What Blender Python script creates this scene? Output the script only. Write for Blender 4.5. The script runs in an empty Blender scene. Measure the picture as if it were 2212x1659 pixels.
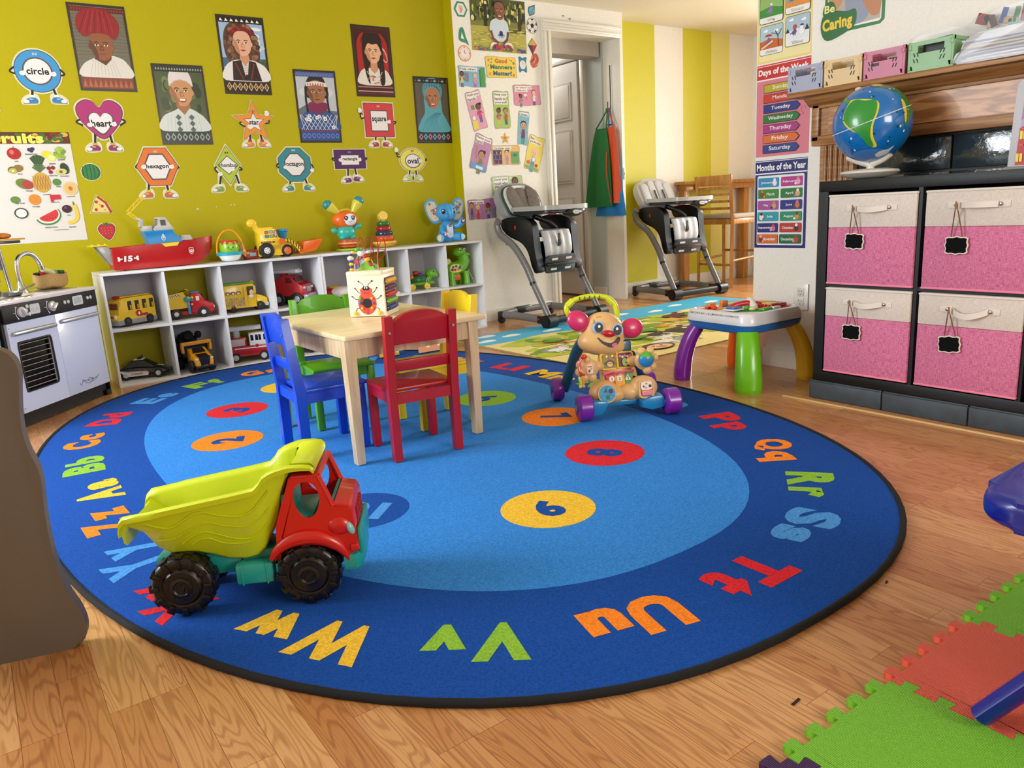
import bpy,bmesh,math,random
from math import pi,sin,cos,radians
from mathutils import Vector,Matrix,Euler
random.seed(7)
SC = bpy.context.scene
COL = SC.collection

# ---------------------------------------------------------------- camera, world, light, exposure
cam_d = bpy.data.cameras.new('camera'); cam = bpy.data.objects.new('camera',cam_d); COL.objects.link(cam)
cam_d.sensor_fit = 'HORIZONTAL'; cam_d.sensor_width = 36.0; cam_d.lens = 36 * 1638.06 / 2212
cam_d.clip_start = 0.02
def _camrot(yaw,pit,rol):
    f = Vector((cos(pit) * cos(yaw),cos(pit) * sin(yaw),-sin(pit)))
    r = Vector((sin(yaw),-cos(yaw),0)); u = r.cross(f)
    r2 = r * cos(rol) + u * sin(rol); u2 = -r * sin(rol) + u * cos(rol)
    return Matrix((r2,u2,-f)).transposed().to_4x4()
cam.matrix_world = Matrix.Translation((0,0,0.826)) @ _camrot(0.96042938,0.23159045,-0.05887204)
SC.camera = cam
SC.view_settings.view_transform = 'Standard'; SC.view_settings.look = 'None'
SC.view_settings.gamma = 1.0; SC.view_settings.use_curve_mapping = False
SC.view_settings.exposure = 0.95
w = bpy.data.worlds.new('daylight'); SC.world = w; w.use_nodes = True
w.node_tree.nodes['Background'].inputs[0].default_value = (0.80,0.90,1.0,1)
w.node_tree.nodes['Background'].inputs[1].default_value = 0.75
def area(name,loc,target,sx,sy,power,color):
    d = bpy.data.lights.new(name,'AREA'); d.shape = 'RECTANGLE'; d.size = sx; d.size_y = sy
    d.energy = power; d.color = color
    o = bpy.data.objects.new(name,d); COL.objects.link(o); o.location = loc
    o.rotation_euler = (Vector(target) - Vector(loc)).to_track_quat('-Z','Z').to_euler()
    return o
area('daylight_left_window',(-1.62,3.00,1.35),(1.6,2.5,0.2),1.9,1.2,68,(0.86,0.93,1.0))
area('daylight_back_window',(1.7,-2.30,1.50),(1.6,4.0,0.9),1.5,1.1,36,(1.0,0.95,0.88))
area('daylight_far_window',(7.35,3.6,1.3),(4.6,4.2,0.5),1.1,1.3,95,(1.0,0.95,0.86))

area('passage_fill_light',(4.10,5.75,2.15),(4.2,5.3,0.6),0.3,0.3,3.5,(1.0,0.96,0.90))  # added fill to brighten the passage and its door, no fixture there

# ---------------------------------------------------------------- materials
def lin(h):
    if isinstance(h,(tuple,list)): return tuple(h)[:3]
    h = h.lstrip('#'); v = [int(h[i:i + 2],16) / 255 for i in (0,2,4)]
    return tuple(c / 12.92 if c <= 0.04045 else ((c + 0.055) / 1.055) ** 2.4 for c in v)
_M = {}
def mat(h,rough=0.5,metal=0.0,coat=0.0,alpha=1.0,trans=0.0,bump=None,emit=0.0,spec=0.5):
    k = (h,rough,metal,coat,alpha,trans,bump,emit,spec)
    if k in _M: return _M[k]
    m = bpy.data.materials.new('m_' + str(h).strip('#')); m.use_nodes = True
    nt = m.node_tree; b = nt.nodes['Principled BSDF']; c = lin(h) + (1,)
    b.inputs['Base Color'].default_value = c; b.inputs['Roughness'].default_value = rough
    b.inputs['Metallic'].default_value = metal; b.inputs['Coat Weight'].default_value = coat
    b.inputs['Alpha'].default_value = alpha; b.inputs['Transmission Weight'].default_value = trans
    b.inputs['Specular IOR Level'].default_value = spec
    if emit: b.inputs['Emission Color'].default_value = c; b.inputs['Emission Strength'].default_value = emit
    if bump:                      # (scale, strength[, tint]): fine procedural relief with a slight tint variation
        tc = nt.nodes.new('ShaderNodeTexCoord'); n = nt.nodes.new('ShaderNodeTexNoise'); n.inputs['Scale'].default_value = bump[0]
        n.inputs['Detail'].default_value = 3; nt.links.new(tc.outputs['Object'],n.inputs['Vector'])
        bp = nt.nodes.new('ShaderNodeBump'); bp.inputs['Strength'].default_value = bump[1]; bp.inputs['Distance'].default_value = min(0.004,0.10 / bump[0])
        nt.links.new(n.outputs['Fac'],bp.inputs['Height']); nt.links.new(bp.outputs[0],b.inputs['Normal'])
        mx = nt.nodes.new('ShaderNodeMix'); mx.data_type = 'RGBA'; mx.blend_type = 'MULTIPLY'
        mx.inputs['Factor'].default_value = 1.0; mx.inputs['A'].default_value = c
        mr = nt.nodes.new('ShaderNodeMapRange'); tn = bump[2] if len(bump) > 2 else 0.15; mr.inputs['To Min'].default_value = 1 - tn; mr.inputs['To Max'].default_value = 1 + tn
        mr.inputs['From Min'].default_value = 0.3; mr.inputs['From Max'].default_value = 0.7
        nt.links.new(n.outputs['Fac'],mr.inputs['Value']); nt.links.new(mr.outputs[0],mx.inputs['B'])
        nt.links.new(mx.outputs['Result'],b.inputs['Base Color'])
    _M[k] = m; return m
def pl(h,rough=0.28): return mat(h,rough,0,0.25)          # glossy moulded plastic
def paint(h): return mat(h,0.36,0,0.15)                    # painted wood
CHROME = lambda: mat('#d4d6d8',0.12,1.0)

def wood_mat(name,h1,h2,scale=(1,1,1),rough=0.4,gscale=9.0,coat=0.1,rings=3.0):
    """two-tone wood: stretched noise grain plus wavy rings; 'scale' stretches object space"""
    if name in _M: return _M[name]
    m = bpy.data.materials.new(name); m.use_nodes = True; nt = m.node_tree; b = nt.nodes['Principled BSDF']
    tc = nt.nodes.new('ShaderNodeTexCoord'); mp = nt.nodes.new('ShaderNodeMapping'); mp.inputs['Scale'].default_value = scale
    nt.links.new(tc.outputs['Object'],mp.inputs['Vector'])
    n = nt.nodes.new('ShaderNodeTexNoise'); n.inputs['Scale'].default_value = gscale; n.inputs['Detail'].default_value = 5; n.inputs['Distortion'].default_value = 0.6
    nt.links.new(mp.outputs[0],n.inputs['Vector'])
    wv = nt.nodes.new('ShaderNodeMath'); wv.operation = 'MULTIPLY'; wv.inputs[1].default_value = rings * 6.28
    nt.links.new(n.outputs['Fac'],wv.inputs[0])
    sn = nt.nodes.new('ShaderNodeMath'); sn.operation = 'SINE'; nt.links.new(wv.outputs[0],sn.inputs[0])
    mr = nt.nodes.new('ShaderNodeMapRange'); mr.inputs['From Min'].default_value = -1.0; nt.links.new(sn.outputs[0],mr.inputs['Value'])
    rp = nt.nodes.new('ShaderNodeMix'); rp.data_type = 'RGBA'; rp.inputs['A'].default_value = lin(h1) + (1,); rp.inputs['B'].default_value = lin(h2) + (1,)
    nt.links.new(mr.outputs[0],rp.inputs['Factor']); nt.links.new(rp.outputs['Result'],b.inputs['Base Color'])
    b.inputs['Roughness'].default_value = rough; b.inputs['Coat Weight'].default_value = coat
    _M[name] = m; return m

# ---------------------------------------------------------------- mesh building
def T(x=0,y=0,z=0): return Matrix.Translation((x,y,z))
def RX(a): return Matrix.Rotation(radians(a),4,'X')
def RY(a): return Matrix.Rotation(radians(a),4,'Y')
def RZ(a): return Matrix.Rotation(radians(a),4,'Z')
def SX(x,y,z): return Matrix.Diagonal((x,y,z,1))
_glyph = {}
def glyphs(s,bold=0.0,shear=0.0):
    k = (s,bold,shear)
    if k in _glyph: return _glyph[k]
    c = bpy.data.curves.new('txt','FONT'); c.body = s; c.size = 1.0; c.offset = bold; c.shear = shear
    c.resolution_u = 3; c.fill_mode = 'FRONT'; c.align_x = 'CENTER'; c.space_line = 0.85
    if bold > 0.02: c.space_character = 1.0 + bold * 1.2
    o = bpy.data.objects.new('txt',c); me = bpy.data.meshes.new_from_object(o)
    vs = [(v.co.x,v.co.y) for v in me.vertices]; fs = [tuple(p.vertices) for p in me.polygons]
    bpy.data.meshes.remove(me); bpy.data.objects.remove(o); bpy.data.curves.remove(c)
    if not vs: vs = [(0,0),(0.1,0),(0.1,0.1)]; fs = [(0,1,2)]
    x0 = min(v[0] for v in vs); x1 = max(v[0] for v in vs); y0 = min(v[1] for v in vs); y1 = max(v[1] for v in vs)
    _glyph[k] = (vs,fs,x0,x1,y0,y1); return _glyph[k]

class MB:
    def __init__(s,m=None,M=None): s.bm = bmesh.new(); s.ms = []; s.m = m; s.M = M or Matrix.Identity(4)
    def mi(s,m):
        m = m or s.m
        if isinstance(m,str): m = pl(m)
        if m not in s.ms: s.ms.append(m)
        return s.ms.index(m)
    def _put(s,vs,fs,m,M=None,flip=False):
        X = s.M @ M if M is not None else s.M
        i = s.mi(m); bv = [s.bm.verts.new(X @ Vector(v)) for v in vs]; out = []
        for f in fs:
            try: fc = s.bm.faces.new([bv[j] for j in f]); fc.material_index = i; out.append(fc)
            except ValueError: pass
        return bv,out
    def box(s,c,d,m=None,M=None,bev=0.0,seg=2,taper=None):
        """c centre, d full sizes, taper = (sx, sy) scale of the top face"""
        x,y,z = d[0] / 2,d[1] / 2,d[2] / 2; tx,ty = taper or (1,1)
        vs = [(-x,-y,-z),(x,-y,-z),(x,y,-z),(-x,y,-z),(-x * tx,-y * ty,z),(x * tx,-y * ty,z),(x * tx,y * ty,z),(-x * tx,y * ty,z)]
        MM = T(*c) if M is None else M @ T(*c)
        bv,fs = s._put(vs,[(3,2,1,0),(4,5,6,7),(0,1,5,4),(1,2,6,5),(2,3,7,6),(3,0,4,7)],m,MM)
        if bev > 0:
            es = list({e for f in fs for e in f.edges})
            bmesh.ops.bevel(s.bm,geom=es,offset=bev,segments=seg,profile=0.5,affect='EDGES')
        return s
    def rings(s,R,m=None,closed=True,cap=(True,True),M=None):
        n = len(R[0]); vs = [p for r in R for p in r]; fs = []
        for i in range(len(R) - 1):
            for j in range(n if closed else n - 1):
                a = i * n + j; b = i * n + (j + 1) % n; fs.append((a,b,b + n,a + n))
        if cap[0] and n > 2: fs.append(tuple(range(n - 1,-1,-1)))
        if cap[1] and n > 2: fs.append(tuple(range((len(R) - 1) * n,len(R) * n)))
        s._put(vs,fs,m,M); return s
    def cyl(s,p0,p1,r0,r1=None,n=20,m=None,cap=(True,True),M=None):
        return s.tube([p0,p1],[r0,r0 if r1 is None else r1],n,m,cap=cap,M=M)
    def tube(s,pts,r,n=12,m=None,closed=False,cap=(True,True),M=None,flat=1.0,up=None):
        P = [Vector(p) for p in pts]; k = len(P); rr = r if isinstance(r,(list,tuple)) else [r] * k
        R = []; t0 = None; nrm = None
        for i in range(k):
            if closed: t = P[(i + 1) % k] - P[i - 1]
            elif i == 0: t = P[1] - P[0]
            elif i == k - 1: t = P[-1] - P[-2]
            else: t = (P[i + 1] - P[i]).normalized() + (P[i] - P[i - 1]).normalized()
            t.normalize()
            if nrm is None:
                a = Vector(up) if up else (Vector((0,0,1)) if abs(t.z) < 0.9 else Vector((1,0,0)))
                nrm = (a - t * a.dot(t)).normalized()
            else: nrm = (nrm - t * nrm.dot(t)).normalized()
            b = t.cross(nrm)
            R.append([P[i] + (nrm * cos(2 * pi * j / n) * flat + b * sin(2 * pi * j / n)) * rr[i] for j in range(n)])
        if closed: R.append(R[0]); return s.rings(R,m,cap=(False,False),M=M)
        return s.rings(R,m,cap=cap,M=M)
    def lathe(s,prof,n=28,m=None,M=None,cap=(True,True)):
        R = [[(r * cos(2 * pi * j / n),r * sin(2 * pi * j / n),z) for j in range(n)] for r,z in prof]
        return s.rings(R,m,cap=cap,M=M)
    def ell(s,c,r,m=None,M=None,n=20,k=12,rot=None):
        if not isinstance(r,(tuple,list)): r = (r,r,r)
        X = T(*c) @ (rot or Matrix.Identity(4)) @ SX(*r); X = X if M is None else M @ X
        prof = [(max(sin(pi * i / k),1e-3),-cos(pi * i / k)) for i in range(k + 1)]
        return s.lathe(prof,n,m,X)
    def prism(s,pts,z0,z1,m=None,M=None,bev=0.0,seg=2):
        n = len(pts); ar = sum(pts[i][0] * pts[(i + 1) % n][1] - pts[(i + 1) % n][0] * pts[i][1] for i in range(n))
        if ar < 0: pts = list(reversed(pts))
        vs = [(x,y,z0) for x,y in pts] + [(x,y,z1) for x,y in pts]
        fs = [tuple(range(n - 1,-1,-1)),tuple(range(n,2 * n))] + [(i,(i + 1) % n,(i + 1) % n + n,i + n) for i in range(n)]
        bv,fc = s._put(vs,fs,m,M)
        if bev > 0:
            es = [e for f in fc[:2] for e in f.edges]
            bmesh.ops.bevel(s.bm,geom=es,offset=bev,segments=seg,profile=0.5,affect='EDGES')
        return s
    def face(s,pts,m=None,M=None): s._put(pts,[tuple(range(len(pts)))],m,M); return s
    def text(s,txt,c,h,m=None,M=None,bold=0.0,w=None,rot=0,depth=0.0,shear=0.0,capfit=None):
        """flat lettering: c = centre (x, y, z), h = height of the drawn glyph block (or of a capital if capfit)"""
        vs,fs,x0,x1,y0,y1 = glyphs(txt,bold,shear)
        k = h / (y1 - y0) if not capfit else h / 0.70
        kx = k if w is None else w / (x1 - x0)
        cx,cy = (x0 + x1) / 2,((y0 + y1) / 2 if not capfit else 0.35)
        X = T(*c) @ RZ(rot); X = X if M is None else M @ X
        s._put([((a - cx) * kx,(b - cy) * k,0) for a,b in vs],fs,m,X); return s
    def build(s,name,parent=None,loc=None,smooth=40,sub=0,rot=None):
        me = bpy.data.meshes.new(name); s.bm.normal_update()
        s.bm.to_mesh(me); s.bm.free()
        for m in s.ms: me.materials.append(m)
        if smooth:
            me.polygons.foreach_set('use_smooth',[True] * len(me.polygons))
            try: me.set_sharp_from_angle(angle=radians(smooth))
            except Exception: pass
        o = bpy.data.objects.new(name,me); COL.objects.link(o)
        if parent: o.parent = parent
        if loc: o.location = loc
        if rot: o.rotation_euler = rot
        if sub: md = o.modifiers.new('sub','SUBSURF'); md.levels = sub; md.render_levels = sub
        return o
def tag(o,label=None,cat=None,group=None,kind=None):
    if label: o['label'] = label
    if cat: o['category'] = cat
    if group: o['group'] = group
    if kind: o['kind'] = kind
    return o
def thing(name,label,cat,loc=(0,0,0),rz=0.0,group=None,rot=None):
    o = bpy.data.objects.new(name,None); COL.objects.link(o); o.empty_display_size = 0.05
    o.location = loc; o.rotation_euler = rot or (0,0,radians(rz)); return tag(o,label,cat,group)
def copy_tree(o,parent=None):
    c = o.copy(); COL.objects.link(c); c.parent = parent
    for ch in list(o.children): copy_tree(ch,c)
    return c
def frame(o,u,v):           # matrix whose local x,y run along u,v (3D) from origin o, z is the normal
    u = Vector(u).normalized(); n = u.cross(Vector(v)).normalized(); v = n.cross(u)
    return Matrix.Translation(o) @ Matrix((u,v,n)).transposed().to_4x4()
XZF = frame((0,0,0),(1,0,0),(0,0,1))
def arc(cx,cy,r,a0,a1,n=10,ry=None):
    ry = r if ry is None else ry
    return [(cx + r * cos(radians(a0 + (a1 - a0) * i / n)),cy + ry * sin(radians(a0 + (a1 - a0) * i / n))) for i in range(n + 1)]
def rrect(x0,y0,x1,y1,r,n=4):
    return arc(x1 - r,y1 - r,r,0,90,n) + arc(x0 + r,y1 - r,r,90,180,n) + arc(x0 + r,y0 + r,r,180,270,n) + arc(x1 - r,y0 + r,r,270,360,n)
def catmull(P,k=6,closed=False):
    P = [Vector(p) for p in P]; n = len(P); out = []
    for i in range(n if closed else n - 1):
        g = (lambda j: P[j % n]) if closed else (lambda j: P[min(max(j,0),n - 1)])
        a,b,c,d = g(i - 1),g(i),g(i + 1),g(i + 2)
        for j in range(k):
            t = j / k; out.append(0.5 * ((2 * b) + (c - a) * t + (2 * a - 5 * b + 4 * c - d) * t * t + (3 * b - a - 3 * c + d) * t ** 3))
    if not closed: out.append(P[-1])
    return out
def c2(P,k=6,closed=True): return [(v.x,v.y) for v in catmull([(x,y,0) for x,y in P],k,closed)]

class Pic:
    """flat printed picture: layers of coloured shapes on a thin sheet, drawn in local metres (x right, y up)"""
    def __init__(s,M,step=0.00012,rough=0.5,coat=0.0,z=0.0006):
        s.b = MB(M=M); s.z = z; s.step = step; s.k = (rough,coat); s.tf = None
    def mt(s,h): return mat(h,s.k[0],0,s.k[1]) if isinstance(h,str) else h
    def up(s): s.z += s.step; return s.z
    def sheet(s,pts,h,t=0.0012): s.b.prism(pts,-t,s.z,s.mt(h)); return s
    def _t(s,pts): return [(s.tf[0] + (x - s.tf[0]) * s.tf[2],s.tf[1] + (y - s.tf[1]) * s.tf[2]) for x,y in pts] if s.tf else pts
    def poly(s,pts,h): pts = s._t(pts); z = s.up(); s.b._put([(x,y,z) for x,y in pts],[tuple(range(len(pts)))],s.mt(h)); return s
    def rect(s,x0,y0,x1,y1,h,r=0):
        return s.poly(rrect(x0,y0,x1,y1,r) if r else [(x0,y0),(x1,y0),(x1,y1),(x0,y1)],h)
    def ell(s,cx,cy,rx,ry,h,rot=0,a0=0,a1=360,n=20):
        full = a1 - a0 >= 360; P = []
        for i in range(n if full else n + 1):
            a = radians(a0 + (a1 - a0) * i / n); x,y = rx * cos(a),ry * sin(a); q = radians(rot)
            P.append((cx + x * cos(q) - y * sin(q),cy + x * sin(q) + y * cos(q)))
        return s.poly(P,h)
    def line(s,pts,w,h,closed=False):
        pts = s._t(pts); w = w * (s.tf[2] if s.tf else 1); z = s.up(); n = len(pts); L = []; Rr = []
        for i in range(n):
            a = pts[i - 1] if (i or closed) else pts[0]; b = pts[(i + 1) % n] if (i < n - 1 or closed) else pts[-1]
            dx,dy = b[0] - a[0],b[1] - a[1]; q = math.hypot(dx,dy) or 1; nx,ny = -dy / q * w / 2,dx / q * w / 2
            L.append((pts[i][0] + nx,pts[i][1] + ny,z)); Rr.append((pts[i][0] - nx,pts[i][1] - ny,z))
        m = n if closed else n - 1
        s.b._put(L + Rr,[(i,n + i,n + (i + 1) % n,(i + 1) % n) for i in range(m)],s.mt(h)); return s
    def text(s,t,cx,cy,hh,h,bold=0.01,w=None,rot=0,shear=0.0,out=None):
        if out: s.b.text(t,(cx,cy,s.up()),hh,s.mt(out[0]),bold=bold + out[1],w=(w + hh * out[1] * 1.2) if w else None,rot=rot,shear=shear)
        s.b.text(t,(cx,cy,s.up()),hh,s.mt(h),bold=bold,w=w,rot=rot,shear=shear); return s
    def build(s,name,parent=None): return s.b.build(name,parent,smooth=0)
# ---------------------------------------------------------------- the setting
def struct(mb,name,label=None,smooth=40):
    o = mb.build(name,smooth=smooth); o['kind'] = 'structure'
    if label: o['label'] = label
    return o
def noise_wall(name,h,rough=0.6,sc=60,st=0.15,blotch=None):
    m = mat(h,rough,bump=(sc,st)); return m
LIME = mat('#b0a400',0.5,bump=(140,0.10,0.03),spec=0.25); WHITE_W = mat('#ebe7da',0.5,bump=(90,0.08,0.03))
LIME2 = mat('#cbc300',0.5,bump=(140,0.08,0.03)); PALE_Y = mat('#e2db76',0.5,bump=(140,0.08,0.03)); TRIM = mat('#e4e0d2',0.3,0,0.2)

def floor_mat():
    m = bpy.data.materials.new('oak_laminate'); m.use_nodes = True; nt = m.node_tree; b = nt.nodes['Principled BSDF']; L = nt.links.new
    def N(t,**k):
        n = nt.nodes.new(t)
        for a,v in k.items(): n.inputs[a.replace('_',' ')].default_value = v
        return n
    tc = N('ShaderNodeTexCoord'); mp = N('ShaderNodeMapping'); mp.inputs['Rotation'].default_value = (0,0,pi / 2)
    L(tc.outputs['Object'],mp.inputs['Vector'])
    br = N('ShaderNodeTexBrick',Scale=1.0,Mortar_Size=0.0006,Mortar_Smooth=0.3,Bias=0.0,Brick_Width=0.46,Row_Height=0.066)
    br.offset = 0.37; br.offset_frequency = 3; br.squash = 1.0
    br.inputs['Color1'].default_value = (0,0,0,1); br.inputs['Color2'].default_value = (1,1,1,1); br.inputs['Mortar'].default_value = (0.5,0.5,0.5,1)
    L(mp.outputs[0],br.inputs['Vector'])
    # each strip shifts its grain by its own random value
    cx = N('ShaderNodeCombineXYZ'); mu = N('ShaderNodeMath'); mu.operation = 'MULTIPLY'; mu.inputs[1].default_value = 37.0
    L(br.outputs['Color'],mu.inputs[0]); L(mu.outputs[0],cx.inputs[0]); L(mu.outputs[0],cx.inputs[1])
    ad = N('ShaderNodeVectorMath'); L(mp.outputs[0],ad.inputs[0]); L(cx.outputs[0],ad.inputs[1])
    sc = N('ShaderNodeMapping'); sc.inputs['Scale'].default_value = (1.3,11.0,1); L(ad.outputs[0],sc.inputs['Vector'])
    n1 = N('ShaderNodeTexNoise',Scale=1.3,Detail=2.0,Distortion=0.25); L(sc.outputs[0],n1.inputs['Vector'])
    m1 = N('ShaderNodeMath'); m1.operation = 'MULTIPLY'; m1.inputs[1].default_value = 120.0; L(n1.outputs['Fac'],m1.inputs[0])
    s1 = N('ShaderNodeMath'); s1.operation = 'SINE'; L(m1.outputs[0],s1.inputs[0])
    r1 = N('ShaderNodeMapRange'); r1.inputs['From Min'].default_value = 0.0; r1.inputs['From Max'].default_value = 1.0; L(s1.outputs[0],r1.inputs['Value'])
    sc2 = N('ShaderNodeMapping'); sc2.inputs['Scale'].default_value = (6,230,1); L(ad.outputs[0],sc2.inputs['Vector'])
    n2 = N('ShaderNodeTexNoise',Scale=1.0,Detail=3.0); L(sc2.outputs[0],n2.inputs['Vector'])
    base = N('ShaderNodeMix'); base.data_type = 'RGBA'; base.inputs['A'].default_value = lin('#d09c66') + (1,); base.inputs['B'].default_value = lin('#b57a45') + (1,)
    L(br.outputs['Color'],base.inputs['Factor'])
    g = N('ShaderNodeMix'); g.data_type = 'RGBA'; g.blend_type = 'MULTIPLY'; g.inputs['B'].default_value = (0.62,0.50,0.40,1)
    gm = N('ShaderNodeMath'); gm.operation = 'MULTIPLY'; gm.inputs[1].default_value = 0.66; L(r1.outputs[0],gm.inputs[0]); L(gm.outputs[0],g.inputs['Factor'])
    L(base.outputs['Result'],g.inputs['A'])
    g2 = N('ShaderNodeMix'); g2.data_type = 'RGBA'; g2.blend_type = 'MULTIPLY'; g2.inputs['B'].default_value = (0.60,0.50,0.42,1)
    r2 = N('ShaderNodeMapRange'); r2.inputs['From Min'].default_value = 0.52; r2.inputs['From Max'].default_value = 0.72; r2.inputs['To Max'].default_value = 0.6
    L(n2.outputs['Fac'],r2.inputs['Value']); L(r2.outputs[0],g2.inputs['Factor']); L(g.outputs['Result'],g2.inputs['A'])
    g3 = N('ShaderNodeMix'); g3.data_type = 'RGBA'; g3.blend_type = 'MULTIPLY'; g3.inputs['B'].default_value = (0.45,0.33,0.25,1)
    L(br.outputs['Fac'],g3.inputs['Factor']); L(g2.outputs['Result'],g3.inputs['A']); L(g3.outputs['Result'],b.inputs['Base Color'])
    b.inputs['Roughness'].default_value = 0.30; b.inputs['Coat Weight'].default_value = 0.25; b.inputs['Coat Roughness'].default_value = 0.18
    return m
FLOOR = floor_mat()
b = MB(FLOOR); b.face([(-1.8,-2.6,0),(7.6,-2.6,0),(7.6,6.6,0),(-1.8,6.6,0)]); struct(b,'floor')
b = MB(mat('#e4dfcc',0.6,bump=(70,0.1,0.03))); b.box((2.9,2.0,2.25),(9.4,9.2,0.04)); struct(b,'ceiling')
b = MB(LIME); b.box((0.575,4.80,1.12),(4.75,0.1,2.24)); struct(b,'wall_back')
# white wall with the wide opening (set 10 cm proud of the lime wall)
b = MB(WHITE_W)
b.box((3.355,4.75,1.12),(0.83,0.20,2.24)); b.box((4.12,4.75,2.145),(0.70,0.20,0.19))
b.box((4.485,4.75,1.12),(0.03,0.2,2.24))
o = struct(b,'wall_white')
b = MB(LIME); b.box((2.9385,4.705,1.12),(0.003,0.109,2.239)); struct(b,'wall_return')
# casing round the opening
b = MB(TRIM)
def casing(b,x0,x1,z0,z1,y):
    b.box(((x0 + x1) / 2,y - 0.009,(z0 + z1) / 2),(x1 - x0,0.018,z1 - z0),bev=0.003)
casing(b,3.69,3.77,0,2.04,4.65)
b.box((3.708,4.627,1.02),(0.02,0.012,2.03),bev=0.003); b.box((3.745,4.628,1.02),(0.012,0.008,2.03),bev=0.002)
casing(b,3.69,4.475,2.04,2.12,4.65)
b.box((4.08,4.625,2.105),(0.78,0.014,0.022),bev=0.004); b.box((4.08,4.625,2.062),(0.78,0.012,0.014),bev=0.003)
struct(b,'trim_1')
# passage behind the opening
SHADE = mat('#b9b3a6',0.55,bump=(90,0.08,0.03)); SHADE_BLUE = mat('#bcc4c2',0.5,bump=(60,0.08,0.03))  # the passage's shade is put into these wall colours
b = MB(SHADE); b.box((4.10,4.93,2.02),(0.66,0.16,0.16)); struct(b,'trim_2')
b = MB(SHADE_BLUE); b.box((4.475,5.7,1.12),(0.05,1.7,2.24)); struct(b,'wall_passage')
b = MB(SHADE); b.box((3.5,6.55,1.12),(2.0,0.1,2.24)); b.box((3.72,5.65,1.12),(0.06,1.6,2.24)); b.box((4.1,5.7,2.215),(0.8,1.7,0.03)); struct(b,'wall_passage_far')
b = MB(TRIM); b.box((4.446,4.93,0.045),(0.012,0.16,0.09)); struct(b,'baseboard_passage')
# six panel door in the passage wall
D = thing('door_1','white six-panel door standing behind the cased opening','door',(4.42,5.08,0)); D['kind'] = 'structure'; del D['category']
dm = mat('#dcd6cf',0.4,0,0.1); b = MB(dm); b.box((0,0.41,0.985),(0.035,0.78,1.93))
b.build('door_leaf',D)
for (y0,y1) in ((0.10,0.36),(0.46,0.72)):
    for (z0,z1) in ((0.22,0.86),(0.98,1.42),(1.50,1.80)):
        b = MB(dm); M = frame((-0.018,y0,z0),(0,1,0),(0,0,1)) @ Matrix.Identity(4); w_,h_ = y1 - y0,z1 - z0
        b.box((-0.020,(y0 + y1) / 2,(z0 + z1) / 2),(0.012,w_,h_),mat('#ccc6bf',0.45)); b.box((-0.024,(y0 + y1) / 2,(z0 + z1) / 2),(0.012,w_ - 0.035,h_ - 0.035),bev=0.005)
        b.build('panel',D)
b = MB(mat('#cfcabf',0.35)); b.box((4.436,5.055,1.0),(0.05,0.045,2.0),bev=0.004); b.box((4.436,5.50,1.99),(0.05,0.93,0.05),bev=0.004); struct(b,'trim_3')
b = MB(mat('#5a4432',0.5)); b.box((4.1,4.86,0.004),(0.66,0.05,0.008)); struct(b,'trim_4')
# striped wall of the far room
b = MB(WHITE_W); SY = 4.86
for x0,x1,m in ((4.50,4.612,WHITE_W),(4.612,5.075,LIME2),(5.075,5.425,WHITE_W),(5.425,5.80,LIME2),(5.80,6.05,PALE_Y),(6.05,6.40,WHITE_W)):
    b.box(((x0 + x1) / 2,SY + 0.05,1.12),(x1 - x0,0.1,2.24),m)
struct(b,'wall_striped')
b = MB(mat('#e8e6e2',0.5,bump=(90,0.05,0.03))); b.box((6.45,4.46,1.12),(0.1,1.0,2.24)); b.box((7.55,4.0,1.12),(0.1,2.0,2.24)); b.box((7.0,4.0,1.12),(1.2,0.1,2.24)); struct(b,'wall_far_right')
b = MB(TRIM); b.box((5.5,4.852,0.05),(1.9,0.016,0.10),bev=0.003); struct(b,'baseboard_striped')
b = MB(TRIM); b.box((3.32,4.643,0.04),(0.74,0.014,0.085),bev=0.003); struct(b,'baseboard_white')
# poster / fireplace wall
PW = mat('#e9e5dd',0.5,bump=(90,0.08,0.03))
b = MB(PW); b.box((3.20,-0.14,1.12),(0.24,4.92,2.24)); struct(b,'wall_right')
b = MB(TRIM); b.box((3.073,2.17,0.042),(0.014,0.30,0.085),bev=0.003); struct(b,'baseboard_right')
# unseen room sides with the windows the daylight comes through
b = MB(WHITE_W)
b.box((-1.75,-0.275,1.12),(0.1,4.55,2.24)); b.box((-1.75,4.375,1.12),(0.1,0.75,2.24)); b.box((-1.75,3.0,0.34),(0.1,2.0,0.68)); b.box((-1.75,3.0,2.12),(0.1,2.0,0.24)); struct(b,'wall_left')
b = MB(WHITE_W)
b.box((-0.45,-2.55,1.12),(2.6,0.1,2.24)); b.box((2.9,-2.55,1.12),(0.6,0.1,2.24)); b.box((1.72,-2.55,0.42),(1.8,0.1,0.84)); b.box((1.72,-2.55,2.15),(1.8,0.1,0.18)); struct(b,'wall_front')
def window(n,M,w_,h_):
    b = MB(TRIM,M); t = 0.05
    for c,d in (((0,h_ / 2,0),(w_,t,0.08)),((0,-h_ / 2,0),(w_,t,0.08)),((-w_ / 2,0,0),(t,h_ + t,0.08)),((w_ / 2,0,0),(t,h_ + t,0.08)),((0,0,0),(w_,0.03,0.05))): b.box(c,d,bev=0.004)
    struct(b,'window_%d' % n)
window(1,frame((-1.75,3.0,1.34),(0,1,0),(0,0,1)),2.0,1.32); window(2,frame((1.72,-2.55,1.45),(1,0,0),(0,0,1)),1.8,1.22)
window(3,frame((7.49,3.6,1.3),(0,1,0),(0,0,1)),1.1,1.3)
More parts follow.
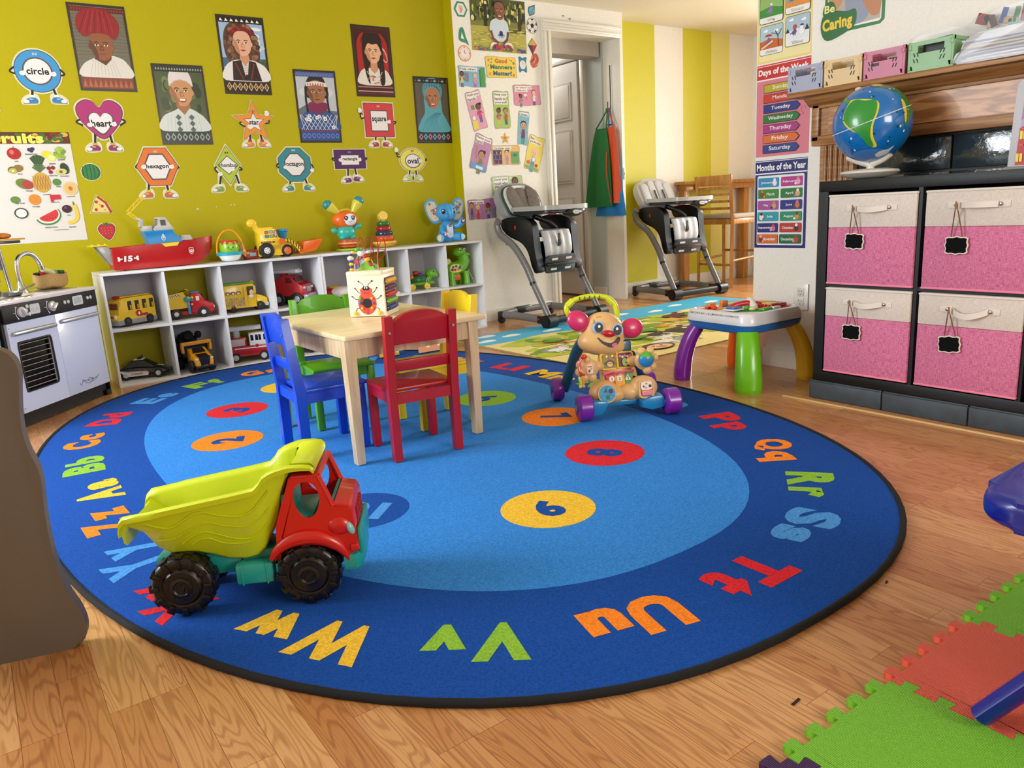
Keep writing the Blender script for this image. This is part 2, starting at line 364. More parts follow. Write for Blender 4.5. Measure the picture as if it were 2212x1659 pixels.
# smoke alarm
A = thing('smoke_alarm','small round cream smoke alarm under the ceiling near the doorway','smoke alarm',(4.05,4.10,2.229))
b = MB(mat('#d8d0a8',0.4)); b.lathe([(0.072,0),(0.072,-0.012),(0.066,-0.016)],32); b.build('base',A)
b = MB(mat('#dcd5b0',0.4)); b.lathe([(0.060,-0.016),(0.060,-0.034),(0.050,-0.046),(0.001,-0.048)],32); b.build('cover',A)
b = MB('#303030'); b.ell((-0.066,-0.02,-0.025),(0.01,0.01,0.008)); b.build('sensor',A)
# wall outlet
O = thing('wall_outlet','white double wall outlet right of the activity table','outlet',(3.078,2.056,0.342))
b = MB(mat('#e6e2da',0.35,0,0.2)); b.box((-0.003,0,0),(0.007,0.076,0.12),bev=0.002); b.build('cover_plate',O)
for z in (0.022,-0.022):
    b = MB(mat('#d4d0c8',0.35)); b.box((-0.0072,0,z),(0.003,0.034,0.038),bev=0.001)
    for y in (0.007,-0.007): b.box((-0.0088,y,z + 0.005),(0.001,0.002,0.008),mat('#222222'))
    b.ell((-0.0088,0,z - 0.010),(0.0008,0.0025,0.0025),mat('#222222')); b.build('socket',O)
# door light switch in the far white pillar
b = MB(mat('#e6e2da',0.35)); b.box((4.487,4.648,1.02),(0.018,0.008,0.09),bev=0.002); b.box((4.487,4.642,1.02),(0.006,0.008,0.02),bev=0.001)
tag(b.build('light_switch'),'white light switch on the narrow pillar left of the striped wall','light switch')
# ---------------------------------------------------------------- the oval alphabet rug
RC = (1.245,2.582); RA,RB,RN = 1.205,1.818,2.35
def oval(a,b,n=96,N=RN):
    out = []
    for i in range(n):
        t = 2 * pi * i / n; ct,st = cos(t),sin(t)
        out.append((RC[0] + a * math.copysign(abs(ct) ** (2 / N),ct),RC[1] + b * math.copysign(abs(st) ** (2 / N),st)))
    return out
def carpet(h): return mat(h,0.95,bump=(210,0.9,0.22),spec=0.15)
RUG = thing('alphabet_rug','large oval blue alphabet and number rug with a black bound edge','rug',(0,0,0.0))
b = MB(carpet('#16489a')); R = []
for da,z in ((0,0.0),(0.0,0.009),(0.008,0.011)): R.append([(x,y,z) for x,y in oval(RA - da,RB - da)])
b.rings(R,cap=(True,True)); pile = b.build('pile',RUG,smooth=30)
b = MB(mat('#0a0a0c',0.9,bump=(300,0.5))); b.tube([(x,y,0.0075) for x,y in oval(RA,RB)],0.0082,10,closed=True,up=(0,0,1)); b.build('binding',RUG)
P = Pic(Matrix.Identity(4),z=0.0113,step=0.0)
P.mt = lambda h: carpet(h) if isinstance(h,str) else h
CL = dict(y='#e8bc3a',g='#86b63a',o='#f08426',r='#d42a34',l='#4a92dc',b='#174a9c',lb='#3583d6')
P.poly(oval(0.84,1.455),CL['lb']); P.z = 0.0116
# letters: centres on the dark ring, tops towards the edge, clockwise from Aa on the left
LT = [('A','a',.22,2.66,'y'),('B','b',.22,3.00,'g'),('C','c',.26,3.35,'o'),('D','d',.40,3.67,'r'),('E','e',.64,3.94,'l'),('F','f',.91,4.09,'g'),
      ('G','g',1.22,4.15,'o'),('H','h',1.52,4.12,'y'),('I','i',1.79,4.00,'l'),('J','j',2.00,3.78,'g'),('K','k',2.14,3.47,'o'),('L','l',2.20,3.15,'r'),('M','m',2.22,2.82,'y'),
      ('N','n',2.24,2.50,'g'),('O','o',2.24,2.08,'l'),('P','p',2.17,1.73,'r'),('Q','q',2.02,1.42,'o'),('R','r',1.83,1.17,'g'),('S','s',1.58,1.02,'l'),('T','t',1.27,.955,'r'),
      ('U','u',.96,.99,'o'),('V','v',.67,1.13,'g'),('W','w',.42,1.38,'y'),('X','x',.235,1.735,'r'),('Y','y',.20,2.02,'l'),('Z','z',.20,2.35,'o')]
for U,l,x,y,c in LT:
    dx,dy = (x - RC[0]) / RA,(y - RC[1]) / RB
    nx,ny = math.copysign(abs(dx) ** (RN - 1),dx) / RA,math.copysign(abs(dy) ** (RN - 1),dy) / RB
    a = math.degrees(math.atan2(ny,nx)); r = radians(a - 90); ux,uy = cos(r),sin(r); vx,vy = -uy,ux
    hw = 0.052; wd = {'W': 1.5,'M': 1.35,'I': 0.5,'w': 1.5,'m': 1.5,'i': 0.6,'l': 0.6,'j': .7,'t': .8,'f': .8,'r': .8}
    wU = 0.112 * wd.get(U,1); wl = 0.090 * wd.get(l,1); tot = wU + wl + 0.012
    lowh = 0.126 if l in 'bdfhklt' else (0.118 if l in 'gpqyji' else 0.090); off = -0.03 if l in 'gpqyj' else 0
    cU = -tot / 2 + wU / 2; cl = tot / 2 - wl / 2
    P.text(U,x + ux * cU,y + uy * cU,0.132,CL[c],bold=0.058,w=wU,rot=a - 90)
    k = (lowh - 0.132) / 2 + off
    P.text(l,x + ux * cl + vx * k,y + uy * cl + vy * k,lowh,CL[c],bold=0.058,w=wl,rot=a - 90)
NM = [('2',.70,2.92,'o','b'),('3',.87,3.38,'r','b'),('4',1.20,3.66,'y','b'),('5',1.58,3.38,'l','b'),('6',1.745,2.70,'g','b'),('7',1.77,2.25,'o','b'),('8',1.61,1.79,'r','b'),('9',1.18,1.55,'y','b'),('10',.79,1.90,'b','l'),('1',.69,2.37,'g','b')]
for t,x,y,c,tc in NM:
    P.z = 0.0116
    P.ell(x,y,0.131,0.131,CL[c],n=40)
    a = math.degrees(math.atan2(y - RC[1],(x - RC[0]) * 1.6)) - 90; P.z = 0.0119
    P.text(t,x,y,0.120,CL[tc],bold=0.055,w=0.074 if len(t) == 1 else 0.135,rot=a)
P.build('woven_letters',pile)
del P
# ---------------------------------------------------------------- children's table and four chairs
BIRCH = wood_mat('birch','#ead6a8','#e2ca9a',(1,6,1),0.38,3.0,rings=2.0)
BIRCHV = wood_mat('birch_leg','#dcc39b','#c9ac84',(14,14,1.2),0.42,3.0,rings=2.0)
TB = thing('activity_table','low square natural birch play table in the middle of the rug','table',(1.203,2.605,0.0135),1.5)
b = MB(BIRCH); b.prism(rrect(-0.278,-0.352,0.278,0.352,0.012),0.420,0.437,bev=0.003); b.build('tabletop',TB)
lx0,lx1,ly0,ly1 = -0.256,0.222,-0.322,0.322
for x,y in ((lx0,ly0),(lx1,ly0),(lx1,ly1),(lx0,ly1)):
    b = MB(BIRCHV); b.box((x,y,0.21),(0.030,0.030,0.42),taper=(1.35,1.35),bev=0.002); b.build('leg',TB)
b = MB(BIRCHV)
b.box(((lx0 + lx1) / 2,ly0,0.388),(lx1 - lx0 - 0.03,0.018,0.062)); b.box(((lx0 + lx1) / 2,ly1,0.388),(lx1 - lx0 - 0.03,0.018,0.062))
b.box((lx0,0,0.388),(0.018,ly1 - ly0 - 0.03,0.062)); b.box((lx1,0,0.388),(0.018,ly1 - ly0 - 0.03,0.062)); b.build('apron',TB)
def chair(c1,label,x,y,rz,c2_=None):
    """kids' chair, front towards +y, origin at its floor centre"""
    t = thing('kids_chair',label,'chair',(x,y,0.0135),rz,'four coloured chairs round the birch table')
    m = paint(c1); W,Dp = 0.125,0.128
    for s in (-1,1):
        b = MB(m); X = s * (W - 0.014)
        pr = [(-Dp + 0.004,0),(-Dp + 0.038,0),(-Dp + 0.040,0.24),(-Dp + 0.012,0.490),(-Dp - 0.018,0.490),(-Dp + 0.006,0.23)]
        b.prism(pr,X - 0.014,X + 0.014,M=frame((0,0,0),(0,1,0),(0,0,1)),bev=0.002)
        pst = b.build('back_post',t)
        b = MB(mat('#9aa0a6',0.3,0.8)); b.cyl((X,-Dp - 0.0125,0.437),(X,-Dp - 0.0165,0.437),0.0042,n=12); b.build('screw',pst)
    for s in (-1,1):
        b = MB(m); b.box((s * (W - 0.016),Dp - 0.020,0.115),(0.027,0.030,0.230),bev=0.002); b.build('front_leg',t)
    b = MB(m); b.box((0,Dp - 0.022,0.212),(0.20,0.016,0.036)); b.box((0,-Dp + 0.02,0.212),(0.20,0.016,0.036))
    for s in (-1,1): b.box((s * (W - 0.014),0,0.212),(0.016,0.20,0.036))
    b.build('seat_frame',t)
    b = MB(m); b.prism(rrect(-W + 0.001,-Dp + 0.037,W - 0.001,Dp + 0.004,0.006),0.230,0.243,bev=0.003); b.build('seat',t)
    # arched top rail and lower slat follow the rake of the posts
    tp = [(-0.098,0.395),(0.098,0.395),(0.098,0.470)] + [(0.098 * cos(radians(q)) * 0.995,0.462 + 0.040 * sin(radians(q))) for q in range(10,171,16)] + [(-0.098,0.470)]
    rk = math.atan2(0.028,0.26)
    M = Matrix.Translation((0,-Dp + 0.026,0.24)) @ Matrix.Rotation(rk,4,'X') @ Matrix.Translation((0,0,-0.24)) @ XZF
    b = MB(m); b.prism(tp,-0.008,0.008,M=M,bev=0.002); b.build('top_rail',t)
    b = MB(m); b.box((0,0.322,0),(0.196,0.036,0.014),M=M,bev=0.002); b.build('back_slat',t)
    return t
chair('#b00d1c','red wooden child chair with its arched back to the camera',1.187,2.305,-7)
chair('#0a48d0','bright blue wooden child chair at the left side of the birch table',0.955,2.565,-93)
chair('#55a50e','lime green wooden child chair behind the birch table',1.142,2.865,173)
chair('#f2cf12','yellow wooden child chair at the right end of the birch table',1.425,2.562,86)

# ---------------------------------------------------------------- bead maze cube
NAT = wood_mat('pale_ply','#efe2c4','#e6d5b2',(5,5,1.5),0.4,3.0,rings=1.5)
CB = thing('activity_cube','wooden busy cube with ladybug face and looping bead maze on table','activity cube',(1.236,2.652,0.4507),-45)
S = 0.072; H0 = 0.168
b = MB(NAT); b.box((0,0,0.085),(2 * S - 0.004,2 * S - 0.004,0.166),bev=0.003); b.build('body',CB)
b = MB(NAT); b.prism(rrect(-S,-S,S,S,0.01),0.152,0.170,bev=0.004); b.build('top_panel',CB)
def face_m(y=-S - 0.0004): return frame((0,y,0),(1,0,0),(0,0,1))
P = Pic(frame((0,-S + 0.0018,0),(1,0,0),(0,0,1)),z=0.0004)
P.sheet(rrect(-S + .003,0.004,S - .003,0.150,0.004),'#f1e6cc')
LR = '#e2503a'
P.ell(0.002,0.052,0.036,0.043,LR,n=36); P.ell(0.002,0.098,0.024,0.014,LR,n=24)
for s in (-1,1):
    P.line([(s * .008 + .002,.108),(s * .010 + .002,.122),(s * .024 + .002,.132)],.0018,'#1b1b1b'); P.ell(s * .026 + .002,.133,.0034,.0034,'#1b1b1b')
    for (x0,y0,x1,y1,x2,y2) in ((.020,.088,.032,.094,.042,.108),(.034,.066,.044,.068,.056,.078),(.030,.034,.040,.034,.048,.020)):
        P.line([(s * x0 + .002,y0),(s * x1 + .002,y1),(s * x2 + .002,y2)],.0022,'#1b1b1b'); P.ell(s * x2 + .002,y2,.0028,.0028,'#1b1b1b')
    P.ell(s * .006 + .002,.107,.0068,.0078,'#141414'); P.ell(s * .0045 + .002,.109,.0026,.003,'#ffffff')
P.line([(-.012,.094),(-.004,.089),(.008,.089),(.016,.094)],.0015,'#7a1b14'); P.line([(.002,.010),(.002,.050)],.0018,'#1b1b1b'); P.ell(.002,.052,.0165,.0175,'#151515',n=28)
P.build('ladybug_panel',CB)
for (x,z,c,r) in ((-.022,.070,'#5fae38',.0065),(.022,.070,'#e8c63a',.005),(-.024,.054,'#2a6fb0',.0065),(.026,.052,'#7b4bb0',.005),(-.018,.034,'#f0c030',.0055),(.020,.034,'#f0c030',.0055),(-.046,.016,'#f3cf2c',.008),(.048,.016,'#f3cf2c',.008)):
    b = MB(c); b.ell((x,-S - r * .5,z),(r,r * .8,r),n=14,k=8); b.build('peg',CB)
# abacus side (+x): five rods of beads in a recess
b = MB(mat('#3a2a1c',0.6)); b.box((S - 0.0015,0,0.078),(0.004,2 * S - .03,0.128)); b.build('abacus_recess',CB)
b = MB(NAT); b.box((S - .001,0,0.0095),(0.006,2 * S - .006,0.016)); b.build('abacus_sill',CB)
for i,c in enumerate(('#1d3f94','#7dba2c','#c81f2a','#5a1c50','#e6a91e')):
    z = 0.030 + i * 0.0245; b = MB(mat('#e8e8e8',.3)); b.cyl((S + .004,-S + .012,z),(S + .004,S - .012,z),.0016,n=8); rod = b.build('abacus_rod',CB)
    b = MB(c)
    for k in range(10): y = -S + .026 + k * .0098; b.lathe([(.004,-.0045),(.0088,-.002),(.0088,.002),(.004,.0045)],12,M=T(S + .004,y,z) @ RX(90))
    b.build('bead_row',rod)
# maze on top
RW = pl('#a8222a'); loop = []
for i in range(49):
    t = i / 48; a = t * 2 * pi * 3.5 - pi / 2
    loop.append((-.045 + .098 * t + .012 * cos(a * 1),.010 + .018 * cos(a),.248 + .042 * sin(a) * (1 if 0.03 < t < .99 else 1)))
loop = [(-.048,.02,.17)] * 0 + [tuple(p) for p in loop]
loop.append((.040,-.02,.171))
b = MB(RW); b.tube([(.048,-.040,.168),(.046,-.035,.22)] + [tuple(p) for p in reversed(loop)][1:] + [(-.05,.02,.22),(-.052,.03,.169)],.0021,8); b.build('red_wire',CB)
b = MB(pl('#7fb4c8')); b.tube(catmull([(-.052,-.052,.168),(-.052,-.050,.215),(-.046,-.046,.236),(-.02,-.02,.243),(.02,.02,.243),(.048,.048,.236),(.054,.054,.215),(.054,.054,.168)],6),.0021,8); b.build('blue_wire',CB)
b = MB(pl('#d9d2c0')); b.tube(catmull([(-.052,-.02,.168),(-.045,-.03,.20),(-.02,-.035,.232),(.0,-.03,.20),(.012,-.02,.215),(.02,-.01,.17)],5),.002,8); b.build('white_wire',CB)
for (p,r,c) in (((-.052,-.052,.176),.009,'#f0b82a'),((-.052,-.052,.186),.0075,'#27468f'),((-.052,-.052,.196),.009,'#f2d03a'),((-.052,-.052,.206),.008,'#27468f'),((-.053,-.051,.217),.0125,'#e9e4d6'),((-.052,-.049,.229),.007,'#27468f'),
                  ((-.045,-.042,.238),.009,'#f2c42c'),((-.030,-.03,.246),.013,'#59a83c'),((-.018,-.035,.232),.014,'#e8e6de'),((-.002,-.03,.222),.012,'#b9202b'),((.003,-.03,.210),.012,'#e2b422'),((.010,-.022,.214),.010,'#8d1f28'),
                  ((-.040,-.040,.203),.010,'#e2657a'),((.012,-.02,.190),.010,'#b23c32'),((.018,-.012,.180),.008,'#2a4690'),((.008,-.028,.236),.008,'#d8dfc0')):
    b = MB(c); b.ell(p,(r,r,r * .72),n=14,k=8,rot=Euler((random.uniform(-.4,.4),random.uniform(-.4,.4),0)).to_matrix().to_4x4()); b.build('maze_bead',CB)
b = MB(pl('#83c440')); b.prism([(x,y) for x,y in arc(0,0,.030,0,180,14)],-.003,.003,M=T(-.005,-.02,.169) @ RX(90)); b.prism([(x,y) for x,y in arc(0,0,.024,0,180,14)],-.003,.003,M=T(.012,.0,.169) @ RZ(30) @ RX(90)); b.build('green_gear',CB)
# ---------------------------------------------------------------- big dump truck (x = forward, origin midway below)
RUGZ = 0.0122
TK = thing('toy_dump_truck','large toy dump truck with lime bed and red cab on the rug','toy truck',(0.387,1.646,RUGZ),-29.9)
ox = -0.103                                    # local x of the rear axle
W2 = 0.094
def lerp(a,b,t): return a + (b - a) * t
ST = [(-.112,.192,.163,.076),(-.107,.212,.196,.078),(-.097,.2225,.206,.080),(-.07,.226,.190,.081),(-.045,.229,.162,.083),(-.02,.234,.149,.084),(.03,.241,.147,.084),(.065,.246,.137,.084),(.095,.250,.125,.084),(.13,.255,.121,.084),(.155,.259,.126,.084),
      (.172,.262,.142,.084),(.184,.270,.156,.084),(.193,.283,.170,.085),(.207,.292,.196,.086),(.222,.297,.232,.087),(.238,.301,.272,.088),(.250,.303,.292,.089),(.275,.302,.2935,.089),(.292,.299,.292,.088),(.299,.292,.284,.087)]
ST = [(x,zr + (.010 if x < .18 else .013),zb + (-.006 if x < -.06 else -.020 if x < .18 else -.010 if x < .21 else .010),w) for x,zr,zb,w in ST]
rings = []
for x,zr,zb,w in ST:
    dz = max(zr - zb,0.004); t = min(0.010,dz * 0.5 + 0.002); lp = min(.016,dz)
    wb = w - 0.022 * min(1,dz / 0.08); o = w - .008
    sec = [(-wb + .012,zb),(-wb,zb + min(.010,dz * .3)),(-o,zr - lp),(-w - .008,zr - lp * 0.9),(-w - .010,zr - .003),(-w - .004,zr + .002),(-w + .004,zr),(-o + .008,zr - lp * 0.6),(-wb + .006,zb + t + .006),(-wb + .018,zb + t)]
    sec = sec + [(-y,z) for y,z in reversed(sec)]
    rings.append([(x + ox,y,z) for y,z in sec])
LIMEP = mat('#c6d512',0.33,0,0.2)
b = MB(LIMEP); b.rings(rings); bed = b.build('dump_bed',TK,smooth=60)
def side_y(x,z):
    for i in range(len(ST) - 1):
        if ST[i][0] <= x <= ST[i + 1][0]:
            t = (x - ST[i][0]) / (ST[i + 1][0] - ST[i][0]); zr,zb,w = (lerp(ST[i][k],ST[i + 1][k],t) for k in (1,2,3)); break
    wb = w - 0.022; u = min(max((z - zb - .008) / max(zr - .016 - zb - .008,.01),0),1); return lerp(wb,w - .008,u)
waves = [([(-.078,.206),(-.06,.209),(-.04,.202),(-.015,.196),(.01,.206),(.035,.222),(.06,.226),(.09,.216),(.13,.209),(.16,.219),(.180,.240),(.2,.262)],.0022),
         ([(-.045,.168),(-.01,.170),(.02,.184),(.045,.197),(.07,.200),(.10,.190),(.14,.184),(.17,.196),(.196,.222)],.0014),
         ([(.005,.155),(.03,.172),(.055,.180),(.08,.172),(.12,.157),(.155,.158),(.19,.188)],.0014),([(.025,.152),(.045,.163),(.065,.163),(.09,.150),(.13,.145),(.165,.152)],.0014)]
for s in (-1,1):
    b = MB(LIMEP)
    for pts,r in waves: b.tube([(p.x + ox,s * (side_y(p.x,p.y) + .0012),p.y) for p in catmull([(x,z,0) for x,z in pts],5)],r,6)
    b.build('wave_relief',TK)
# cab sides as keyhole outlines with a round window
REDP = mat('#c81408',0.3,0,0.3); TEAL = pl('#1c9a90',0.35)
arch = [(.268 + .081 * cos(radians(q)),.066 + .081 * sin(radians(q))) for q in range(22,150,12)]
out_ = [(.200,.098),(.206,.18),(.222,.225),(.2405,.272),(.2465,.285),(.300,.286),(.3075,.280),(.325,.222),(.330,.216),(.360,.211),(.367,.197),(.368,.135),(.362,.108),(.350,.100)] + arch + [(.190 + .004,.098)]
win = [(.276 + .027 * cos(radians(q)) * (1 + .10 * sin(radians(q))),.235 + .041 * sin(radians(q))) for q in range(90,451,20)]
def keyhole():
    i = 5; o = [(x,z) for x,z in out_]
    return o[:i] + [(.276,.2855)] + win + [(.2762,.2855)] + o[i:]
for s in (-1,1):
    b = MB(REDP); y0,y1 = (-.084,-.078) if s < 0 else (.078,.084)
    b.prism([(x + ox,z) for x,z in keyhole()],-y1,-y0,M=XZF); b.build('cab_side',TK)
    # fender bulge following the arch
    b = MB(REDP); A_ = [(.266 + .089 * cos(radians(q)),.066 + .087 * sin(radians(q))) for q in range(16,160,8)]
    b.tube([(x + ox,s * .0815,z) for x,z in A_],[.004 + .0145 * sin(pi * (i + .5) / len(A_)) for i in range(len(A_))],10,flat=1.0)
    b.ell((.338 + ox,s * .078,.170),(.026,.015,.022)); b.build('fender',TK)
    b = MB(pl('#7fc4c0',.2)); b.ell((.360 + ox,s * .083,.164),(.008,.009,.016),rot=RY(-20)); b.build('headlight',TK)
    b = MB(REDP); b.box((.366 + ox,s * .084,.120),(.018,.014,.018),bev=.004); b.build('bumper_lug',TK)
b = MB(REDP); b.box((.277 + ox,0,.285),(.058,.165,.009),bev=.003); b.build('cab_roof',TK)
b = MB(REDP); b.prism([(x + ox,z) for x,z in ((.200,.10),(.206,.10),(.212,.18),(.228,.225),(.249,.284),(.243,.284),(.222,.225),(.206,.18))],-.077,.077,M=XZF); b.build('cab_back',TK)
hp = [(.328,.108),(.328,.218),(.332,.222),(.362,.215),(.369,.201),(.373,.125),(.366,.108)]
b = MB(REDP); b.prism([(x + ox,z) for x,z in hp],-.080,.080,M=XZF,bev=.003); b.build('hood',TK)
b = MB(mat('#9c1010',.35)); 
for i in range(5): b.box((.3725 + ox - i * .001,0,.135 + i * .014),(.006,.105 - i * .004,.007),bev=.001)
for i in range(5): b.box((.3715 + ox,-.04 + i * .02,.163),(.006,.005,.066),bev=.001)
b.build('grille',TK)
for s in (-1,1):
    b = MB(REDP); b.cyl((.304 + ox,s * .079,.286),(.328 + ox,s * .079,.216),.0065,n=8); b.build('windshield_post',TK)
b = MB(REDP); b.cyl((.305 + ox,-.079,.285),(.305 + ox,.079,.285),.0065,n=8); b.build('windshield_header',TK)
b = MB(TEAL); b.box((.265 + ox,0,.165),(.11,.150,.012)); b.box((.228 + ox,0,.205),(.02,.13,.08),bev=.005); b.box((.258 + ox,0,.184),(.05,.13,.02),bev=.004)
b.box((.325 + ox,0,.215),(.006,.150,.012)); b.build('cab_interior',TK)
b = MB(mat('#1a2c30',.4)); b.tube([(.300 + ox + .006 * cos(q * pi / 8) ,-.035 + .016 * sin(q * pi / 8),.222 + .014 * cos(q * pi / 8)) for q in range(16)],.002,6,closed=True); b.cyl((.30 + ox,-.035,.222),(.325 + ox,-.035,.20),.003,n=8); b.build('steering_wheel',TK)
b = MB(TEAL); b.box((.150 + ox,0,.092),(.43,.085,.05),bev=.006); b.build('chassis',TK)
b = MB(TEAL)
bp = [(.340,-.086),(.366,-.088),(.378,-.070),(.380,0),(.378,.070),(.366,.088),(.340,.086)]
b.prism([(x + ox,y) for x,y in bp],.068,.104,bev=.004); b.box((.377 + ox,0,.128),(.010,.150,.060),bev=.004); b.build('front_bumper',TK)
for s in (-1,1):
    b = MB(TEAL); b.box((.148 + ox,s * .062,.076),(.080,.034,.046),bev=.006,M=None)
    for q in (.122,.174): b.box((q + ox,s * .0625,.076),(.004,.036,.048),bev=.001)
    b.build('side_tank',TK)
    b = MB(TEAL); b.box((.199 + ox,s * .078,.084),(.008,.010,.05),bev=.002); b.build('step',TK)
TYRE = mat('#0d0907',0.36,0,0.1)
def wheel(x,s):
    b = MB(TYRE); pr = [(.020,.004),(.026,-.002),(.040,-.002),(.046,.004),(.060,.000),(.068,.003),(.0725,.010),(.0725,.040),(.066,.048),(.02,.048)]
    b.lathe([(r,-z) for r,z in pr],36,M=T(x + ox,s * .095,.0687) @ RX(-90 * s) @ SX(.91,.91,1)); 
    for i in range(12):
        a = i * 30
        for q,yy in ((0,.013),(15,.034)):
            b.box((.0725,0,0),(.006,.018,.019),M=T(x + ox,s * (.095 - yy),.0687) @ SX(.91,1,.91) @ RY(a + q) ,taper=(1,1)) if 0 else b.box((0,0,.0722),(.019,.020,.006),M=T(x + ox,s * (.095 - yy),.0687) @ SX(.91,1,.91) @ RY(a + q),bev=.0015)
        b.box((0,0,.060),(.012,.004,.018),M=T(x + ox,s * .0955,.0687) @ SX(.91,1,.91) @ RY(a),bev=.001)
    w_ = b.build('wheel',TK); 
    b = MB(TYRE); b.lathe([(.026,0),(.026,.004),(.018,.006),(.015,.003),(.010,.003),(.008,.006),(.001,.006)],28,M=T(x + ox,s * .095,.0687) @ RX(-90 * s) @ SX(.91,.91,1)); b.build('hub',w_)
for x in (0.0,0.264):
    for s in (-1,1): wheel(x,s)

# ---------------------------------------------------------------- puppy push walker (faces -y locally)
WK = thing('puppy_push_walker','tan puppy baby walker with pink ears and purple wheels on rug edge','toy walker',(1.937,2.035,RUGZ),-26)
TAN = mat('#e6b878',0.38,0,0.1); PINK = pl('#d42c66'); PUR = pl('#7c1fa0'); BLUP = pl('#2486bd'); YG = pl('#cfdc18')
def wh(x,y,name='wheel',ww=.054,r=.050):
    s = 1 if x > 0 else -1
    b = MB(PUR); b.lathe([(.012,-ww / 2),(.034,-ww / 2 - .002),(.044,-ww / 2),(r,-ww / 2 + .006),(r,ww / 2 - .006),(.044,ww / 2),(.036,ww / 2 + .002),(.012,ww / 2)],32,M=T(x,y,r) @ RY(90)); w_ = b.build(name,WK)
    b = MB(BLUP); b.lathe([(.013,-ww / 2 - .006),(.013,ww / 2 + .006)],20,M=T(x,y,r) @ RY(90)); b.build('hub',w_)
wh(-.150,0.02); wh(.188,0.0); wh(-.178,.36,ww=.045,r=.048); wh(.215,.34,ww=.045,r=.048)
b = MB(BLUP); b.box((.02,.055,.050),(.20,.030,.022),bev=.006); b.prism([(-.135,.062),(-.130,.020),(-.085,.024),(-.062,.060),(-.07,.075),(-.12,.078)],-.035,.030,M=T(0,.02,0) @ XZF,bev=.008); b.prism([(.165,.064),(.160,.030),(.110,.022),(.072,.034),(.068,.060),(.10,.075),(.15,.078)],-.035,.030,M=T(0,.02,0) @ XZF,bev=.008); b.build('front_axle',WK)
DKB = pl('#0e4a66')
for s,x in ((-1,-.150),(1,.19)):
    b = MB(DKB); b.tube([(p.x,p.y,p.z) for p in catmull([(x * (.75 if s < 0 else .45),.16,.28 if s < 0 else .20),(x * (.85 if s < 0 else .65),.22,.22 if s < 0 else .17),(x * (.93 if s < 0 else .85),.29,.13),(x * 1.0,.34,.055)],6)],.017,10,flat=1.6); b.build('side_rail',WK)
b = MB(DKB); b.box((.02,.13,.16),(.10,.05,.24),bev=.012,M=None); b.box((-.03,.16,.27),(.12,.03,.04),bev=.01); b.build('back_frame',WK)
# torso, leaning back a little
b = MB(TAN); LM = T(0,.078,.040) @ RX(-17)
def bodyring(z,hw,hd): return [(hw * cos(q * pi / 12),hd * sin(q * pi / 12),z) for q in range(24)]
b.rings([bodyring(*q) for q in ((0.0,.030,.018),(.012,.050,.028),(.05,.066,.034),(.09,.068,.036),(.125,.064,.035),(.160,.068,.033),(.195,.066,.030),(.215,.045,.022))],M=LM @ T(.004,0,0)); b.build('torso',WK,sub=1)
FR = LM @ T(.004,-.0365,0) @ XZF
P = Pic(FR,step=.0003,z=.0)
P.sheet(rrect(-.066,.130,.066,.196,.010),'#f2c92a',.010); P.z = .001
P.poly(rrect(-.060,.136,-.004,.190,.008),'#8c8a2c'); P.poly(rrect(.004,.136,.060,.190,.008),'#6b1f4a')
P.ell(-.030,.153,.017,.015,'#6a3a22'); P.ell(-.030,.150,.012,.010,'#f0c08a'); P.ell(-.046,.155,.006,.006,'#6a3a22'); P.ell(-.014,.155,.006,.006,'#6a3a22')
for x in (-.034,-.026): P.ell(x,.153,.0018,.0022,'#201510')
for i in range(5): P.ell(-.052 + i * .011,.178 + .003 * (i % 2),.005,.005,('#d85a7c','#efe07a')[i % 2]); P.ell(.012 + i * .010,.178 - .003 * (i % 2),.005,.005,('#e07ab0','#f2e0a0')[i % 2])
P.ell(.030,.154,.013,.016,'#9cc44a'); P.ell(.034,.150,.004,.005,'#4a2a20'); P.line([(.020,.143),(.030,.148),(.044,.143)],.002,'#f4e6c0')
P.build('story_panel',WK)
b = MB('#f2c92a'); b.cyl((0,-.004,.130),(0,-.004,.2),.004,n=8,M=LM @ T(.004,-.0365,0)); b.build('panel_spine',WK)
for (pts,c,t,tx) in (([(-.056,.112),(-.020,.118),(-.016,.058),(-.034,.070),(-.050,.090)],'#d42a20','1',-.030),([(-.019,.116),(.021,.116),(.021,.056),(-.015,.056)],'#eda81c','2',.001),([(.022,.118),(.058,.114),(.050,.088),(.036,.070),(.022,.060)],'#4a9e2a','3',.034)):
    P = Pic(FR,step=.0003,z=.0); P.sheet(pts,c,.008); P.z = .004; P.b.prism(pts,0,.004,P.mt(c)); P.z = .0045
    if t == '1': P.ell(tx,.093,.011,.011,'#f4efe6')
    elif t == '2': P.rect(tx - .010,.083,tx + .010,.103,'#f4efe6')
    else: P.poly([(tx - .012,.084),(tx + .012,.084),(tx,.106)],'#f4efe6')
    P.text(t,tx,.092,.012,'#222222',bold=.02); P.build('number_key',WK)
P = Pic(FR,step=.0003,z=.004); P.sheet([(-.062,.122),(.062,.122),(.062,.112),(.050,.106),(.036,.112),(.022,.102),(.004,.112),(-.008,.102),(-.026,.112),(-.044,.106),(-.062,.113)],'#e0567e',.008); P.build('pink_trim',WK)
